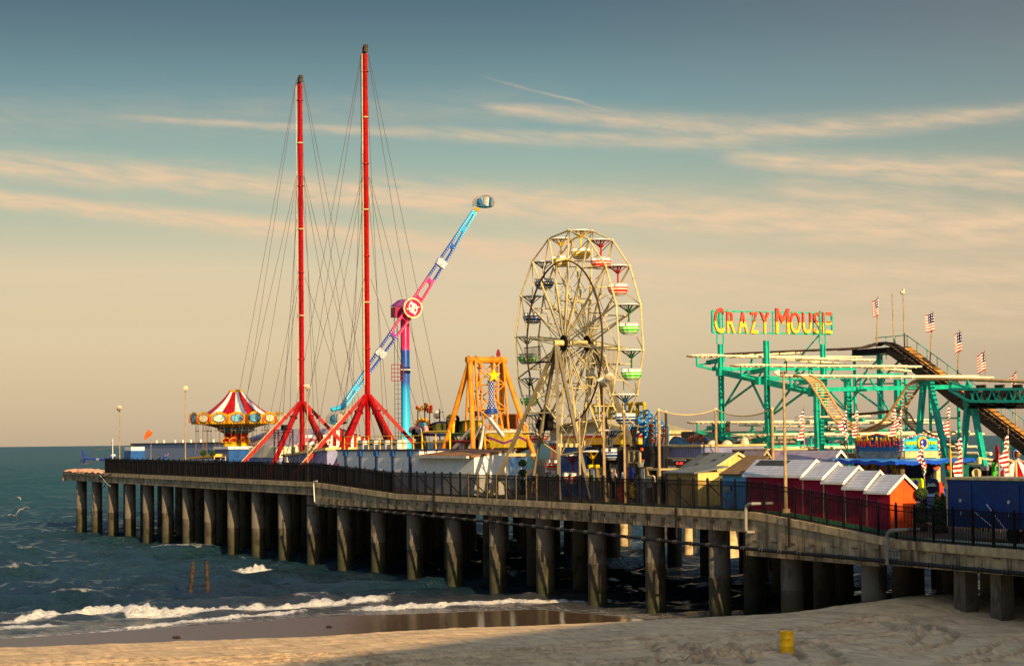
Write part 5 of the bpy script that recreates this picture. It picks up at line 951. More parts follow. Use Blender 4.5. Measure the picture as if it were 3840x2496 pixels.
mb = MB(); [mb.tube(RV(B(p,612),rv+.4), RV(B(p,760),rv+.4), .05) for p in (945,1010,1060)]; mb.tube(RV(B(935,602),rv+.4), RV(B(1088,598),rv+.4), .05); obj('sign_frame', mb, brown, t)
for p in (978,1280,1470): mb = MB(); a = RV(B(p,866),rv+.8); mb.lathe((a.x,rv+.8,0), [(.55,zd(a.x)),(.5,a.z-1.6),(.62,a.z-1),(.5,a.z-.2),(.4,a.z+.05)], 12, True); obj('log_post', mb, wood, t)
mb = MB(); a = RV(B(1090,900),rv+2.2); c = RV(B(1330,900),rv+2.2); mb.box((a.x,rv+2.2,zd(a.x)),(c.x,rv+3.2,a.z)); obj('painted_booth', mb, mat('booth_mural', rgb(190,190,200), .6, var=.9, scale=1.6, col2=rgb(110,20,40)), t)
# small lamp with cross arm behind
b_ = RV(B(1158,760), 15.); t = thing('utility_post', 'thin post with a cross arm and floodlight above the painted murals', 'post', (b_.x,15,zd(b_.x))); mb = MB(); mb.tube((b_.x,15,zd(b_.x)),(b_.x,15,RV(B(1158,600),15).z), .07); obj('pole', mb, brown, t); mb = MB(); a = RV(B(1110,630),15); c = RV(B(1195,632),15); mb.bar(a, c, .05); obj('cross_arm', mb, brown, t); mb = MB(); mb.ball(RV(B(1132,656),14.9), .42,.3,.42); obj('floodlight', mb, lampw, t)
# ================= orange pendulum ride =================
pv = 13.5; ap0 = RV(B(1440,100), 12.); ap1 = RV(B(1700,100), 15.6); sc0 = (ap0.x+ap1.x)/2; zt = (ap0.z+ap1.z)/2-.3; t = thing('pendulum_ride', 'orange steel gantry of a pendulum ride with blue starry column', 'ride', (sc0, pv, zd(sc0)))
y0, y1 = 12.1, 15.3; s0 = RV(B(1452,130), y0).x; zb = zd(s0); ow = mat('orange_steel', (.68,.24,.012), .4, var=.18, scale=1.2, dirt=.3)
mb = MB(); mb.tube((s0,y0-.4,zt),(s0,y1+.4,zt), .3, n=14); [mb.tube((s0,y0+q,zt),(s0,y0+q+.12,zt), .38, n=14) for q in (-.2,.5,2.2,2.9)]; obj('cross_shaft', mb, ow, t)
for yy, dy in ((y0,-1.7),(y1,1.9)):
    for dx_ in (-4.6,4.3):
        mb = MB(); mb.tube((s0,yy,zt),(s0+dx_,yy+dy,zb), .24, .22, 12); obj('leg', mb, ow, t)
    mb = MB(); mb.tube((s0-3,yy+dy*.68,zb+(zt-zb)*.34),(s0+2.8,yy+dy*.68,zb+(zt-zb)*.34), .13, n=8); obj('tie_bar', mb, dred if dy < 0 else ow, t)
for sx_ in (-1.3, 1.3):
    mb = MB()
    for q in (-1,1):
        a_ = Vector((s0+sx_*.5, pv+.2+q*1.4, zt)); b_ = Vector((s0+sx_*1.6, pv+.2-q*(-1.5), zb)); mb.bar(a_, b_, .16)
    n = 5
    for i in range(n):
        f0_, f1_ = i/n, (i+1)/n; P_ = lambda f_, q: Vector((s0+sx_*(.5+1.1*f_), pv+.2+q*(1.4+.1*f_), zt+(zb-zt)*f_)); mb.bar(P_(f0_,-1), P_(f1_,1), .09); mb.bar(P_(f0_,1), P_(f1_,-1), .09); mb.bar(P_(f1_,1), P_(f1_,-1), .09)
    obj('lattice', mb, ow, t)
for yy in (y0+1.0, y1-1.0):
    mb = MB(); [mb.bar((s0+q*.3,yy,zt),(s0-q*2.6,yy+(.6 if yy > pv else -.6),zb), .15) for q in (-1,1)]; obj('thin_brace', mb, ow, t)
star = mat('star_blue', rgb(26,60,140), .5)
pc_ = Vector((s0+1.2, pv+.1, 0)); z_ = lambda y: RV(B(1575,y), pv).z
mb = MB(); mb.lathe((pc_.x,pc_.y,0), [(.36,z_(330)),(.3,z_(400)),(.26,z_(480)),(.32,z_(560)),(.55,z_(625)),(.55,z_(650))], 20); pb = obj('starry_column', mb, star, t)
mb = MB()
for i in range(14):
    for j in range(9): a = j*math.tau/9+(i % 2)*.35; zz_ = z_(345+i*19); r_ = np.interp(i, [0,4,8,13], [.36,.29,.27,.44]); mb.disc((pc_.x+r_*math.cos(a), pc_.y+r_*math.sin(a), zz_), (math.cos(a), math.sin(a), 0), .055, .03, 5)
struct(obj('white_star', mb, white, pb), 'stuff')
mb = MB(); c = Vector((pc_.x+.4, pc_.y, z_(285))); mb.prism([c+Vector((0, (.68 if i % 2 == 0 else .28)*math.sin(i*math.pi/5), (.68 if i % 2 == 0 else .28)*math.cos(i*math.pi/5))) for i in range(10)], (.25,0,0)); obj('gold_star', mb, yellow, t)
mb = MB(); c = RV(B(1625,650), pv+.5); mb.tube(c-Vector((.5,0,0)), c+Vector((.3,0,0)), .42, n=24); obj('white_drum', mb, white, t); mb = MB(); mb.box((c.x-.2,c.y-1.3,z_(670)),(c.x+.2,c.y-.8,z_(620))); obj('motor_box', mb, navy, t)
for p0_, p1_ in (((1560,770),(1440,985)),((1460,790),(1290,985)),((1590,760),(1545,985)),((1640,690),(1770,860))): # red and white striped booms
    a_ = RV(B(*p0_), pv-1.5); b_ = RV(B(*p1_), pv-1.5); n = 9
    mb = MB(); mb.bar(a_, b_, .24, .2); bm_o = obj('boom', mb, white, t); mb = MB(); sd_ = (b_-a_).cross(Vector((0,1,0))).normalized()*.1; mb.bar(a_-sd_+Vector((0,-.03,0)), b_-sd_+Vector((0,-.03,0)), .11, .24); obj('red_edge', mb, red, bm_o)
mb = MB(); c = RV(B(1722,110), 15.9); mb.prism([c+Vector((0,dy*.6,dz_*.6)) for dy, dz_ in ((-.35,-1.0),(.35,-1.0),(.45,-.4),(.2,.1),(.34,.6),(.1,1.35),(-.12,1.35),(-.34,.6),(-.2,.1),(-.45,-.4))], (.12,0,0)); obj('finial', mb, dred, t)
# brown board wall, canopy ring, white and coloured stalls behind
mb = MB(); a = RV(B(1722,735),19.); c = RV(B(1892,640),19.); n = 16
for i in range(n): xx = a.x+(c.x-a.x)*i/n; mb.box((xx+.02,19,zd(xx)),(xx+(c.x-a.x)/n,19.3,c.z-.25*R.random()))
bw = thing('board_wall', 'rough brown timber board wall between the orange gantry and the wheel', 'wall', ((a.x+c.x)/2,19,zd(a.x))); obj('boards', mb, mat('board_brown', rgb(150,74,22), .8, var=.5, scale=9), bw)
cnt = RV(B(1800,920), 15.5); t = thing('round_ride', 'low round ride canopy in olive and yellow with purple zigzags', 'ride', (cnt.x, 15.5, zd(cnt.x))); rr2 = 2.9; olive = mat('olive_panel', rgb(170,150,40), .5, var=.15); zt, zb_ = cnt.z+.85, cnt.z-.5; n = 12
for i in range(n):
    a0, a1 = math.tau*i/n, math.tau*(i+1)/n; P_ = lambda a, z, r: Vector((cnt.x+r*math.cos(a), 15.5+r*math.sin(a), z)); mb = MB(); mb.add([P_(a0,zb_,rr2*.86),P_(a1,zb_,rr2*.86),P_(a1,zt,rr2),P_(a0,zt,rr2)], [(0,1,2,3)]); pn = obj('rim_panel', mb, olive, t)
    mb = MB(); zz0, zz1 = (zb_+.3, zt-.5) if i % 2 else (zt-.5, zb_+.3); q_ = lambda a, z: P_(a, z, (rr2*.86+(rr2*.14)*(z-zb_)/(zt-zb_))*1.008); mb.add([q_(a0,zz0),q_(a1,zz1),q_(a1,zz1+.2),q_(a0,zz0+.2)], [(0,1,2,3)]); obj('zigzag', mb, purple, pn)
mb = MB(); mb.lathe((cnt.x,15.5,0), [(rr2*1.01,zt),(rr2*.7,zt+.15),(0,zt+.4)], 30); obj('roof', mb, mat('canopy_cream', rgb(240,225,190), .6), t); mb = MB(); mb.lathe((cnt.x,15.5,0), [(rr2*.86,zb_),(rr2*.4,zb_-.5),(.5,zb_-.7),(.5,zd(cnt.x))], 24); obj('underside', mb, mat('under_olive', rgb(120,90,40), .7), t)
def stall(name, label, cat, p0, p1, v, dep, mats_, nstr, zb=None, roofh=0.):
    a = RV(p0, v); c = RV(p1, v); zb = zd(a.x) if zb is None else zb; t = thing(name, label, cat, ((a.x+c.x)/2, v, zb))
    hgt = (a.z-c.z)
    for k in range(nstr):
        mb = MB(); z1 = a.z-hgt*k/nstr; z0 = a.z-hgt*(k+1)/nstr; mb.box((a.x,v+.01*k,z0),(c.x,v+dep,z1)); obj('stripe_board', mb, mats_[k % len(mats_)], t)
    mb = MB(); mb.box((a.x,v+.3,zb),(c.x,v+dep-.2,c.z)); obj('counter_wall', mb, brown, t)
    return t, a, c
stall('game_stall', 'long carnival stall with white, red, yellow and rainbow bands behind the wheel', 'stall', D(740,635), D(1530,745), 19, 3, [white, mat('stall_red', rgb(220,30,30), .5), yellow, mat('stall_candy', rgb(240,190,40), .5, var=.9, scale=.9, col2=rgb(200,60,140)), yellow], 5)
a = RV(D(600,700),24.); c = RV(D(1520,640),24.); ap = RV(D(1080,515),24.); t = thing('cream_pavilion', 'cream pavilion with a low gabled roof far behind the wheel', 'pavilion', ((a.x+c.x)/2,24,zd(a.x))); mb = MB(); mb.prism([(a.x,24,zd(a.x)),(c.x,24,zd(a.x)),(c.x,24,c.z),(ap.x,24,ap.z),(a.x,24,c.z+.6)], (0,5,0)); obj('wall', mb, mat('pavilion_cream', rgb(226,206,160), .7), t)
mb = MB(); mb.prism([(a.x-.4,23.6,c.z+.6),(ap.x,23.6,ap.z),(ap.x,23.6,ap.z+.3),(a.x-.4,23.6,c.z+.9)], (0,5.8,0)); mb.prism([(ap.x,23.6,ap.z),(c.x+.4,23.6,c.z),(c.x+.4,23.6,c.z+.3),(ap.x,23.6,ap.z+.3)], (0,5.8,0)); obj('roof', mb, cream, t)
# ================= ferris wheel =================
wv = 5.0; hub = RV((2118,1286), wv); sW = pm((2118,1286), wv); Rw = 423/sW; WT = 90/sW/.9; t = thing('ferris_wheel', 'tall cream ferris wheel with coloured tub gondolas and a black drive ring', 'ferris wheel', (hub.x, wv+WT/2, zd(hub.x)))
NW = 16; angs = [math.radians(6.1+22.5*k) for k in range(NW)]
def wp(k, r, v): a = angs[k % NW]; return Vector((hub.x+Rw*r*math.sin(a), v, hub.z+Rw*r*math.cos(a)))
for v, nm in ((wv,'near'),(wv+WT,'far')):
    for k in range(NW):
        mb = MB(); mb.tube(wp(k,1,v), wp(k+1,1,v), .07, n=6); mb.ball(wp(k,1,v), .12, n=6, m=4); obj('rim_bar', mb, cream, t)
    for k in range(NW):
        mb = MB(); dirn = wp(k,1,v)-wp(k,0.,v); sd = Vector((dirn.z,0,-dirn.x)).normalized()
        a0 = wp(k,.05,v); mb.tube(a0+sd*.1, wp(k,1,v), .07, n=5); mb.tube(a0-sd*.25, wp(k,.73,v)-sd*.0, .045, n=5); mb.tube(wp(k,.73,v), wp(k+1,1,v), .04, n=5); mb.tube(a0+sd*.3, wp(k+1,.73,v), .035, n=5); obj('spoke', mb, cream, t)
    mb = MB(); mb.tube(Vector((hub.x,v-.15,hub.z)), Vector((hub.x,v+.15,hub.z)), .6, n=16); obj('hub', mb, black, t)
mb = MB(); n = 64
for i in range(n):
    a0, a1 = math.tau*i/n, math.tau*(i+1)/n; q = lambda a: Vector((hub.x+Rw*.73*math.sin(a), wv-.12, hub.z+Rw*.73*math.cos(a))); mb.bar(q(a0), q(a1), .07, .12, up=(0,1,0))
obj('drive_ring', mb, mat('ring_dark', rgb(54,38,26), .5), t)
mb = MB(); mb.tube((hub.x,wv-.9,hub.z),(hub.x,wv+WT+.9,hub.z), .22, n=12); obj('axle', mb, cream, t)
for k in range(NW):
    mb = MB(); mb.tube(wp(k,.73,wv), wp(k,.73,wv+WT), .05, n=5); mb.tube(wp(k,.4,wv), wp(k,.4,wv+WT), .045, n=5); mb.tube(wp(k,.73,wv), wp(k,.4,wv+WT), .025, n=4); mb.tube(wp(k,.73,wv+WT), wp(k,.4,wv), .025, n=4); mb.tube(wp(k,.4,wv), wp(k,.06,wv+WT), .025, n=4); obj('cross_tie', mb, cream, t)
gcol = {'Y':(mat('gondola_yellow', rgb(226,178,10), .35)), 'R':mat('gondola_red', rgb(214,60,24), .35), 'G':mat('gondola_green', rgb(80,196,40), .35), 'B':mat('gondola_blue', rgb(24,70,130), .35)}
seq = ['Y','R','R','G','G','B','B','Y','R','R','R','G','G','B','B','Y']
stem_c = {'Y':yellow,'R':red,'G':mat('stem_green', rgb(20,90,50), .4),'B':mat('stem_blue', rgb(30,70,120), .4)}
def gondola(c, key):
    g_ = bpy.data.objects.new('gondola', None); COL.objects.link(g_); g_.parent = t; m_ = gcol[key]; sm = stem_c[key]; q = Vector((0,0,0))
    def o2(name, mb, mats_):
        me = bpy.data.meshes.new(name); me.from_pydata([tuple(v_) for v_ in mb.v], [], mb.f); mats_ = mats_ if isinstance(mats_, list) else [mats_]; [me.materials.append(x_) for x_ in mats_]
        me.polygons.foreach_set('material_index', mb.mi); me.polygons.foreach_set('use_smooth', mb.sm); me.update(); bm = bmesh.new(); bm.from_mesh(me); bmesh.ops.recalc_face_normals(bm, faces=bm.faces); bm.to_mesh(me); bm.free(); o = bpy.data.objects.new(name, me); COL.objects.link(o); o.parent = g_; return o
    mb = MB(); mb.lathe(q, [(0,.10),(.68,.05),(.8,-.02),(.78,-.05),(.64,-.02),(0,0)], 16, False); o2('canopy', mb, white)
    mb = MB(); mb.tube((0,0,-.02),(0,0,-1.75), .065, n=8)
    for i in range(8): a = i*math.tau/8; mb.tube((0,0,-.62),(.34*math.cos(a),.34*math.sin(a),-.32), .035, n=5); mb.tube((.34*math.cos(a),.34*math.sin(a),-.32),(.74*math.cos(a),.74*math.sin(a),-.04), .035, n=5)
    o2('stem', mb, sm)
    mb = MB(); prof = [(.02,-2.15),(.40,-2.15),(.54,-2.06),(.62,-1.98),(.66,-1.92),(.73,-1.74),(.75,-1.67),(.76,-1.56),(.70,-1.54),(.62,-1.83),(.3,-2.0)]; n = 16; mi_ = [0,0,1,0,1,0,1,0,0,0]
    for i in range(len(prof)-1):
        mb.m = mi_[i]; tmp = MB(); tmp.lathe(q, [prof[i], prof[i+1]], 12, False); mb.add(tmp.v, tmp.f)
    o2('tub', mb, [white, m_])
    mb = MB(); mb.box((-.62,-.4,-1.75),(-.55,.4,-1.3)); o2('seat', mb, white); mb = MB(); mb.box((.55,-.4,-1.75),(.62,.4,-1.33)); o2('seat', mb, white)
    mb = MB(); ring = [(.73*math.cos(i*math.tau/12), .73*math.sin(i*math.tau/12), -1.33) for i in range(13)]; mb.path([Vector(p_) for p_ in ring], .02, 4)
    for i in range(0,12,2): mb.tube(ring[i], (ring[i][0], ring[i][1], -1.55), .018, n=4)
    o2('hand_rail', mb, lgrey); g_.location = c-Vector(t['_o']); return g_
proto = {}
for k in range(NW):
    c = (wp(k,1,wv)+wp(k,1,wv+WT))/2; key = seq[k]
    if key not in proto: proto[key] = gondola(c, key)
    else:
        g2 = proto[key].copy(); COL.objects.link(g2); g2.parent = t; g2.location = c-Vector(t['_o'])
        for ch in proto[key].children: c3 = ch.copy(); COL.objects.link(c3); c3.parent = g2
    mb = MB(); mb.tube(wp(k,1,wv), wp(k,1,wv+WT), .035, n=5); obj('hanger_bar', mb, cream, t)
zb = zd(hub.x)
def leg(p, v, hv, w_=.42):
    f_ = RV(p, v); d_ = Vector((f_.x, v, zb)); mb = MB(); mb.bar((hub.x,hv,hub.z-.1), d_, w_, w_*.85); obj('leg', mb, mat('leg_cream', rgb(118,110,90), .5, var=.18, scale=.8), t); return d_
nv_ = wv-.7; fv = wv+WT+.7
L1 = leg((1836,1855), 1.3, nv_, .27); L2 = leg((1985,1850), 3.6, nv_, .24); L3 = leg((2098,1860), 1.6, nv_, .26); L4 = leg((2215,1850), 3.4, nv_, .24)
L5 = leg((2140,1820), 9.3, fv, .28); L6 = leg((2300,1830), 10., fv, .28); L7 = leg((2440,1835), 10.2, fv, .3)
hb_ = Vector((hub.x,nv_,hub.z))
def at_(Lg, f_): return hb_+(Lg-hb_)*f_
mb = MB(); mb.bar(at_(L1,.72), at_(L2,.72), .22); mb.bar(at_(L3,.66), at_(L4,.66), .26); mb.bar(at_(L1,.45), at_(L3,.45), .12); mb.bar(at_(L2,.4), at_(L4,.7), .1); [mb.bar(at_(L1,.2+.1*i), at_(L2,.3+.1*i), .07) for i in range(4)]; obj('leg_brace', mb, cream, t)
mb = MB(); q = at_(L1,.02)+Vector((-1.6,-.2,-1.1)); mb.box((q.x-1.6,q.y-.8,q.z-.06),(q.x+1.3,q.y+.5,q.z)); pf = obj('platform', mb, black, t); mb = MB(); [mb.tube((q.x-1.6+i*.2,q.y-.8,q.z),(q.x-1.6+i*.2,q.y-.8,q.z+1.1), .02, n=4) for i in range(15)]; mb.tube((q.x-1.6,q.y-.8,q.z+1.1),(q.x+1.3,q.y-.8,q.z+1.1), .03); obj('platform_rail', mb, black, pf)
q = Vector((hub.x+1.9, fv+.4, hub.z-1.6)); mb = MB(); [mb.tube((q.x-1+i*.2,q.y,q.z),(q.x-1+i*.2,q.y,q.z+1.1), .02, n=4) for i in range(11)]; mb.tube((q.x-1,q.y,q.z+1.1),(q.x+1,q.y,q.z+1.1), .03); mb.box((q.x-1,q.y,q.z-.06),(q.x+1,q.y+.9,q.z)); obj('far_platform', mb, cream, t)
mq = RV(D(545,475), wv-.5); mb = MB(); mb.cbox(mq, 1.0,.7,.9); mb.tube(mq+Vector((.45,-.5,.25)), mq+Vector((.45,.4,.25)), .42, n=18); mb.tube(mq+Vector((.3,-.5,-.55)), mq+Vector((.3,.4,-.55)), .36, n=18); mb.tube(mq+Vector((-.4,-.45,-.5)), mq+Vector((-.4,.4,-.5)), .3, n=14); dm = obj('drive_motor', mb, black, t)
mb = MB(); z0 = mq.z-1.1; mb.box((mq.x-2.6,mq.y-.6,z0-.08),(mq.x+.8,mq.y+.6,z0))
for i in range(6): mb.tube((mq.x-2.6+i*.55,mq.y-.6,z0),(mq.x-2.6+i*.55,mq.y-.6,z0+1.4), .022, n=4)
for hh in (.7,1.4): mb.tube((mq.x-2.6,mq.y-.6,z0+hh),(mq.x+.2,mq.y-.6,z0+hh), .025, n=4)
obj('motor_deck', mb, brown, t)
# ================= middle: blue wall, netting, hoop, stalls =================
a = RV(D(706,772), 6.); c = RV(D(982,772), 6.); t = thing('blue_wall', 'tall deep blue wall panel beside the ferris wheel leg', 'wall', ((a.x+c.x)/2,6,zd(a.x))); mb = MB(); mb.box((a.x,6,zd(a.x)),(c.x,6.4,a.z)); obj('panel', mb, blue, t); mb = MB(); mb.box((a.x-.12,5.95,zd(a.x)),(a.x,6.3,a.z+.05)); mb.box((a.x,5.95,a.z),(c.x,6.45,a.z+.08)); obj('trim', mb, white, t)
a = RV(D(982,770), 6.2); c = RV(D(1425,768), 6.2); cl_ = MB(); n = 60; vs = []
for j in (0,1):
    for i in range(n+1): u_ = i/n; vs.append((a.x+(c.x-a.x)*u_, 6.2+.16*math.sin(u_*38)+.08*math.sin(u_*91), (zd(a.x)+.05) if j == 0 else a.z-.05*math.sin(u_*15)**2))
cl_.add(vs, [(i,i+1,n+2+i,n+1+i) for i in range(n)], True); tag(obj('dark_curtain', cl_, mat('curtain_grey', rgb(60,54,58), .9, var=.25, scale=.7)), 'dark grey pleated curtain hung beside the blue wall', 'curtain')
a2 = RV(D(1425,765), 6.4); c2 = RV(D(1790,762), 6.4); t = thing('navy_wall', 'dark navy wall behind the basketball hoop', 'wall', ((a2.x+c2.x)/2,6.4,zd(a2.x))); mb = MB(); mb.box((a2.x,6.4,zd(a2.x)),(c2.x,7,a2.z)); obj('panel', mb, mat('deep_navy', rgb(24,28,48), .7, var=.3, scale=1.), t)
t, x0, x1, zb, zt = building('games_building', 'lilac sided building with a white roof edge and a scoreboard', 'building', D(1790,750), D(2198,752), 7, 5, None, .14, side_blue, cream)
a = RV(D(1878,885), 6.9); c = RV(D(2200,1003), 6.9); mb = MB(); mb.box((a.x-.2,6.6,c.z),(c.x,6.98,a.z)); sbd = obj('scoreboard', mb, navy, t); mb = MB(); mb.box((a.x,6.55,c.z),(c.x,6.6,a.z)); obj('scoreboard_rim', mb, cream, sbd); mb = MB(); mb.box((a.x+.07,6.52,c.z),(c.x-.05,6.56,a.z-.07)); obj('scoreboard_face', mb, mat('score_brown', rgb(52,40,28), .6), sbd)
ww = c.x-a.x; hh = a.z-c.z; mb = MB(); mb.text('CEVERSAN', (a.x+ww*.18, 6.51, a.z-hh*.28), (1,0,0), (0,0,1), ww*.45, hh*.13, .01, .02); mb.text('HOME', (a.x+ww*.05, 6.51, c.z+hh*.04), (1,0,0), (0,0,1), ww*.25, hh*.15, .01, .02); obj('scoreboard_text', mb, white, sbd); mb = MB(); mb.text('1:0', (a.x+ww*.34, 6.51, a.z-hh*.62), (1,0,0), (0,0,1), ww*.2, hh*.22, .01, .03); obj('score_digits', mb, emi('led_red', (1,.03,.02), 1.5), sbd)
net_tops = []
for i, (pb_, ptp, v, lb, rr_) in enumerate(((D(905,1260), D(905,418), 2.6, 'first net pole from the left, in front of the blue wall', .085),(D(1160,1140), D(1158,420), 2.6, 'net pole in front of the dark curtain', .085),(D(1390,1250), D(1378,400), 2.6, 'net pole carrying the basketball hoop', .1),(D(1745,1340), D(1743,385), 3., 'pale net pole left of the tan shed, right of the hoop', .11),(D(1835,960), D(1820,405), 7.5, 'brown net pole standing before the scoreboard building', .11),(E(480,1547), E(475,1120), 7., 'pale net pole in front of the leftmost green coaster column', .11),(E(1020,1547), E(1020,1115), 7.4, 'pale net pole in front of the second green coaster column', .11))):
    tpz = RV(ptp, v); zb = zd(tpz.x); t = thing('net_pole', lb, 'pole', (tpz.x, v, zb), 'poles holding the safety net'); mb = MB(); mb.tube((tpz.x,v,zb), tpz, rr_, rr_*.85, 10); obj('pole', mb, pole_m if i != 4 else brown, t); mb = MB(); mb.ball(tpz, rr_*1.1, n=8, m=5); obj('cap', mb, cream, t); net_tops.append(tpz)
netm = mat('net_black', (.02,.02,.02), .9, alpha=.22, var=.3)
def net(a, b, sag, lb):
    t = thing('safety_net', lb, 'net', ((a.x+b.x)/2,(a.y+b.y)/2,zd(a.x))); n = 14; P = [a+(b-a)*(i/n)+Vector((0,0,-sag*4*(i/n)*(1-i/n))) for i in range(n+1)]; mb = MB(); mb.path(P, .045, 6); obj('rope', mb, mat('rope', rgb(190,170,120), .8), t)
    mb = MB(); vs = [p for p in P]+[Vector((p.x,p.y,zd(p.x)+1)) for p in P]; mb.add(vs, [(i,i+1,n+2+i,n+1+i) for i in range(n)]); obj('netting', mb, netm, t)
net(net_tops[3], net_tops[5], .35, 'sagging black net between two pale poles over the scoreboard building'); net(net_tops[5], net_tops[6], .45, 'sagging black net between the two poles before the green columns'); net(net_tops[2], net_tops[3], 1.1, 'drooping black net above the basketball hoop')
# hanging dark net bundles
for p0, p1, lb in ((D(1500,480), D(1490,1090), 'gathered black net hanging left of the basketball backboard'), (D(1640,520), D(1690,1080), 'gathered black net hanging right of the basketball backboard')):
    a = RV(p0, 4.); c = RV(p1, 4.); mb = MB(); n = 10; P = [a+(c-a)*(i/n)+Vector((.12*math.sin(i*1.3),.05*math.cos(i),0)) for i in range(n+1)]
    for i, (q, r_) in enumerate(zip(P, P[1:])): mb.tube(q, r_, .10+.10*i/n, .11+.10*(i+1)/n, 8)
    tag(obj('net_bundle', mb, mat('bundle', (.02,.017,.016), .95, alpha=.8)), lb, 'net')
pl3 = net_tops[2]; t = thing('basketball_hoop', 'basketball backboard with an orange rim before the dark curtain', 'hoop', RV(D(1400,1020),2.8)); b0 = RV(D(1395,1020),2.8); b1 = RV(D(1500,930),3.); mb = MB(); mb.tube(b0, b1, .07); mb.tube(b1+Vector((0,0,.5)), b1+Vector((-.8,0,1.)), .05); mb.bar(b1, b1+Vector((.4,0,.3)), .15); obj('arm', mb, brown, t)
xA = RV(D(1432,880),3.).x; xB = RV(D(1545,880),3.).x; zz0 = RV(D(1540,945),3.).z; zz1 = RV(D(1540,808),3.).z; mb = MB(); mb.box((xA,2.98,zz0),(xB,3.02,zz1)); obj('backboard', mb, mat('plexi', (.22,.2,.19), .2, alpha=.45), t); mb = MB(); [mb.box((x_-.09,2.93,zz0),(x_+.09,3.07,zz1)) for x_ in (xA,xB,(xA+xB)/2)]; [mb.box((xA,2.94,z-.04),(xB,3.06,z+.04)) for z in (zz0+.04,zz1-.04)]; obj('board_frame', mb, cream, t)
mb = MB(); c = Vector(((xA+xB)/2,3.45,zz0+.2)); P = [c+Vector((.28*math.cos(a),.28*math.sin(a),0)) for a in [i*math.tau/16 for i in range(17)]]; mb.path(P, .035, 6); obj('rim', mb, orange, t); mb = MB(); [mb.tube(P[i], c+(P[i+1]-c)*.6+Vector((0,0,-.45)), .012, n=4) for i in range(16)]; obj('rim_net', mb, white, t)
c = RV(D(1568,800), 3.); mb = MB(); mb.ball(c, .13); tag(obj('basketball', mb, orange, loc=c), 'orange ball against the dark wall right of the backboard', 'ball')
# prizes and clutter behind the fence
def taper(p, v, hgt, w0, w1, lb, m1, m2):
    b_ = pat(p, v); t = thing('game_tower', lb, 'game tower', b_); mb = MB(); mb.prism([b_+Vector((-w0,0,0)), b_+Vector((w0,0,0)), b_+Vector((w1,0,hgt)), b_+Vector((-w1,0,hgt))], (0,.5,0)); obj('case', mb, m1, t); mb = MB(); mb.prism([b_+Vector((-w0*.5,-.03,0)), b_+Vector((w0*.5,-.03,0)), b_+Vector((w1*.45,-.03,hgt-.1)), b_+Vector((-w1*.45,-.03,hgt-.1))], (0,.03,0)); obj('face_strip', mb, m2, t); return t, b_
khaki = mat('khaki', rgb(120,104,74), .7); pale = mat('pale_strip', rgb(170,184,196), .5)
taper(D(1580,1300), 3.4, RV(D(1580,985),3.4).z-zd(RV(D(1580,985),3.4).x), .72, .5, 'tall tapered grey game tower left of the hanging shirt', khaki, pale)
t, b_ = taper(D(1050,1300), 4., RV(D(1050,985),4.).z-zd(RV(D(1050,985),4.).x), .62, .55, 'tallest tapered tower in front of the dark curtain', khaki, pale); mb = MB(); [mb.cbox((b_.x+q, 4.1, RV(D(1050,980),4.).z), .26,.3,.26) for q in (-.5,.5)]; obj('yellow_lamp', mb, yellow, t)
taper(D(1120,1300), 4.3, RV(D(1120,1050),4.3).z-zd(b_.x), .6, .6, 'shorter grey tower right of the tallest one before the curtain', khaki, pale); taper(D(1515,1300), 3.8, RV(D(1515,1065),3.8).z-zd(b_.x), .55, .5, 'low grey tower with yellow lamps left of the tall tapered one', khaki, pale)
def flatshape(name, pts, v, th, m, lb, cat): P = [RV(p, v) for p in pts]; c = sum(P, Vector())/len(P); mb = MB(); mb.prism(P, (0,th,0)); return tag(obj(name, mb, m, loc=c), lb, cat)
flatshape('hanging_shirt', [D(*p) for p in ((1615,1078),(1635,1070),(1650,1078),(1668,1070),(1688,1080),(1700,1150),(1686,1156),(1680,1120),(1680,1200),(1625,1200),(1624,1120),(1612,1150),(1600,1140))], 3.2, .12, mat('shirt_cream', rgb(238,214,180), .8), 'cream shirt hanging right of the tall tapered tower', 'shirt')
flatshape('red_banner', [D(*p) for p in ((1325,1108),(1345,1100),(1352,1120),(1366,1240),(1322,1244))], 3.5, .1, red, 'red and orange figure shaped prize below the hoop pole', 'banner')
flatshape('surfboard', [D(*p) for p in ((1348,1110),(1350,1060),(1357,1040),(1364,1070),(1362,1108))], 3.7, .1, pale, 'slim pale blue board standing beside the red prize', 'board')
R2 = random.Random(5)
prz = [mat('plush_a', rgb(230,60,40), .9), mat('plush_b', rgb(240,190,40), .9), mat('plush_c', rgb(40,70,180), .9), mat('plush_d', rgb(232,200,170), .9), mat('plush_e', (.02,.02,.025), .9), mat('plush_f', rgb(230,120,40), .9)]
def plush(p, v, sz, m, lb, grp='plush prizes hanging in the stalls'):
    c = RV(p, v); t = thing('plush_toy', lb, 'plush toy', c, grp); mb = MB(); mb.ball(c, sz*.62, sz*.5, sz*.72, 10, 8); mb.ball(c+Vector((0,-.1*sz,sz*.85)), sz*.42, sz*.4, sz*.4, 10, 8); [mb.ball(c+Vector((q*sz*.36,-.05,sz*1.15)), sz*.17, n=6, m=5) for q in (-1,1)]; [mb.ball(c+Vector((q*sz*.55,-.2*sz,z*sz)), sz*.24, sz*.24, sz*.32, 8, 6) for q in (-1,1) for z in (-.55,.25)]; obj('body', mb, m, t)
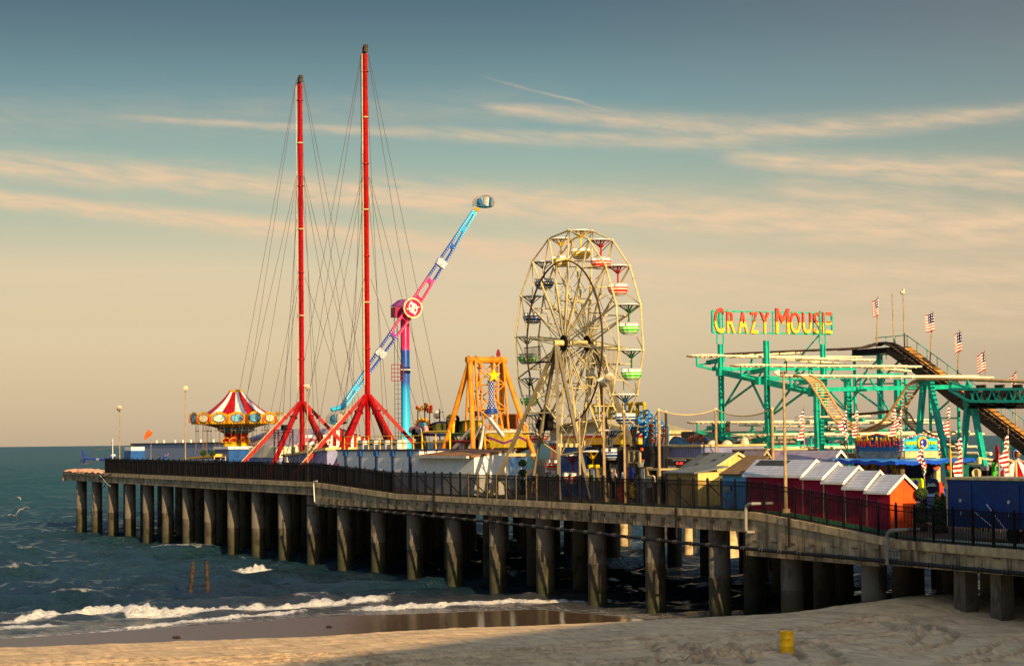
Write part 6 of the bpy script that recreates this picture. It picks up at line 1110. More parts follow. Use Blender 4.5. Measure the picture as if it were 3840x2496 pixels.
plush(D(1225,1105), 3.4, .42, prz[4], 'black and yellow plush above the fence right of the curtain poles'); plush(D(1272,1085), 3.6, .45, prz[3], 'pink plush head in front of the dark curtain'); plush(D(1290,1080), 3.9, .62, prz[4], 'large black plush behind the pink one'); plush(D(1462,1060), 3.5, .4, prz[2], 'blue and red plush just above the fence below the hoop'); plush(D(1430,1075), 3.6, .34, prz[5], 'small orange plush left of the blue and red one'); plush(D(1470,1250), 3.6, .55, prz[1], 'yellow plush low behind the fence'); plush(D(1345,1290), 3.6, .5, prz[0], 'red plush low behind the fence under the red banner')
a = RV(D(1640,1018), 3.6); c = RV(D(1745,1018), 3.6); t = thing('open_booth', 'cream lit booth beside the pale pole left of the tan shed', 'booth', ((a.x+c.x)/2,3.6,zd(a.x))); mb = MB(); mb.box((a.x,5,zd(a.x)),(c.x,5.2,a.z)); mb.box((a.x-.1,3.5,a.z),(c.x+.1,5.3,a.z+.12)); obj('back_panel', mb, cream, t); mb = MB(); [mb.box((q-.08,3.5,zd(a.x)),(q+.08,3.65,a.z)) for q in (a.x,c.x)]; obj('corner_post', mb, cream, t)
# steel pier logo wall, planter, orange hoarding
a = RV(D(450,895), 8.); c = RV(D(688,1120), 8.); t = thing('logo_wall', 'taupe wall with a white script logo behind the ferris wheel leg', 'wall', ((a.x+c.x)/2,8,zd(a.x))); mb = MB(); mb.box((a.x,8,zd(a.x)),(c.x,8.4,a.z)); obj('panel', mb, mat('taupe', rgb(150,128,112), .7, var=.1), t)
mb = MB(); mb.text('Steel', RV(D(545,1042),7.93), (1,0,.06), (0,0,1), 58/2.8125/pm(D(560,1040),8)/.47, 42/2.8125/pm(D(560,1040),8), .02, .02, .25); mb.text('Pier', RV(D(610,1070),7.93), (1,0,.06), (0,0,1), 45/2.8125/pm(D(560,1040),8)/.47, 58/2.8125/pm(D(560,1040),8), .02, .02, .25); mb.path([RV(D(*p),7.93) for p in ((540,1085),(560,1070),(600,1078),(630,1095),(655,1075),(662,1055))], .04, 5); obj('script_text', mb, white, t)
mb = MB(); n = 14
for i in range(n):
    if i % 2: xx = a.x+(c.x-a.x)*i/n*.55; mb.box((xx,7.96,a.z-.02),(xx+.14,8,a.z-.55))
obj('slat_row', mb, cream, t)
a = RV(D(232,868),7.5); c = RV(D(285,985),7.5); t = thing('orange_hoarding', 'orange painted hoarding behind the sunlit white shed end', 'hoarding', ((a.x+c.x)/2,7.5,zd(a.x))); mb = MB(); mb.box((a.x,7.5,c.z),(c.x,7.6,a.z)); obj('panel', mb, mat('hoarding_orange', rgb(214,120,30), .7, var=.4, scale=3), t); mb = MB(); mb.box((a.x,7.55,zd(a.x)),(a.x+.1,7.65,c.z)); mb.box((c.x-.1,7.55,zd(a.x)),(c.x,7.65,c.z)); obj('post', mb, wood, t)
def topiary(p, v, balls, lb, pot=True, m=None, cone=None, dens=1.):
    b_ = pat(p, v); t = thing('topiary_shrub', lb, 'shrub', b_); mb = MB(); top = b_.z+(max((z for z, r in balls), default=0) if balls else 1); mb.tube(b_, (b_.x,v,top), .045); obj('trunk', mb, dwood, t); mb = MB()
    for z, r in balls: mb.leaf((b_.x,v,b_.z+z), (r,r,r*.85), int(420*dens), .075)
    if cone:
        r, h = cone
        for i in range(12): f_ = i/12; mb.leaf((b_.x,v,b_.z+.35+h*f_), (r*(1-f_*.85),)*2+(h/9,), int(110*(1-f_*.6)), .08)
    obj('foliage', mb, m or leafm, t)
    if pot: mb = MB(); mb.lathe(b_, [(0,0),(.25,0),(.34,.4),(.28,.4),(0,.36)], 14); obj('pot', mb, brown, t)
topiary(D(310,1215), 6.2, [(1.0,.25),(1.75,.3),(2.5,.32)], 'three ball topiary beside the orange hoarding')
b_ = pat(D(262,1215), 6.6); mb = MB(); mb.lathe(b_, [(0,0),(.5,0),(.72,2.9),(.6,2.9),(0,2.7)], 18); tag(obj('blue_planter', mb, mat('planter_blue', rgb(40,130,190), .4, var=.5, scale=2., col2=rgb(200,210,215))), 'big blue and white printed tub beside the orange hoarding', 'tub')
# ================= octopus ride =================
oc = RV(Q(1130,560), 11.); zb = zd(oc.x); t = thing('spider_ride', 'bright blue spinning ride with looping arms and bulb lined orange discs', 'ride', (oc.x,11,zb)); cb = mat('ride_blue', rgb(20,130,210), .35, var=.2); mb = MB(); mb.lathe((oc.x,11,0), [(.6,zb),(.4,zb+1.5),(.4,oc.z-.2),(.75,oc.z),(.6,oc.z+.5),(.2,oc.z+.7)], 16); obj('hub_drum', mb, cb, t)
for i in range(6):
    a = i*math.tau/6+.5; d_ = Vector((math.cos(a), math.sin(a), 0)); P = [Vector((oc.x,11,oc.z+.2))+d_*(.3+u_*1.5)+Vector((0,0,1.0*math.sin(u_*3.0)-u_*.9)) for u_ in np.linspace(0,1,9)]; mb = MB(); mb.path(P, .08, 7); ar = obj('arm', mb, cb, t); mb = MB(); [mb.ball(p+Vector((0,-.13,.05)), .06, n=5, m=3) for p in P]; struct(obj('arm_bulb', mb, white, ar), 'stuff')
for i in range(3):
    rr_ = .7+.15*i; c0 = Vector((oc.x+.5+.35*i,10.4,oc.z+1.0-.3*i)); mb = MB(); mb.path([c0+Vector((rr_*math.cos(a), .3*math.sin(a), .5*math.sin(a))) for a in [j*math.tau/18 for j in range(19)]], .07, 6); obj('light_loop', mb, cb, t)
for nm, px_, vv_, n_d in (('disc_column', 1190, 9.6, 4),('disc_column', 935, 10.4, 3),('disc_column', 1350, 10.2, 3)):
    p0 = RV(Q(px_,700), vv_); mb = MB(); mb.box((p0.x-.5,vv_,p0.z-.2),(p0.x+.5,vv_+.08,p0.z+(1.45 if n_d > 3 else 1.1))); mb.tube((p0.x,vv_+.1,p0.z+.2),(oc.x,11,oc.z+.3), .09); bk = obj(nm, mb, cb, t)
    for i in range(n_d):
        c0 = Vector((p0.x,vv_-.02,p0.z+.05+i*.36)); mb = MB(); mb.disc(c0, (0,-1,0), .40, .04, 18, .13, (1,0,0)); obj('orange_disc', mb, orange, bk)
        mb = MB(); [mb.ball(c0+Vector((.46*math.cos(a),-.06,.17*math.sin(a))), .03, n=5, m=3) for a in [j*math.tau/10 for j in range(10)]]; struct(obj('disc_bulb', mb, white, bk), 'stuff')
# yellow frame ride
yv = 15.; t = thing('yellow_frame_ride', 'yellow tube frames of a ride behind the right side of the wheel', 'ride', pat(Q(1000,400), yv))
for (xa, xb, ya, yb_) in ((430,560,235,395),(590,700,235,300),(640,740,250,395),(820,900,215,380),(930,1000,215,385),(1000,1090,215,400)):
    P = [RV(Q(*p), yv) for p in ((xa,yb_),(xa,ya),(xb,ya),(xb,yb_))]; mb = MB(); mb.path(P, .14, 8); mb.path([RV(Q(xa,(ya+yb_)/2+20),yv), RV(Q(xb,(ya+yb_)/2+20),yv)], .1, 8); obj('seat_frame', mb, mat('ride_yellow', rgb(206,170,20), .5), t)
mb = MB(); mb.bar(RV(Q(430,405),yv), RV(Q(1100,405),yv), .25,.18); mb.tube(RV(Q(800,405),yv), pat(Q(800,405),yv), .2); obj('base_beam', mb, mat('ride_yellow2', rgb(180,150,20), .5), t)
# red and white barrier, wavy sign, grey blocks
a = RV(Q(1190,745),9.); c = RV(Q(1345,650),9.); mb = MB(); n = 7
for i in range(n): mb.m = i % 2; x0_ = a.x+(c.x-a.x)*i/n; x1_ = a.x+(c.x-a.x)*(i+1)/n; mb.prism([(x0_,9,a.z-.6),(x1_,9,a.z-.6),(x1_+.4,9,c.z),(x0_+.4,9,c.z)], (0,.1,0))
tag(obj('striped_awning', mb, [red, white], loc=(a.x,9,a.z)), 'slanted red and white striped awning below the blue spinning ride', 'awning')
wv_ = 13.; t = thing('wave_sign', 'blue wavy edged ride sign with orange letters above the scoreboard building', 'sign', pat(Q(1650,700), wv_)); wl = [(1400,745),(1425,690),(1460,650),(1500,640),(1560,668),(1640,685),(1720,672),(1780,645),(1830,635),(1875,655),(1905,700),(1925,760),(1900,860),(1840,860),(1820,745)]
mb = MB(); mb.prism([RV(Q(*p), wv_) for p in wl], (0,.3,0)); obj('board', mb, mat('wave_blue', rgb(60,170,230), .5, var=.2, scale=1.4), t)
mb = MB(); P = [RV(Q(*p), wv_-.02)+Vector((0,0,.02)) for p in wl[:12]]
for i in range(len(P)-1): mb.m = i % 2; mb.tube(P[i], P[i+1], .04, n=6)
obj('edge_trim', mb, [gold, purple], t)
mb = MB(); mb.text('Up', RV(Q(1800,740),wv_-.05), (1,0,.1), (-.1,0,1), 60/3.4385/pm(Q(1800,740),wv_)/.5, .95, .05, .05); mb.text('Wipe', RV(Q(1660,745),wv_-.05), (1,0,.1), (-.1,0,1), 110/3.4385/pm(Q(1700,740),wv_)/.5, .6, .05, .02, .2); obj('sign_text', mb, mat('rust_letter', rgb(190,80,50), .6), t)
mb = MB(); P = [RV(Q(*p), wv_+1) for p in ((1915,690),(1960,685),(1985,705),(1990,740),(1920,745))]; mb.prism(P, (0,1.,0)); obj('blue_cushion', mb, mat('cushion_blue', rgb(16,70,170), .5), t)
a = RV(D(1997,612),22.); c = RV(D(2128,700),22.); gx_ = RV(E(760,1340),22.).x; t = thing('concrete_block_house', 'plain grey concrete block house behind the coaster columns', 'building', ((a.x+gx_)/2,22,zd(a.x))); mb = MB(); zb = zd(a.x); mb.box((a.x,22,zb),(gx_,27,a.z-.05)); obj('wall', mb, mat('block_grey', rgb(150,138,118), .85, var=.15, dirt=.3), t); mb = MB(); mb.box((a.x-.1,21.9,zb+1),(c.x,22,a.z)); obj('dark_face', mb, mat('block_navy', rgb(48,52,72), .7), t); mb = MB(); mb.cbox((a.x+2.8,24,a.z+.25), 1.2,1,.9); obj('roof_unit', mb, brown, t)
# floodlight pods and low roofs
t, x0, x1, zb, zt = building('maroon_building', 'low maroon and lilac building with a cream roof line behind the tan shed', 'building', G(600,256), G(1330,252), 9.5, 4, None, .1, mat('lilac_wall', rgb(120,100,128), .7), cream)
mb = MB(); a = RV(G(820,270),9.45); mb.box((x0,9.4,zb),(a.x,9.5,zt-.1)); obj('maroon_panel', mb, dred, t)
for p, lb in ((690,'left of two round floodlights on the maroon building roof'),(856,'right of two round floodlights on the maroon building roof')):
    c = RV(G(p,232), 10.); t = thing('floodlight', lb, 'floodlight', (c.x,10,zt), 'floodlights on the maroon roof'); mb = MB(); mb.ball(c, .5, .4, .48, 14, 10); obj('lamp_head', mb, lampw, t); mb = MB(); mb.cbox(c+Vector((-.75,0,.0)), .35,.3,.9); mb.tube((c.x-.4,10,zt),(c.x-.4,10,c.z), .05); obj('bracket', mb, black, t)
b_ = RV(G(1062,250),11.); t = thing('floodlight', 'slim floodlight and egg shaped lamp before the green coaster foot', 'floodlight', (b_.x,11,b_.z)); mb = MB(); mb.ball(RV(G(1060,198),11.), .36,.3,.5); obj('lamp_head', mb, lampw, t); mb = MB(); mb.tube(b_, RV(G(1066,215),11.), .05); mb.bar(RV(G(945,180),11.), RV(G(1010,150),11.), .4,.2); obj('bracket', mb, grey, t)
# ================= sheds =================
lap_w = line_mat('lap_roof_white', rgb(176,182,196), rgb(110,112,130), 1, .16, .14, .35); lap_g = line_mat('lap_roof_grey', rgb(104,112,116), rgb(64,70,74), 1, .17, .12, .8)
def gshed(name, lb, pe0, pe1, pridge1, v0, wallm, roofm, endm=None, zb=None, trim=white, pe_z=None, group=None, over=.18):
    a = RV(pe0, v0); c = RV(pe1, v0); ze = (a.z+c.z)/2; s0, s1 = a.x, c.x; rp_ = RS(pridge1, s1); vr = rp_.y; zr = rp_.z; v1 = 2*vr-v0; zb = min(zd(s0), zd(s1))-.02 if zb is None else zb
    t = thing(name, lb, 'shed', ((s0+s1)/2, vr, zb), group); mb = MB(); mb.box((s0,v0+.06,zb),(s1-.12,v1-.06,ze)); obj('wall', mb, wallm, t)
    e = .07; mb = MB(); mb.prism([(s1-.12,v0+.06,zb),(s1-.12,v1-.06,zb),(s1-.12,v1-.06,ze-.02),(s1-.12,vr,zr-.12),(s1-.12,v0+.06,ze-.02)], (.1,0,0)); obj('gable_end', mb, endm or wallm, t)
    mb = MB(); mb.prism([(s0,v0+.06,ze-.02),(s0,vr,zr-.1),(s0,v1-.06,ze-.02)], (.08,0,0)); obj('back_gable', mb, endm or wallm, t)
    sl_ = (zr-ze)/(vr-v0)
    for q, nm in ((1,'near'),(-1,'far')):
        y0_ = v0-over if q == 1 else v1+over; z0_ = ze-over*sl_; mb = MB(); mb.prism([(s0-.05,y0_,z0_),(s0-.05,vr,zr),(s0-.05,vr,zr+.08),(s0-.05,y0_,z0_+.08)], (s1-s0+.18,0,0)); obj('roof_slope', mb, roofm, t)
    mb = MB()
    for q in (1,-1):
        y0_ = v0-over if q == 1 else v1+over; mb.prism([(s1+.13,y0_,z0_-.05),(s1+.13,vr,zr-.05),(s1+.13,vr,zr+.13),(s1+.13,y0_,z0_+.13)], (.06,0,0))
    mb.box((s0,v0-over-.03,z0_-.04),(s1+.1,v0-over,z0_+.07)); obj('roof_trim', mb, trim, t)
    return t, s0, s1, vr, ze, zr, zb, v1
tanw = line_mat('tan_siding', rgb(178,148,96), rgb(120,96,60), 0, .4, .06, .7); tany = line_mat('tan_gable_siding', rgb(222,190,110), rgb(170,140,80), 1, .4, .07, .7)
redw = mat('barn_red', rgb(164,16,66), .75, var=.14, scale=1.2, dirt=.22); ored = line_mat('orange_siding', rgb(236,84,22), rgb(190,60,16), 1, .3, .05, .6)
ts = gshed('tan_shed', 'tan shed with a patched grey roof and a sunny yellow gable', G(335,470), G(720,468), G(970,310), 5.1, tanw, lap_g, tany, trim=cream)
t = ts[0]; a = RV(G(157,520),2.9); c = RV(G(512,522),2.9); mb = MB(); zb = zd(a.x); mb.box((a.x,2.9,zb),(c.x,5.4,a.z)); obj('lean_to_wall', mb, tanw, t); ze_ = ts[4]
mb = MB(); mb.prism([(a.x-.1,2.6,a.z-.1),(a.x-.1,5.2,ze_+.02),(a.x-.1,5.2,ze_+.12),(a.x-.1,2.6,a.z)], (c.x-a.x+.2,0,0)); obj('lean_to_roof', mb, lap_g, t); mb = MB(); mb.box((c.x,2.9,zb),(c.x+.06,5.1,a.z-.05)); obj('lean_to_end', mb, tany, t)
mb = MB(); mb.box((a.x,2.86,zb),(a.x+.06,2.9,a.z)); mb.box(((a.x+c.x)/2-.6,2.87,zb),((a.x+c.x)/2-.55,2.9,a.z)); obj('door_joint', mb, brown, t)
mb = MB(); s0, s1, vr, ze, zr = ts[1:6]; sl_ = (zr-ze)/(vr-5.1)
for (u0, u1, w0, w1) in ((.62,.76,.35,.5),(.70,.78,.75,.85),(.30,.42,.05,.2),(.05,.25,.8,.98)):
    P = lambda u_, w_: (s0+(s1-s0)*u_, 5.1+(vr-5.1)*w_, ze+(zr-ze)*w_+.092); mb = MB(); mb.add([P(u0,w0),P(u1,w0),P(u1,w1),P(u0,w1)], [(0,1,2,3)]); obj('roof_patch', mb, mat('tar_patch', (.04,.045,.05), .9), t)
mb = MB(); a = RS(G(725,1547), s1); mb.box((s1+.0,5.2,zd(s1)-.3),(s1+.03,ts[7]-.1,ze-.25)); obj('red_dado', mb, mat('dado_red', rgb(170,24,22), .7), t)
a = RV(G(800,548),2.6); c = RV(G(1060,548),2.6); t = thing('blue_shed', 'small light blue shed with a brown shingle roof before the red shed', 'shed', ((a.x+c.x)/2,3,zd(a.x))); zb = zd(a.x); lb_ = line_mat('sky_blue_boards', rgb(92,178,232), rgb(60,130,190), 0, .22, .08, .6); mb = MB(); mb.box((a.x,2.6,zb),(c.x,4.4,a.z)); obj('wall', mb, lb_, t); mb = MB(); mb.prism([(a.x-.1,2.4,a.z-.08),(a.x-.1,4.5,a.z+1.05),(a.x-.1,4.5,a.z+1.15),(a.x-.1,2.4,a.z+.02)], (c.x-a.x+.1,0,0)); obj('roof', mb, line_mat('brown_shingle', rgb(128,104,72), rgb(70,56,40), 1, .2, .2, .9), t)
xm = (a.x+c.x)/2; mb = MB(); mb.box((xm-.9,2.55,zb),(xm+.25,2.6,a.z-.5)); dr2 = obj('door', mb, mat('door_blue', rgb(80,160,220), .5), t); mb = MB(); mb.box((xm-.2,2.5,zb+1.1),(xm-.1,2.55,zb+1.3)); obj('handle', mb, black, dr2); mb = MB(); mb.box((a.x+.3,2.5,a.z-1.1),(a.x+1.,2.6,a.z-.7)); obj('vent_box', mb, lgrey, t)
segs = [((2793,1776),(3009,1777),(3056,1728)),((3009,1786),(3087,1787),(3137,1737)),((3087,1802),(3166,1802),(3214,1752)),((3166,1822),(3249,1823),(3294,1769)),((3249,1838),(3335,1839),(3385,1785))]
ord_ = ['longest section at the left end of the red shed row with a patched roof','second narrow section of the stepped red shed row','middle narrow section of the stepped red shed row','fourth narrow section, just left of the orange gable','front section of the red shed row with the bright orange gable end']
for i, (pa_, pb2, pr) in enumerate(segs):
    r_ = gshed('red_shed', ord_[i], pa_, pb2, pr, 1.75, redw, lap_w, ored if i == 4 else mat('gable_cream', rgb(226,190,120), .7), zb=zd(RV(pb2,1.75).x)-.05, group='stepped red sheds in a row')
    if i == 0:
        mb = MB(); s0, s1, vr, ze, zr = r_[1:6]; P = lambda u_, w_: (s0+(s1-s0)*u_, 1.75+(vr-1.75)*w_, ze+(zr-ze)*w_+.092); mb.add([P(.06,.5),P(.58,.5),P(.62,.93),P(.08,.93)], [(0,1,2,3)]); obj('roof_patch', mb, MATS['tar_patch'], r_[0])
# grey roofs behind
gshed('grey_shed', 'grey roofed shed with a dark gable between the tan and red sheds', G(985,420), G(1215,420), G(1300,290), 8.2, brown, mat('mauve_roof', rgb(150,138,150), .7, var=.1), mat('dark_gable', rgb(36,40,60), .7), trim=cream)
gshed('grey_shed', 'wide pale roofed shed behind the first red shed section', G(1420,372), G(2075,415), G(2160,288), 8.2, dred, line_mat('mauve_lap', rgb(158,148,166), rgb(120,110,130), 1, .2, .1, .6), mat('dark_gable', rgb(36,40,60), .7), trim=white)
# ================= blue trailer =================
a = RV((3550,1788), 2.4); zb = 6.0; t = thing('blue_trailer', 'long deep blue box trailer with two doors at the right edge', 'trailer', (a.x+4,3.5,zb)); tb = line_mat('trailer_blue', rgb(8,56,122), rgb(5,40,92), 2, .2, .07, .45); mb = MB(); mb.box((a.x,2.4,zb+.25),(a.x+12,5.2,a.z-.12)); obj('body', mb, tb, t); mb = MB(); mb.box((a.x-.05,2.32,a.z-.12),(a.x+12,5.3,a.z)); mb.box((a.x-.04,2.36,zb+.25),(a.x+.05,2.44,a.z)); obj('top_rail', mb, cream, t)
for p in ((3626,),(3832,)):
    pass
for x_, w_ in ((RV((3597,1900),2.4).x, RV((3645,1900),2.4).x-RV((3597,1900),2.4).x), (RV((3778,1900),2.4).x, RV((3825,1900),2.4).x-RV((3778,1900),2.4).x)):
    mb = MB(); mb.box((x_,2.35,zb+.5),(x_+w_,2.4,a.z-.35)); dd_ = obj('door', mb, mat('trailer_door', rgb(8,50,112), .4), t); mb = MB(); [mb.disc((x_+w_*.2,2.35,z), (0,-1,0), .09, .05, 12) for z in (a.z-1.2,)]; mb.box((x_+w_*.16,2.32,a.z-2.0),(x_+w_*.22,2.35,a.z-1.75)); obj('handle', mb, lgrey, dd_)
for i in range(2):
    for j in range(2): mb = MB(); mb.tube((a.x+5+i*1.1,2.5+j*2.3,zb-.05),(a.x+5+i*1.1,2.75+j*2.3,zb-.05), .42, n=18); obj('wheel', mb, black, t)
mb = MB(); mb.path([RV((3650,1915),2.2), RV((3740,1990),2.2)], .03); mb.path([RV((3700,1890),2.2), RV((3770,1985),2.2)], .03); obj('chain', mb, lgrey, t)
# ================= whac stand =================
wv2 = 8.; cor = RV(H(715,370), wv2); s1 = cor.x; l0 = RV(H(290,380), wv2); zt_s = l0.z; zb_s = RV(H(500,495), wv2).z; zdk = zd(s1); t = thing('game_stand', 'game stand with two peaked light bulb signs and a blue awning', 'game stand', ((l0.x+s1)/2, wv2+2, zdk))
far = RS(H(1060,380), s1); yB_ = far.y
pk = RV(H(490,325), wv2).z; mb = MB(); mb.prism([(l0.x,wv2,zb_s),(s1,wv2,zb_s),(s1,wv2,zt_s),((l0.x+s1)/2,wv2,pk),(l0.x,wv2,zt_s)], (0,.15,0)); s1g = obj('sign_panel', mb, mat('sign_blue', rgb(10,104,160), .4, var=.1), t)
pk2 = RS(H(890,325), s1).z; zt2 = RS(H(735,372), s1).z; zb2_ = RS(H(890,488), s1).z; mb = MB(); mb.prism([(s1,wv2+.1,zb2_),(s1,yB_,zb2_),(s1,yB_,zt2),(s1,(wv2+yB_)/2,pk2),(s1,wv2+.1,zt2)], (.15,0,0)); s2g = obj('sign_panel', mb, mat('sign_cyan', rgb(40,170,220), .4, var=.1), t)
mb = MB(); n = 26
def bulbs(P, mm, par):
    mb = MB()
    for a_, b_ in zip(P, P[1:]):
        k = max(2, int((b_-a_).length/.14)); 
        for i in range(k): mb.m = i % 2; c = a_+(b_-a_)*(i+.5)/k; mb.cbox(c, .075,.08,.075)
    struct(obj('bulb_trim', mb, mm, par), 'stuff')
bulbs([Vector(p) for p in ((l0.x,wv2-.08,zb_s),(l0.x,wv2-.08,zt_s),((l0.x+s1)/2,wv2-.08,pk),(s1,wv2-.08,zt_s),(s1,wv2-.08,zb_s))], [orange, red], s1g)
bulbs([Vector(p) for p in ((s1+.22,wv2,zb2_),(s1+.22,wv2,zt2),(s1+.22,(wv2+yB_)/2,pk2),(s1+.22,yB_,zt2),(s1+.22,yB_,zb2_))], [white, orange], s2g)
two = band_mat('letter_gold_red', [(0,rgb(200,40,30)),(.4,rgb(206,70,30)),(.62,rgb(226,180,30)),(1,rgb(220,190,40))], 'z', (0,0,zb_s+.35), zt_s-zb_s-.1, .4)
wtx = s1-l0.x; x_ = l0.x+.12; word = 'WHAC A MOLE'; ws_w = {'W':1.25,'M':1.25,' ':.3,'A':1.05}; tot = sum(ws_w.get(c, .9) for c in word); un = (wtx-.3)/tot
for i, ch in enumerate(word):
    wch = ws_w.get(ch, .9)*un
    if ch != ' ':
        u_ = (x_+wch/2-l0.x)/wtx; hh = (zt_s-zb_s)*.62+(pk-zt_s)*(1-abs(2*u_-1))*.8+.08*(-1)**i; mb = MB(); mb.text(ch, (x_, wv2-.1, zb_s+.32+.05*(-1)**i), (1,0,0), (0,0,1), wch*.84, hh, .04, .012); obj('sign_letter', mb, two, s1g)
    x_ += wch
cc2 = Vector((s1+.2,(wv2+yB_)/2+.1,(zb2_+zt2)/2+.1)); mb = MB(); mb.disc(cc2, (1,0,0), .38, .1, 30); obj('yellow_ring', mb, yellow, s2g); mb = MB(); mb.disc(cc2+Vector((.1,0,0)), (1,0,0), .26, .03, 26); obj('blue_disc', mb, mat('disc_blue', rgb(30,50,190), .3), s2g)
for st_, y_ in (('GAME', wv2+.2), ('TIME', cc2.y+.42)): mb = MB(); mb.text(st_, (s1+.2, y_, cc2.z-.11), (0,1,0), (0,0,1), cc2.y-.42-wv2-.2 if st_ == 'GAME' else yB_-cc2.y-.55, .22, .04, .03); obj('sign_letter', mb, lime, s2g)
mb = MB(); 
for i in range(7): y0_ = wv2+.2+i*.3; zq = cc2.z+(.26 if i % 2 else -.27)+.05*math.sin(i*3); mb.prism([(s1+.16,y0_-.1,zq),(s1+.16,y0_+.15,zq+.05),(s1+.16,y0_+.4,zq+.01),(s1+.16,y0_+.15,zq-.04)], (.02,0,0))
obj('blue_brush_mark', mb, navy, s2g)
mb = MB(); mb.box((l0.x,wv2+.05,zb_s-.42),(s1,wv2+.2,zb_s-.02)); mb.box((l0.x-.15,wv2-.02,zb_s-.42),(l0.x,wv2+.15,zt_s)); obj('sign_base', mb, grey, t); mb = MB(); mb.box((s1+.0,wv2+.2,zb2_-.42),(s1+.15,yB_,zb2_-.02)); obj('sign_base', mb, cream, t)
aw = mat('awning_blue', rgb(10,74,196), .5, var=.1); awt = mat('awning_top', rgb(60,150,210), .5, var=.5, scale=.8, col2=rgb(30,90,190))
def awning(P0, P1, Q0, Q1, nm='awning'): # inner top edge P0-P1, outer low edge Q0-Q1
    n = 20; mb = MB(); P0, P1, Q0, Q1 = map(Vector, (P0,P1,Q0,Q1)); vs = [P0+(P1-P0)*i/n for i in range(n+1)]+[Q0+(Q1-Q0)*i/n+Vector((0,0,.05*math.sin(i*1.1))) for i in range(n+1)]; mb.add(vs, [(i,i+1,n+2+i,n+1+i) for i in range(n)], True); awo = obj(nm, mb, awt, t)
    mb = MB(); n = 60; vs = [Q0+(Q1-Q0)*i/n+Vector((0,0,.05*math.sin(i/3*1.1))) for i in range(n+1)]; vs += [v_+Vector((0,0,-.17-.06*abs(math.sin(i*.9)))) for i, v_ in enumerate(vs)]; mb.add(vs, [(i,i+1,n+2+i,n+1+i) for i in range(n)]); obj('valance', mb, aw, awo)
o1 = RV(H(12,548), wv2-1.6); o2_ = RS(H(1275,532), s1+1.5); zaw = zb_s-.25
zaw = zb_s-.42; awning((l0.x-3.5,wv2+.1,zaw),(s1,wv2+.1,zaw),(o1.x,wv2-1.0,zaw-.06),(s1+.8,wv2-1.0,zaw-.16)); awning((s1,wv2,zaw),(s1,yB_+1.2,zaw),(s1+.8,wv2-1.0,zaw-.16),(s1+1.0,yB_+2.2,zaw-.05))
for (x_, y_, m_) in ((l0.x,wv2,brown),(s1,wv2,wood),(s1,yB_,cream),(l0.x,yB_,brown)): mb = MB(); mb.box((x_-.14,y_-.14,zdk-.3),(x_+.14,y_+.14,zb_s-.3)); obj('corner_post', mb, m_, t)
mb = MB(); mb.box((l0.x,yB_-.2,zdk),(s1-.3,yB_,zb_s-.3)); mb.box((l0.x,wv2+2.4,zdk),(s1-1.6,wv2+2.5,zb_s-1)); obj('back_wall', mb, mat('stall_dark', (.02,.025,.05), .8), t); mb = MB(); mb.box((l0.x,wv2,zdk),(s1,wv2+.4,zdk+1.1)); mb.box((s1-.4,wv2+.4,zdk),(s1,yB_,zdk+1.1)); obj('counter', mb, mat('counter_blue', rgb(30,60,120), .6), t)
for x_, y_, i in ((l0.x+.6,wv2-.3,0),(s1+.25,wv2+2.3,1),(s1+.25,wv2+4.4,2),(s1+.3,yB_+.6,3)):
    mb = MB(); ax_ = (0,-1,0) if i == 0 else (1,0,0); c = Vector((x_,y_,zb_s-.95)); mb.disc(c, ax_, .24, .05, 18); ds = obj('round_badge', mb, mat('badge_purple', rgb(60,40,120), .5), t); mb = MB(); mb.disc(c+Vector(ax_)*.06, ax_, .17, .02, 16); obj('badge_face', mb, orange, ds)
R3 = random.Random(9); tn = mat('plush_tan', rgb(190,140,70), .9, var=.5, scale=5)
adj = ['tan','orange','yellow','brown','grey','green','blue','cream']; pmx = [tn, orange, mat('plush_yellow', rgb(230,190,60), .9), mat('plush_brown', rgb(110,70,40), .9), grey, mat('plush_green', rgb(60,140,60), .9), prz[2], prz[3]]
posn = ['far left of the dark stall','left of the stall','left middle of the stall','middle of the stall','right middle of the stall','beside the wooden corner post','under the sunny awning','at the sunny end of the stall']
for i in range(30):
    u_ = i % 15; rw = i//15; xx_ = 335+u_*26+rw*10 if u_ < 14 else 1000; yy_ = 640+rw*45+R3.uniform(-8,8); k = R3.randrange(8); k = [0,1,0,3,2,0,6,1,0,5,2,0,3,7,1][u_] if rw == 0 else [3,2,0,1,0,4,2,0,1,6,0,2,7,0,5][u_]
    plush(H(130+xx_*.62+ (u_*14), yy_), wv2+.5, .2+.05*R3.random(), pmx[k], '%s plush in the %s row, %s' % (adj[k], ['upper','lower'][rw], ['first','second','third','fourth','fifth','sixth','seventh','eighth','ninth','tenth','eleventh','twelfth','thirteenth','fourteenth','last'][u_]+' from the left of the game stand'))
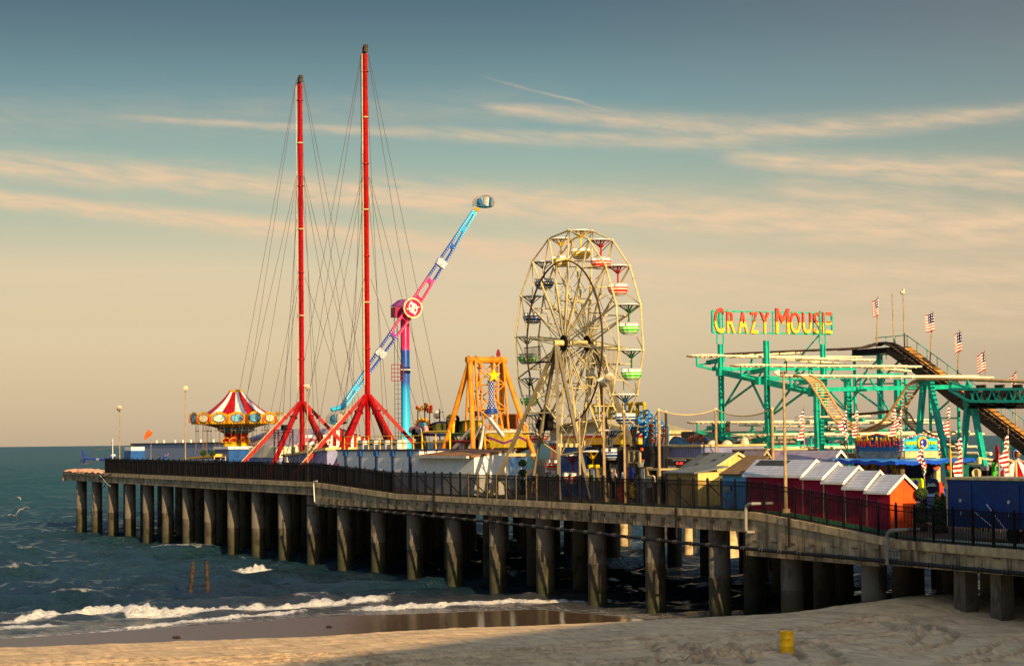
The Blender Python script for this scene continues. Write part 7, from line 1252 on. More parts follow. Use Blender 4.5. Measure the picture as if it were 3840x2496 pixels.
# kite sign, surfboard shaped logo sign, bollard, inner fence, topiaries
kv = 6.6; t = thing('kite_sign', 'yellow sign with a purple diamond right of the orange gable', 'sign', pat(H(860,1000), kv)); mb = MB(); mb.prism([RV(H(*p),kv) for p in ((795,765),(805,755),(905,755),(918,765),(925,858),(812,860))], (0,.12,0)); obj('board', mb, lime, t)
mb = MB(); mb.prism([RV(H(*p),kv-.03) for p in ((856,762),(886,790),(858,846),(830,790))], (0,.03,0)); obj('diamond', mb, mat('kite_purple', rgb(80,40,170), .5), t); mb = MB(); mb.prism([RV(H(*p),kv-.03) for p in ((828,812),(834,838),(814,838))], (0,.03,0)); mb.prism([RV(H(*p),kv-.03) for p in ((886,812),(904,838),(890,836))], (0,.03,0)); obj('orange_mark', mb, orange, t); mb = MB(); mb.prism([RV(H(*p),kv) for p in ((812,862),(928,862),(930,893),(816,893))], (0,.1,0)); obj('white_strip', mb, white, t); mb = MB(); [mb.tube(RV(H(p,893),kv+.05), pat(H(p,893),kv+.05), .05) for p in (825,915)]; obj('post', mb, grey, t)
t = thing('logo_sign', 'rounded navy sign with white script near the man in blue', 'sign', pat(H(1010,1000), 7.4)); mb = MB(); mb.prism([RV(H(*p),7.4) for p in ((952,895),(952,790),(965,765),(990,752),(1010,750),(1030,755),(1052,768),(1064,795),(1068,895))], (0,.15,0)); obj('board', mb, mat('sign_navy', rgb(8,34,78), .5), t); q = 1/2.5784/pm(H(1010,820),7.4); mb = MB(); mb.text('Steel', RV(H(975,825),7.36), (1,0,0), (0,0,1), 38*q/.57, 24*q, .01, .02, .3); mb.text('Pier', RV(H(1012,822),7.36), (1,0,0), (0,0,1), 36*q/.57, 26*q, .01, .02, .3); mb.path([RV(H(*p),7.36) for p in ((960,838),(975,832),(1000,826),(1030,828),(1058,826))], .03, 5); obj('script_text', mb, white, t)
mb = MB(); b_ = pat(H(1108,990),8.6); mb.tube(b_, b_+Vector((0,0,2.0)), .16, .14, 12); mb.ball(b_+Vector((0,0,2.0)), .14, n=10, m=6); tag(obj('orange_bollard', mb, mat('bollard_orange', rgb(236,70,16), .5), loc=b_), 'tall orange bollard in front of the man in blue', 'bollard')
f = thing('inner_fence', 'short black picket fence behind the topiary shrubs', 'fence', pat(H(1000,1000), 6.)); a = pat(H(862,1000),6.); c = pat(H(1155,1000),6.); mb = MB(); z_ = a.z+1.45; n = 46; [mb.bar((a.x+(c.x-a.x)*i/n,6,a.z),(a.x+(c.x-a.x)*i/n,6,z_), .02) for i in range(n+1)]; [mb.bar((a.x,6,q),(c.x,6,q), .04) for q in (z_, z_-.25, a.z+.15)]; obj('panel', mb, black, f); 
for i in range(4): mb = MB(); xx = a.x+(c.x-a.x)*i/3; mb.bar((xx,6,a.z),(xx,6,z_+.1), .07); obj('post', mb, black, f)
topiary(H(735,1170), 3.6, [], 'bushy dark cone shrub in front of the orange gable', True, None, (.42,1.7)); topiary(H(925,1190), 3.6, [(.65,.30),(1.25,.25),(2.05,.32)], 'three ball topiary behind the fence near the woman', True); topiary(H(1068,1180), 3.8, [], 'dark cone shrub left of the blue trailer corner', True, None, (.36,1.8)); topiary(H(1125,1180), 4.3, [], 'second dark cone shrub touching the blue trailer corner', True, None, (.36,1.8))
# ================= roller coaster =================
CV = 14.; sA = RV((2701,1348), CV).x; t = thing('roller_coaster', 'teal steel wild mouse coaster with cream tracks and a tall lift hill', 'roller coaster', (sA+8, CV+6, zd(sA)))
def ib(mb, p0, p1, w_=.46): # I beam column
    p0, p1 = Vector(p0), Vector(p1); mb.box((p0.x-w_/2, p0.y-w_/2, p0.z),(p0.x+w_/2, p0.y-w_/2+.06, p1.z)); mb.box((p0.x-w_/2, p0.y+w_/2-.06, p0.z),(p0.x+w_/2, p0.y+w_/2, p1.z)); mb.box((p0.x-.04, p0.y-w_/2+.06, p0.z),(p0.x+.04, p0.y+w_/2-.06, p1.z)); 
    for i in range(2): z = p0.z+(p1.z-p0.z)*(i+.7)/2.2; mb.box((p0.x-w_/2-.03,p0.y-w_/2-.03,z),(p0.x+w_/2+.03,p0.y+w_/2+.03,z+.07))
colx = {}
for nm, p, v, w_ in (('A',E(520,490),CV,.32),('B',E(962,455),CV,.32),('C',E(1508,490),CV+8.4,.32),('D',E(1447,872),CV-.2,.32),('Dd',E(1522,700),CV+8.4,.3),('G',E(1748,800),CV+7,.4),('Hh',Fc(537,885),CV+13.,.42),('K2',E(1495,1215),CV-.9,.24)):
    tpz = RV(p, v); colx[nm] = tpz; mb = MB(); ib(mb, (tpz.x,v,zd(tpz.x)), tpz, w_); mb.box((tpz.x-w_*.2,v-w_*.5-.02,zd(tpz.x)),(tpz.x+w_*.5+.0,v-w_*.5,tpz.z)) if False else None; obj('column', mb, teal, t)
def track(pts, off, name='track', m=None, ties=1.2, r=.10, par=None, spine=None):
    """twin rails along pts with sideways offset vector and cross ties"""
    P = [Vector(p) for p in pts]; off = Vector(off); mb = MB(); mb.path(P, r, 8); mb.path([p+off for p in P], r, 8)
    L0 = 0
    for a_, b_ in zip(P, P[1:]):
        d_ = (b_-a_).length; k = max(1, int(d_/ties))
        for i in range(k): c = a_+(b_-a_)*(i+.5)/k; mb.bar(c-Vector((0,0,.06)), c+off-Vector((0,0,.06)), .10, .07)
    if spine:
        mb.path([p+off*.5-Vector((0,0,.28)) for p in P], r*.8, 6)
    return obj(name, mb, m or ltrack, par or t)
def smooth(pts, n=6):
    P = [Vector(p) for p in pts]; out = []
    for i in range(len(P)-1):
        p0 = P[max(0,i-1)]; p1, p2 = P[i], P[i+1]; p3 = P[min(len(P)-1,i+2)]
        for j in range(n): u_ = j/n; out.append(.5*((2*p1)+(p2-p0)*u_+(2*p0-5*p1+4*p2-p3)*u_*u_+(3*p1-p0-3*p2+p3)*u_**3))
    return out+[P[-1]]
VL = CV-1.4
def hairpin(pl, vR, zdrop, gap=1.25, back=None, rR=None):
    """U shaped switchback: out along +v, turn at the near end"""
    q = RV(pl, VL-.6); s = q.x; z = q.z; w_ = .95; out = []
    R_ = 1.5; c = (s-1.2, VL+R_-.6)
    near = [(s-.2-R_*(1-math.cos(a))*1.0, VL-.6+R_*(1-math.sin(a)), z) for a in np.linspace(0, math.pi/2, 6)]
    # leg A (shore side) and leg B (sea side)
    A_ = [(s+.4, vR, z-zdrop), (s+.4, VL+1.4, z-.02)]; arc = [(s-.85+1.25*math.cos(a), VL+.9-1.5*math.sin(a), z) for a in np.linspace(0, math.pi, 13)]; B_ = [(s-2.1, VL+1.4, z), (s-2.1, vR, z+(back if back is not None else .05))]
    P = [Vector(p) for p in A_+arc+B_]; mb = MB(); mb.path(P, .075, 8); P2 = []
    for i, p in enumerate(P):
        if i < 2: P2.append(p+Vector((-.8,0,0)))
        elif i >= len(P)-2: P2.append(p+Vector((.8,0,0)))
        else: a = np.linspace(0, math.pi, 13)[i-2]; P2.append(Vector((s-.85+.45*math.cos(a), VL+.9-.6*math.sin(a), z)))
    mb.path(P2, .075, 8)
    for (a_, b_), (c_, d_) in zip(zip(P, P[1:]), zip(P2, P2[1:])):
        k = max(1, int((b_-a_).length/.9))
        for i in range(k): f_ = (i+.5)/k; mb.bar(a_+(b_-a_)*f_-Vector((0,0,.08)), c_+(d_-c_)*f_-Vector((0,0,.08)), .1, .08)
    obj('track', mb, ltrack, t)
    mb = MB(); mb.bar((s-.1,VL-.4,z-.12),(s-.1,VL-.4,z-.75), .12); mb.bar((s-.1,VL-.4,z-.75),(s-.9,CV,z-1.0), .14); mb.bar((s-.1,VL-.4,z-.75),(s-1.6,CV+.1,z-.5), .12); mb.bar((s-1.9,CV+.2,z-.45),(s+.3,CV+.2,z-.3), .3); [mb.bar((s+q_,CV+4,z-.15),(s+q_,CV+4,z-1.), .12) for q_ in (-.2,-1.8)]; mb.bar((s-2.2,CV+4,z-1.),(s+.6,CV+4,z-1.), .16); mb.bar((s-.85,CV,z-.95),(s-.85,vR-1,z-zdrop-.6), .28,.3); [mb.bar((s-.85,VL+1.5+i*3.,z-.9),(s-.3,VL+1.5+i*3.,z-.2), .09) for i in range(4)]; obj('track_support', mb, teal, t)
    return s, z
tops = [hairpin(E(276,597), RS((3275,1349), sA).y, .25), hairpin(E(706,690), RS((3455,1386), colx['B'].x).y, .05), hairpin(E(1182,792), CV+15, .1)]
mids = [hairpin(E(276,597-0), RS((3275,1349), sA).y+4, .2)] if False else []
for (p0_, p1_, s__) in ((E(705,612),E(1908,645),-4.4),(E(1180,640),Fc(600,815),-3.4),(E(1250,1200),E(1908,1185),-3.),(E(700,1270),E(1908,1300),-2.5),(E(1500,1330),Fc(60,1290),1.5)):
    track([RS(p0_, sA-s__-0.), RS(p1_, sA-s__)], (.8,0,0), 'track', ltrack, 1., .075)
lows = [hairpin(E(282,1243), CV+20, .2), hairpin(E(718,1363), CV+19, .15), hairpin(E(1184,1490), CV+14, .1)]
for rowz in (tops, lows): # the sloping main beams through the columns
    (sa_, za_), (sb_, zb_), (sc_2, zc_) = rowz; mb = MB(); k = (zc_-za_)/(sc_2-sa_); P0 = Vector((colx['A'].x-.2,CV,zb_-k*(sb_-colx['A'].x)-1.15)); P1 = Vector((sc_2+1.,CV,zc_+k*1.-1.15)); mb.bar(P0, P1, .26, .42); [mb.cbox((P0+(P1-P0)*u_)+Vector((0,-.1,0)), .5,.45,.55) for u_ in (.02,.42,.92)]; obj('main_beam', mb, teal, t)
def tb_(pts, v, w_=.16, name='brace'):
    mb = MB()
    for a_, b_ in pts: mb.bar(RV(a_, v), RV(b_, v), w_)
    return obj(name, mb, teal, t)
for a_, b_ in ((E(765,755),E(560,1090)),(E(945,800),E(575,1072)),(E(775,755),E(945,1105)),(E(1245,860),E(1030,1145)),(E(1400,900),E(1035,1165))): tb_([(a_, b_)], CV+.05, .12)
for a_, b_ in ((E(1515,880),E(1725,1100)),(E(1560,1000),E(1730,1130)),(Fc(268,868),Fc(80,1140)),(Fc(30,880),Fc(470,1205)),(Fc(282,862),Fc(470,1180)),(E(1240,740),E(1290,780)),(E(1335,745),E(1300,785)),(E(1390,745),E(1420,780)),(E(1030,1260),E(1075,1420)),(E(1600,1260),E(1510,1450)),(E(740,1380),E(700,1495)),(E(755,1390),E(805,1495)),(E(1220,1400),E(1290,1455)),(E(1330,1420),E(1260,1490))): tb_([(a_, b_)], CV+8., .11)
tb_([(E(1480,1222),E(1908,1222)),(E(1500,1400),E(1908,1405))], CV+1, .2)
# sign frame and sign
sgn = thing('name_sign', 'big orange and yellow CRAZY MOUSE letters on a teal frame above the coaster', 'sign', RV(E(520,385), CV)+Vector((0,4,0)))
S0 = sA; fy0 = RS(E(440,280), S0).y; fy1 = RS(E(1597,280), S0).y; fz0 = RS(E(1000,385), S0).z; fz1 = RS(E(1000,180), S0).z; mb = MB()
for z in (fz0, fz1, fz0+(fz1-fz0)*.34, fz0+(fz1-fz0)*.64): mb.bar((S0,fy0,z),(S0,fy1,z), .12 if z in (fz0,fz1) else .05)
for u_ in (0,.06,.13,.33,.5,.66,.84,.9,1): y_ = fy0+(fy1-fy0)*u_; mb.bar((S0,y_,fz0-(.1 if 0 < u_ < 1 else 0)),(S0,y_,fz1+(.15 if u_ in (.13,.9) else 0)), .13 if u_ in (0,1,.06,.9) else .07)
obj('sign_frame', mb, teal, sgn)
lm = band_mat('letter_orange_yellow', [(0,rgb(238,178,8)),(.485,rgb(246,190,8)),(.50,rgb(226,66,16)),(1,rgb(214,50,12))], 'z', (0,0,fz0-.1), (fz1-fz0)+.3, .45)
n_ = lm.node_tree; b = n_.nodes['Principled BSDF']; g = nd(n_, 'ShaderNodeNewGeometry'); vo = nd(n_, 'ShaderNodeTexVoronoi'); vo.inputs['Scale'].default_value = 9; n_.links.new(g.outputs['Position'], vo.inputs['Vector']); bp = nd(n_, 'ShaderNodeBump'); bp.inputs['Distance'].default_value = .04; n_.links.new(vo.outputs['Distance'], bp.inputs['Height']); n_.links.new(bp.outputs[0], b.inputs['Normal'])
for ch, x0_, x1_, y0_, y1_ in (('C',445,556,140,385),('R',566,664,176,385),('A',674,786,176,385),('Z',792,884,180,388),('Y',888,996,180,388),('M',1040,1186,147,390),('O',1178,1294,182,388),('U',1298,1400,185,388),('S',1402,1492,184,388),('E',1492,1597,184,388)):
    P0 = RS(E(x0_,y1_), S0); P1 = RS(E(x1_,y0_), S0); mb = MB(); mb.text(ch, (S0+.16,P0.y+.04,P0.z), (0,1,0), (0,0,1), P1.y-P0.y-.2, P1.z-P0.z, .09, .006); obj('sign_letter', mb, lm, sgn)
for nm in ('A','C'):
    c = colx[nm]; mb = MB(); yy = c.y; [mb.bar((c.x,yy+q*.28,c.z),(c.x,yy+q*.2,fz1), .08) for q in (-1,1)]; [mb.bar((c.x,yy-.25,z),(c.x,yy+.25,z), .04) for z in np.arange(c.z+.3, fz0, .45)]; obj('sign_post', mb, teal, sgn)
mb = MB(); mb.bar(RS(E(1484,390),S0), RS(E(1425,618),S0)+Vector((-2,0,0)), .08); obj('sign_stay', mb, teal, sgn)
# lift hill
vC = RS(Fc(360,562), sA-1.5).y; LIFT = [(300,580),(335,566),(372,560),(410,562),(440,572),(480,592),(560,650),(800,825),(1000,985),(1200,1120),(1400,1270),(1560,1385),(1760,1540)]
lp = [RV(Fc(*p), vC) for p in LIFT]; steel = mat('lift_steel', rgb(60,46,34), .55, var=.3); P = smooth(lp, 4)
track(P, (0,.9,0), 'lift_track', steel, .8, .07); mb = MB(); mb.path([p+Vector((0,.45,.02)) for p in P], .09, 6); obj('lift_chain', mb, black, t)
mb = MB(); Q_ = [p+Vector((0,.05,-.5)) for p in lp[4:]]
for a_, b_ in zip(Q_, Q_[1:]): mb.bar(a_, b_, .12, .5); mb.bar(a_+Vector((0,.9,0)), b_+Vector((0,.9,0)), .12, .5)
obj('lift_girder', mb, steel, t)
a = RV(Fc(130,640), vC); c = RV(Fc(470,618), vC); mb = MB(); mb.box((a.x,vC,a.z-.25),(c.x,vC+.9,a.z+.15)); obj('crest_frame', mb, black, t)
wk = [RV(Fc(*p), vC+1.5) for p in ((560,604),(610,600),(1000,895),(1300,1110),(1666,1390),(1800,1490))]; mb = MB(); gw = mat('walk_boards', rgb(196,140,56), .8, var=.3, scale=2)
for a_, b_ in zip(wk, wk[1:]): mb.prism([a_+Vector((0,-.5,0)), b_+Vector((0,-.5,0)), b_+Vector((0,.55,0)), a_+Vector((0,.55,0))], (0,0,-.09))
obj('walkway', mb, gw, t); mb = MB()
for a_, b_ in zip(wk[1:], wk[2:]):
    k = int((b_-a_).length/.6)
    for i in range(k): c = a_+(b_-a_)*i/k; mb.bar(c+Vector((0,-.5,.03)), c+Vector((0,.55,.03)), .06, .05)
obj('walkway_cleats', mb, steel, t)
rl = [RV(Fc(*p), vC+2.1) for p in ((338,520),(350,514),(602,491),(622,494),(1666,1248),(1820,1360))]; mb = MB(); mb.path(rl, .035, 6); mb.path([p+Vector((0,0,-.95 if i < 3 else -.85)) for i, p in enumerate(rl)], .03, 6)
for a_, b_, k in ((rl[1],rl[2],3),(rl[3],rl[4],11)):
    for i in range(k+1): c = a_+(b_-a_)*i/k; mb.tube(c, c+Vector((0,0,-1.75)), .03, n=5)
obj('hand_rail', mb, teal, t)
for p0, p1 in ((Fc(150,665),Fc(150,1400)),(Fc(362,650),Fc(362,1400)),(Fc(390,660),Fc(390,1400)),(Fc(605,735),Fc(605,1380)),(Fc(825,930),Fc(830,1400)),(Fc(1080,1085),Fc(1085,1400)),(Fc(1475,1380),Fc(1475,1547))):
    a = RV(p0, vC+.4); mb = MB(); mb.bar((a.x,vC+.4,a.z),(a.x,vC+.4,zd(a.x)), .17, up=(0,1,0)); obj('lift_post', mb, teal, t)
for a_, b_ in ((Fc(130,672),Fc(520,660)),(Fc(150,930),Fc(610,918)),(Fc(830,1230),Fc(1085,1230)),(Fc(150,1240),Fc(610,1240)),(Fc(850,980),Fc(950,980)),(Fc(160,920),Fc(260,815)),(Fc(372,915),Fc(560,710)),(Fc(490,780),Fc(570,710)),(Fc(895,1170),Fc(1010,1065)),(Fc(300,775),Fc(360,715)),(Fc(840,1230),Fc(900,1170)),(Fc(1475,1505),Fc(1600,1505)),(Fc(1490,1410),Fc(1540,1480))): tb_([(a_, b_)], vC+.4, .11)
for p in ((520,705),(615,775),(850,950),(995,1055),(1095,1132),(1250,1240),(1350,1320),(1398,1355)): mb = MB(); a = RV(Fc(*p), vC-.2); mb.box((a.x,vC-.2,a.z-.05),(a.x+1.1,vC+.9,a.z+.05)); obj('outrigger', mb, steel, t)
# transfer track from crest to the first switchback
tr = [(p[0], vC*0+p[1], p[2]) for p in [tuple(RS(q, sA-2.0)) for q in (E(520,590),E(1340,553),E(1780,535),Fc(0,620),Fc(120,610),Fc(220,600),Fc(300,575))]]
track(smooth(tr, 4), (.8,0,0), 'transfer_track', MATS['lift_steel'], 1., .08); mb = MB(); a = RS(E(640,600), sA-2.); c = RS(E(1330,565), sA-2.); mb.bar(a, c, .1, .34); obj('track_cover', mb, ltrack, t)
# valley track
vp = smooth([RV(q, VL-.2) for q in (E(1182,790),E(1290,800),E(1370,848),E(1430,935),E(1500,1050),E(1570,1160),E(1650,1250),E(1750,1308),Fc(-10,1322),Fc(90,1338),Fc(200,1345),Fc(300,1312),Fc(400,1262),Fc(480,1160),Fc(560,1040),Fc(640,930),Fc(720,886),Fc(800,880),Fc(1000,884),Fc(1300,893),Fc(1700,908))], 4)
track(vp, (0,.95,0), 'valley_track', mat('track_tan', rgb(196,160,104), .5, var=.2), .95, .085)
for pts in ((Fc(770,912),Fc(728,1380)),(Fc(828,912),Fc(965,1560)),(Fc(1165,1100),Fc(1120,1560)),(Fc(1212,1100),Fc(1296,1560))):
    mb = MB(); a_ = RV(pts[0], VL+.2); b_ = RV(pts[1], VL+.2); b2 = a_+(b_-a_)*((a_.z-zd(b_.x))/(a_.z-b_.z)); mb.bar(a_, b2, .3, .3, up=(0,1,0)); obj('a_frame_leg', mb, teal, t)
mb = MB(); mb.bar(RV(Fc(745,915),VL+.2), RV(Fc(850,915),VL+.2), .3,.3); obj('a_frame_cap', mb, teal, t); mb = MB(); mb.bar(RV(Fc(1140,1095),VL+.2), RV(Fc(1235,1095),VL+.2), .35,.4); obj('a_frame_cap', mb, teal, t)
mb = MB(); v_ = VL-.6; tt = lambda x, y, vv=v_: RV(Fc(x,y), vv)
for vv in (v_, v_+1.4):
    mb.bar(tt(1005,972,vv), tt(1760,972,vv), .16); mb.bar(tt(1185,1080,vv), tt(1760,1080,vv), .16); mb.bar(tt(1000,905,vv), tt(1195,975,vv), .11); mb.bar(tt(1000,978,vv), tt(1185,1080,vv), .14); mb.bar(tt(1005,900,vv), tt(1005,980,vv), .12)
    for i in range(8): x_ = 1195+i*75; mb.bar(tt(x_,1078,vv), tt(x_+38,974,vv), .08); mb.bar(tt(x_+38,974,vv), tt(x_+75,1078,vv), .08)
    mb.bar(tt(1160,898,vv), tt(1130,1070,vv), .09); mb.bar(tt(1165,898,vv), tt(1215,1070,vv), .09)
obj('car_truss', mb, teal, t)
for i, x_ in enumerate((1255,1420,1580)):
    c = RV(Fc(x_,1035), v_+.7); car = thing('coaster_car', ['left','middle','right'][i]+' of three dark tub cars parked in the teal truss', 'coaster car', c, 'coaster cars in the truss'); mb = MB(); tmp = MB(); tmp.lathe(c, [(.3,-.55),(.62,-.45),(.78,0),(.82,.3),(.7,.42),(.55,.38),(.5,0),(.2,-.2)], 18); obj('tub', tmp, mat('car_black', (.02,.015,.013), .4, var=.4), car); mb = MB(); mb.cbox(c+Vector((0,.25,.45)), .8,.12,.45); obj('seat_back', mb, brown, car); mb = MB(); [mb.tube(c+Vector((q,-.3,-.6)), c+Vector((q,.3,-.6)), .13, n=10) for q in (-.4,.4)]; obj('wheel', mb, black, car)
for x_, lb in ((1350,'left of two cream boxes in the car truss'),(1490,'right of two cream boxes in the car truss')): mb = MB(); c = RV(Fc(x_,1060), v_+.5); mb.cbox(c, .8,.5,.45); tag(obj('motor_box', mb, cream, loc=c), lb, 'box', 'boxes in the car truss')
# low station track and platform on the right
for a_, b_, m_ in ((H(1010,512),H(1478,518),ltrack),(H(1330,610),H(1620,628),ltrack),(H(1250,660),H(1500,672),ltrack)): track([RV(a_,VL+4), RV(b_,VL+4)], (0,.9,0), 'low_track', m_, 1., .11)
mb = MB(); [mb.bar(RV(a_,VL+4), RV(b_,VL+4), .22) for a_, b_ in ((H(1330,545),H(1475,560)),(H(1330,590),H(1475,570)),(H(1470,535),H(1470,600)),(H(1335,540),H(1335,720)),(H(1370,640),H(1450,720)))]; obj('low_support', mb, teal, t)
mb = MB(); a = RV(G(1760,288), VL+1); c = RV(G(2166,262), VL+1); c2 = RV(H(290,468), VL+1); mb.box((a.x,VL+1,a.z-.5),(c2.x+4,VL+6,a.z-.1)); obj('station_roof', mb, mat('station_roof', rgb(140,112,76), .7), t)
# curved dark exit track behind the whac sign
xt = smooth([RV(Fc(*p), VL+8) for p in ((120,1198),(300,1185),(520,1170),(600,1260),(650,1310),(720,1362),(850,1420),(1000,1490),(1060,1547))], 4); track(xt, (0,.8,0), 'exit_track', MATS['lift_steel'], .8, .07)
# ================= flags =================
stars_m = mat('flag_navy', rgb(28,28,84), .8, var=.05)
def us_flag(pb_, pt_, v, lb, fw=.0, ht=None, zb=None):
    a_ = RV(pb_, v); c = RV(pt_, v); t_ = thing('flagpole', lb, 'flag', a_, 'stars and stripes flags up the lift hill'); mb = MB(); mb.tube(a_, c, .06, .035, 8); mb.ball(c, .06, n=6, m=4); obj('pole', mb, pole_m, t_)
    if ht: 
        n = 14; W_ = ht[0]; Hh = ht[1]; mb = MB(); mi = []
        ph = ht[2]
        P = lambda i, j: c+Vector((.16*math.sin(i/n*7+ph)+.05*j/13, -W_*.6*i/n, -.12-Hh*.82*j/13-.22*(i/n)**1.2+.1*math.sin(i/n*8+ph)*(i/n)))
        for j in range(13):
            for i in range(n): mb.m = 2 if (i < n*.42 and j < 7) else (j % 2); mb.add([P(i,j),P(i+1,j),P(i+1,j+1),P(i,j+1)], [(0,1,2,3)], True)
        mb.m = 1
        for j in range(3):
            for i in range(3): q = P(1+i*2, 1.2+j*2); mb.disc(q+Vector((.01,0,0)), (1,0,0), .05, .02, 5)
        obj('flag', mb, [red, white, stars_m], t_)
for args in ((Fc(352,570),Fc(360,155),vC-.2,'flag on the topmost pole at the crest of the lift hill',(.95,1.5,0.)),(Fc(508,575),Fc(488,130),vC+1.6,'bare thin pole between the crest flag and the capped pole',None),(Fc(600,600),Fc(586,110),vC+1.8,'tall pole with a small cap at the top of the lift walkway',None),
    (Fc(826,765),Fc(850,282),vC+1.9,'first flag below the crest, streaming left from the railing',(1.35,1.6,1.)),(Fc(1067,920),Fc(1095,450),vC+1.9,'second flag down the lift railing, limp and twisted',(1.0,1.7,2.)),(Fc(1327,1110),Fc(1318,626),vC+1.9,'third flag down the lift railing, above the tub cars',(1.15,1.6,3.)),(Fc(1597,1325),Fc(1598,805),vC+1.9,'last flag at the right edge of the picture on the lift railing',(.6,1.5,4.))): us_flag(args[0], args[1], args[2], args[3], ht=args[4])
mb = MB(); c = RV(Fc(583,110), vC+1.8); mb.ball(c, .22, .2, .16, 10, 6); mb.cbox(c+Vector((.08,0,.2)), .2,.15,.08); tag(obj('pole_camera', mb, lampw, loc=c), 'small white dome on top of the tallest pole on the lift hill', 'camera')
def feather(pt_, pb_, v, lb, ph, wd=.62, poleb=None):
    a_ = RV(pb_, v); c = RV(pt_, v); t_ = thing('feather_flag', lb, 'banner flag', (a_.x,v,zd(a_.x)), 'tall stars and stripes banner flags'); mb = MB(); lean = Vector(((c-a_).x*.02,0,0)); mb.tube((a_.x,v,zd(a_.x)), c+Vector((0,0,.2)), .05, .025, 8); obj('pole', mb, pole_m, t_)
    n = 17; Hh = c.z-a_.z; base_ = a_; mb = MB(); k = 5; ax_x = lambda f_: c.x+(a_.x-c.x)*f_
    def P(i, j): # i across 0..k, j down 0..n
        f_ = j/n; w_ = wd*(.35+.65*min(1, f_*5))*(1+.22*math.sin(f_*9+ph))*1.05; tw = .55*math.sin(f_*5+ph); u_ = i/k
        w_ *= .42; return Vector((ax_x(f_)+w_*u_*math.sin(tw)+.05*math.sin(i*2.+f_*12), v-w_*u_*math.cos(tw)-.1*math.sin(f_*7+ph)*u_, c.z-Hh*f_-.25*u_*(1-f_)))
    for j in range(n):
        for i in range(k): mb.m = 2 if (i < 2 and (j < n*.35 or ph > 3)) else (j+1) % 2; mb.add([P(i,j),P(i+1,j),P(i+1,j+1),P(i,j+1)], [(0,1,2,3)], True)
    mb.m = 1
    for j in range(1, n-1, 2):
        if j < n*.35 or ph > 3: q = (P(0,j)+P(2,j+1))/2; mb.disc(q+Vector((.02,-.02,0)), (1,-.5,0), .07, .02, 5)
    obj('banner', mb, [red, white, stars_m], t_)
for i, (p0, p1, v, lb, ph, wd) in enumerate(((E(1325,1112),E(1330,1418),9.5,'leftmost banner flag, above the low cream track loops',0.,.85),(Fc(82,1140),Fc(88,1425),8.,'thick banner flag left of the mole game sign',3.4,1.0),(Fc(182,1142),Fc(180,1405),11.,'slim banner flag just right of the thick one, farther back',1.2,.65),(Fc(520,1130),Fc(530,1390),10.,'banner flag over the right half of the mole game sign',.5,.8),(Fc(573,1140),Fc(570,1400),11.5,'banner flag with a blue starry half beside the dip of the track',4.,.7),(Fc(1000,1110),Fc(1004,1400),11.,'banner flag on a pale pole before the green A frame',2.,.62),(H(925,365),H(955,722),6.2,'starry banner flag in front of the cyan sign with the yellow ring',3.8,.72),(H(1305,330),H(1318,735),5.6,'red and white banner flag above the corner of the blue trailer',.9,1.0),(H(1755,310),H(1765,728),5.6,'banner flag above the blue trailer near the right edge',2.6,.9))): feather(p0, p1, v, lb, ph, wd)
# ================= right edge rides =================
kc = RV(H(1830,640), 10.); t = thing('kiddie_ride', 'red and white kiddie ride with cream arms behind the blue trailer', 'ride', pat(H(1830,640), 10.)); mb = MB()
n = 16
for i in range(n): a0, a1 = math.tau*i/n, math.tau*(i+1)/n; mb.m = i % 2; mb.add([(kc.x,10,kc.z+.6),(kc.x+1.9*math.cos(a0),10+1.9*math.sin(a0),kc.z-.9),(kc.x+1.9*math.cos(a1),10+1.9*math.sin(a1),kc.z-.9)], [(0,1,2)])
obj('cone_top', mb, [red, white], t); mb = MB(); mb.lathe((kc.x,10,0), [(1.9,kc.z-.9),(1.8,kc.z-1.2),(.6,kc.z-1.3),(.6,zd(kc.x))], 20); obj('base', mb, cream, t)
for i in range(5): a = i*1.25+.3; mb = MB(); mb.bar((kc.x,10,kc.z+.2),(kc.x+2.*math.cos(a),10+2.*math.sin(a),kc.z+.5), .1); mb.cbox((kc.x+2.*math.cos(a),10+2.*math.sin(a),kc.z+.35), .2,.2,.35); obj('arm', mb, cream, t)
t = thing('board_sign', 'surfboard shaped blue and maroon sign at the right edge', 'sign', pat(H(1820,520), 8.)); 
for k_, m_ in ((.38,mat('board_blue', rgb(20,90,160), .4)),(.31,white),(.25,dred),(.13,gold)): mb = MB(); c = RV(H(1850,525), 8.); mb.prism([c+Vector((-1.5*k_*math.sin(a/2)**.8*1.2+.2,-.3*(.4-k_),.85*k_*math.sin(a)*1.0)) for a in np.linspace(.0, math.tau, 24)[:-1]], (0,.1,0)); obj('board', mb, m_, t)
mb = MB(); mb.tube(RV(H(1830,575),8.05), pat(H(1830,575),8.05), .06); obj('post', mb, cream, t)
t = thing('menu_sign', 'small dark slanted sign on a bright green post behind the blue trailer', 'sign', pat(H(1618,620), 8.5)); mb = MB(); mb.prism([RV(H(*p),8.5) for p in ((1605,575),(1605,620),(1660,595),(1658,550))], (0,.1,0)); obj('board', mb, black, t); mb = MB(); b_ = RV(H(1617,600),8.55); mb.tube(b_, pat(H(1617,620),8.55), .13); obj('post', mb, green, t)
t = thing('menu_sign', 'small square dark sign with green stripes left of the banner flag', 'sign', pat(H(1708,560), 8.6)); mb = MB(); mb.prism([RV(H(*p),8.6) for p in ((1690,522),(1690,575),(1733,575),(1733,522))], (0,.1,0)); obj('board', mb, black, t); mb = MB(); [mb.prism([RV(H(x_,y_),8.57) for x_, y_ in ((q,528),(q,570),(q+4,570),(q+4,528))], (0,.02,0)) for q in (1700,1712,1724)]; obj('green_mark', mb, green, t); mb = MB(); mb.tube(RV(H(1712,575),8.65), pat(H(1712,575),8.65), .05); obj('post', mb, grey, t)
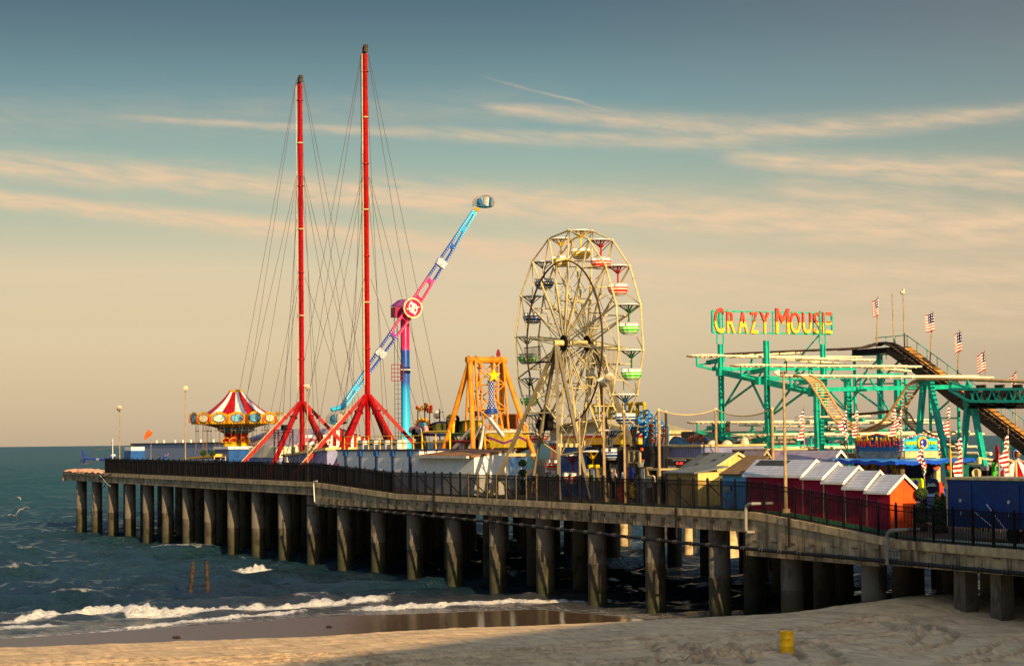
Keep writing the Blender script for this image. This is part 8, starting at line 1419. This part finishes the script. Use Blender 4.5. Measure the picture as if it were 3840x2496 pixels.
t = thing('light_post', 'thin grey post with a small red and blue disc behind the trailer', 'post', pat(H(1665,700), 7.5)); mb = MB(); a_ = RV(H(1665,520),7.5); mb.tube(pat(H(1665,700),7.5), a_, .06); obj('pole', mb, grey, t); mb = MB(); mb.disc(RV(H(1652,520),7.5), (0,-1,0), .16, .06, 16, .5, (1,0,0)); obj('disc', mb, red, t)
# teal bin, yellow flat, screen box
b_ = pat(H(1240,740), 6.8); mb = MB(); a_ = RV(H(1205,600),6.8); c = RV(H(1265,730),6.8); mb.box((a_.x,6.8,b_.z),(c.x,7.6,RV(H(1235,625),6.8).z)); tag(obj('teal_cabinet', mb, mat('cabinet_teal', rgb(8,92,84), .5, var=.2), loc=b_), 'dark teal cabinet beside the banner flag above the trailer corner', 'cabinet')
b_ = pat(H(1190,700), 9.); mb = MB(); a_ = RV(H(1178,480),9.); c = RV(H(1200,700),9.); mb.prism([(a_.x+.2,9,b_.z),(c.x,9,b_.z),(c.x,9,a_.z),(a_.x,9,a_.z)], (0,.06,0)); tag(obj('yellow_hoarding', mb, yellow, loc=b_), 'narrow yellow panel behind the leg of the green A frame', 'hoarding')
b_ = RV(H(1527,655), 7.); t = thing('display_box', 'small grey box on posts in front of the right green leg', 'box', (b_.x,7,zd(b_.x))); mb = MB(); mb.cbox(b_, .55,.15,.25); obj('case', mb, grey, t); mb = MB(); [mb.tube((b_.x+q,7,b_.z),(b_.x+q,7,zd(b_.x)), .05) for q in (-.22,.22)]; obj('post', mb, black, t)
f = thing('queue_fence', 'dark picket fence behind the right green legs of the coaster', 'fence', pat(H(1450,700), 12.)); a_ = RV(H(1340,650),12.); c = RV(H(1620,650),12.); mb = MB(); z0 = zd(a_.x)+.3; n = 60; [mb.bar((a_.x+(c.x-a_.x)*i/n,12,z0),(a_.x+(c.x-a_.x)*i/n,12,a_.z), .035) for i in range(n+1)]; mb.bar((a_.x,12,a_.z),(c.x,12,a_.z), .08); obj('panel', mb, black, f)
c = RV(H(1450,705), 7.2); mb = MB(); mb.disc(c, (.8,-.6,0), .26, .2, 20); t = thing('round_car', 'small maroon and cream rounded ride car above the trailer roof', 'ride car', (c.x,7.2,zd(c.x))); obj('shell', mb, cream, t); mb = MB(); mb.disc(c+Vector((0,-.05,0)), (.8,-.6,0), .2, .05, 18); mb.box((c.x-.15,7.3,zd(c.x)),(c.x+.15,7.5,c.z)); obj('face', mb, mat('maroon_face', rgb(110,60,50), .5), t)
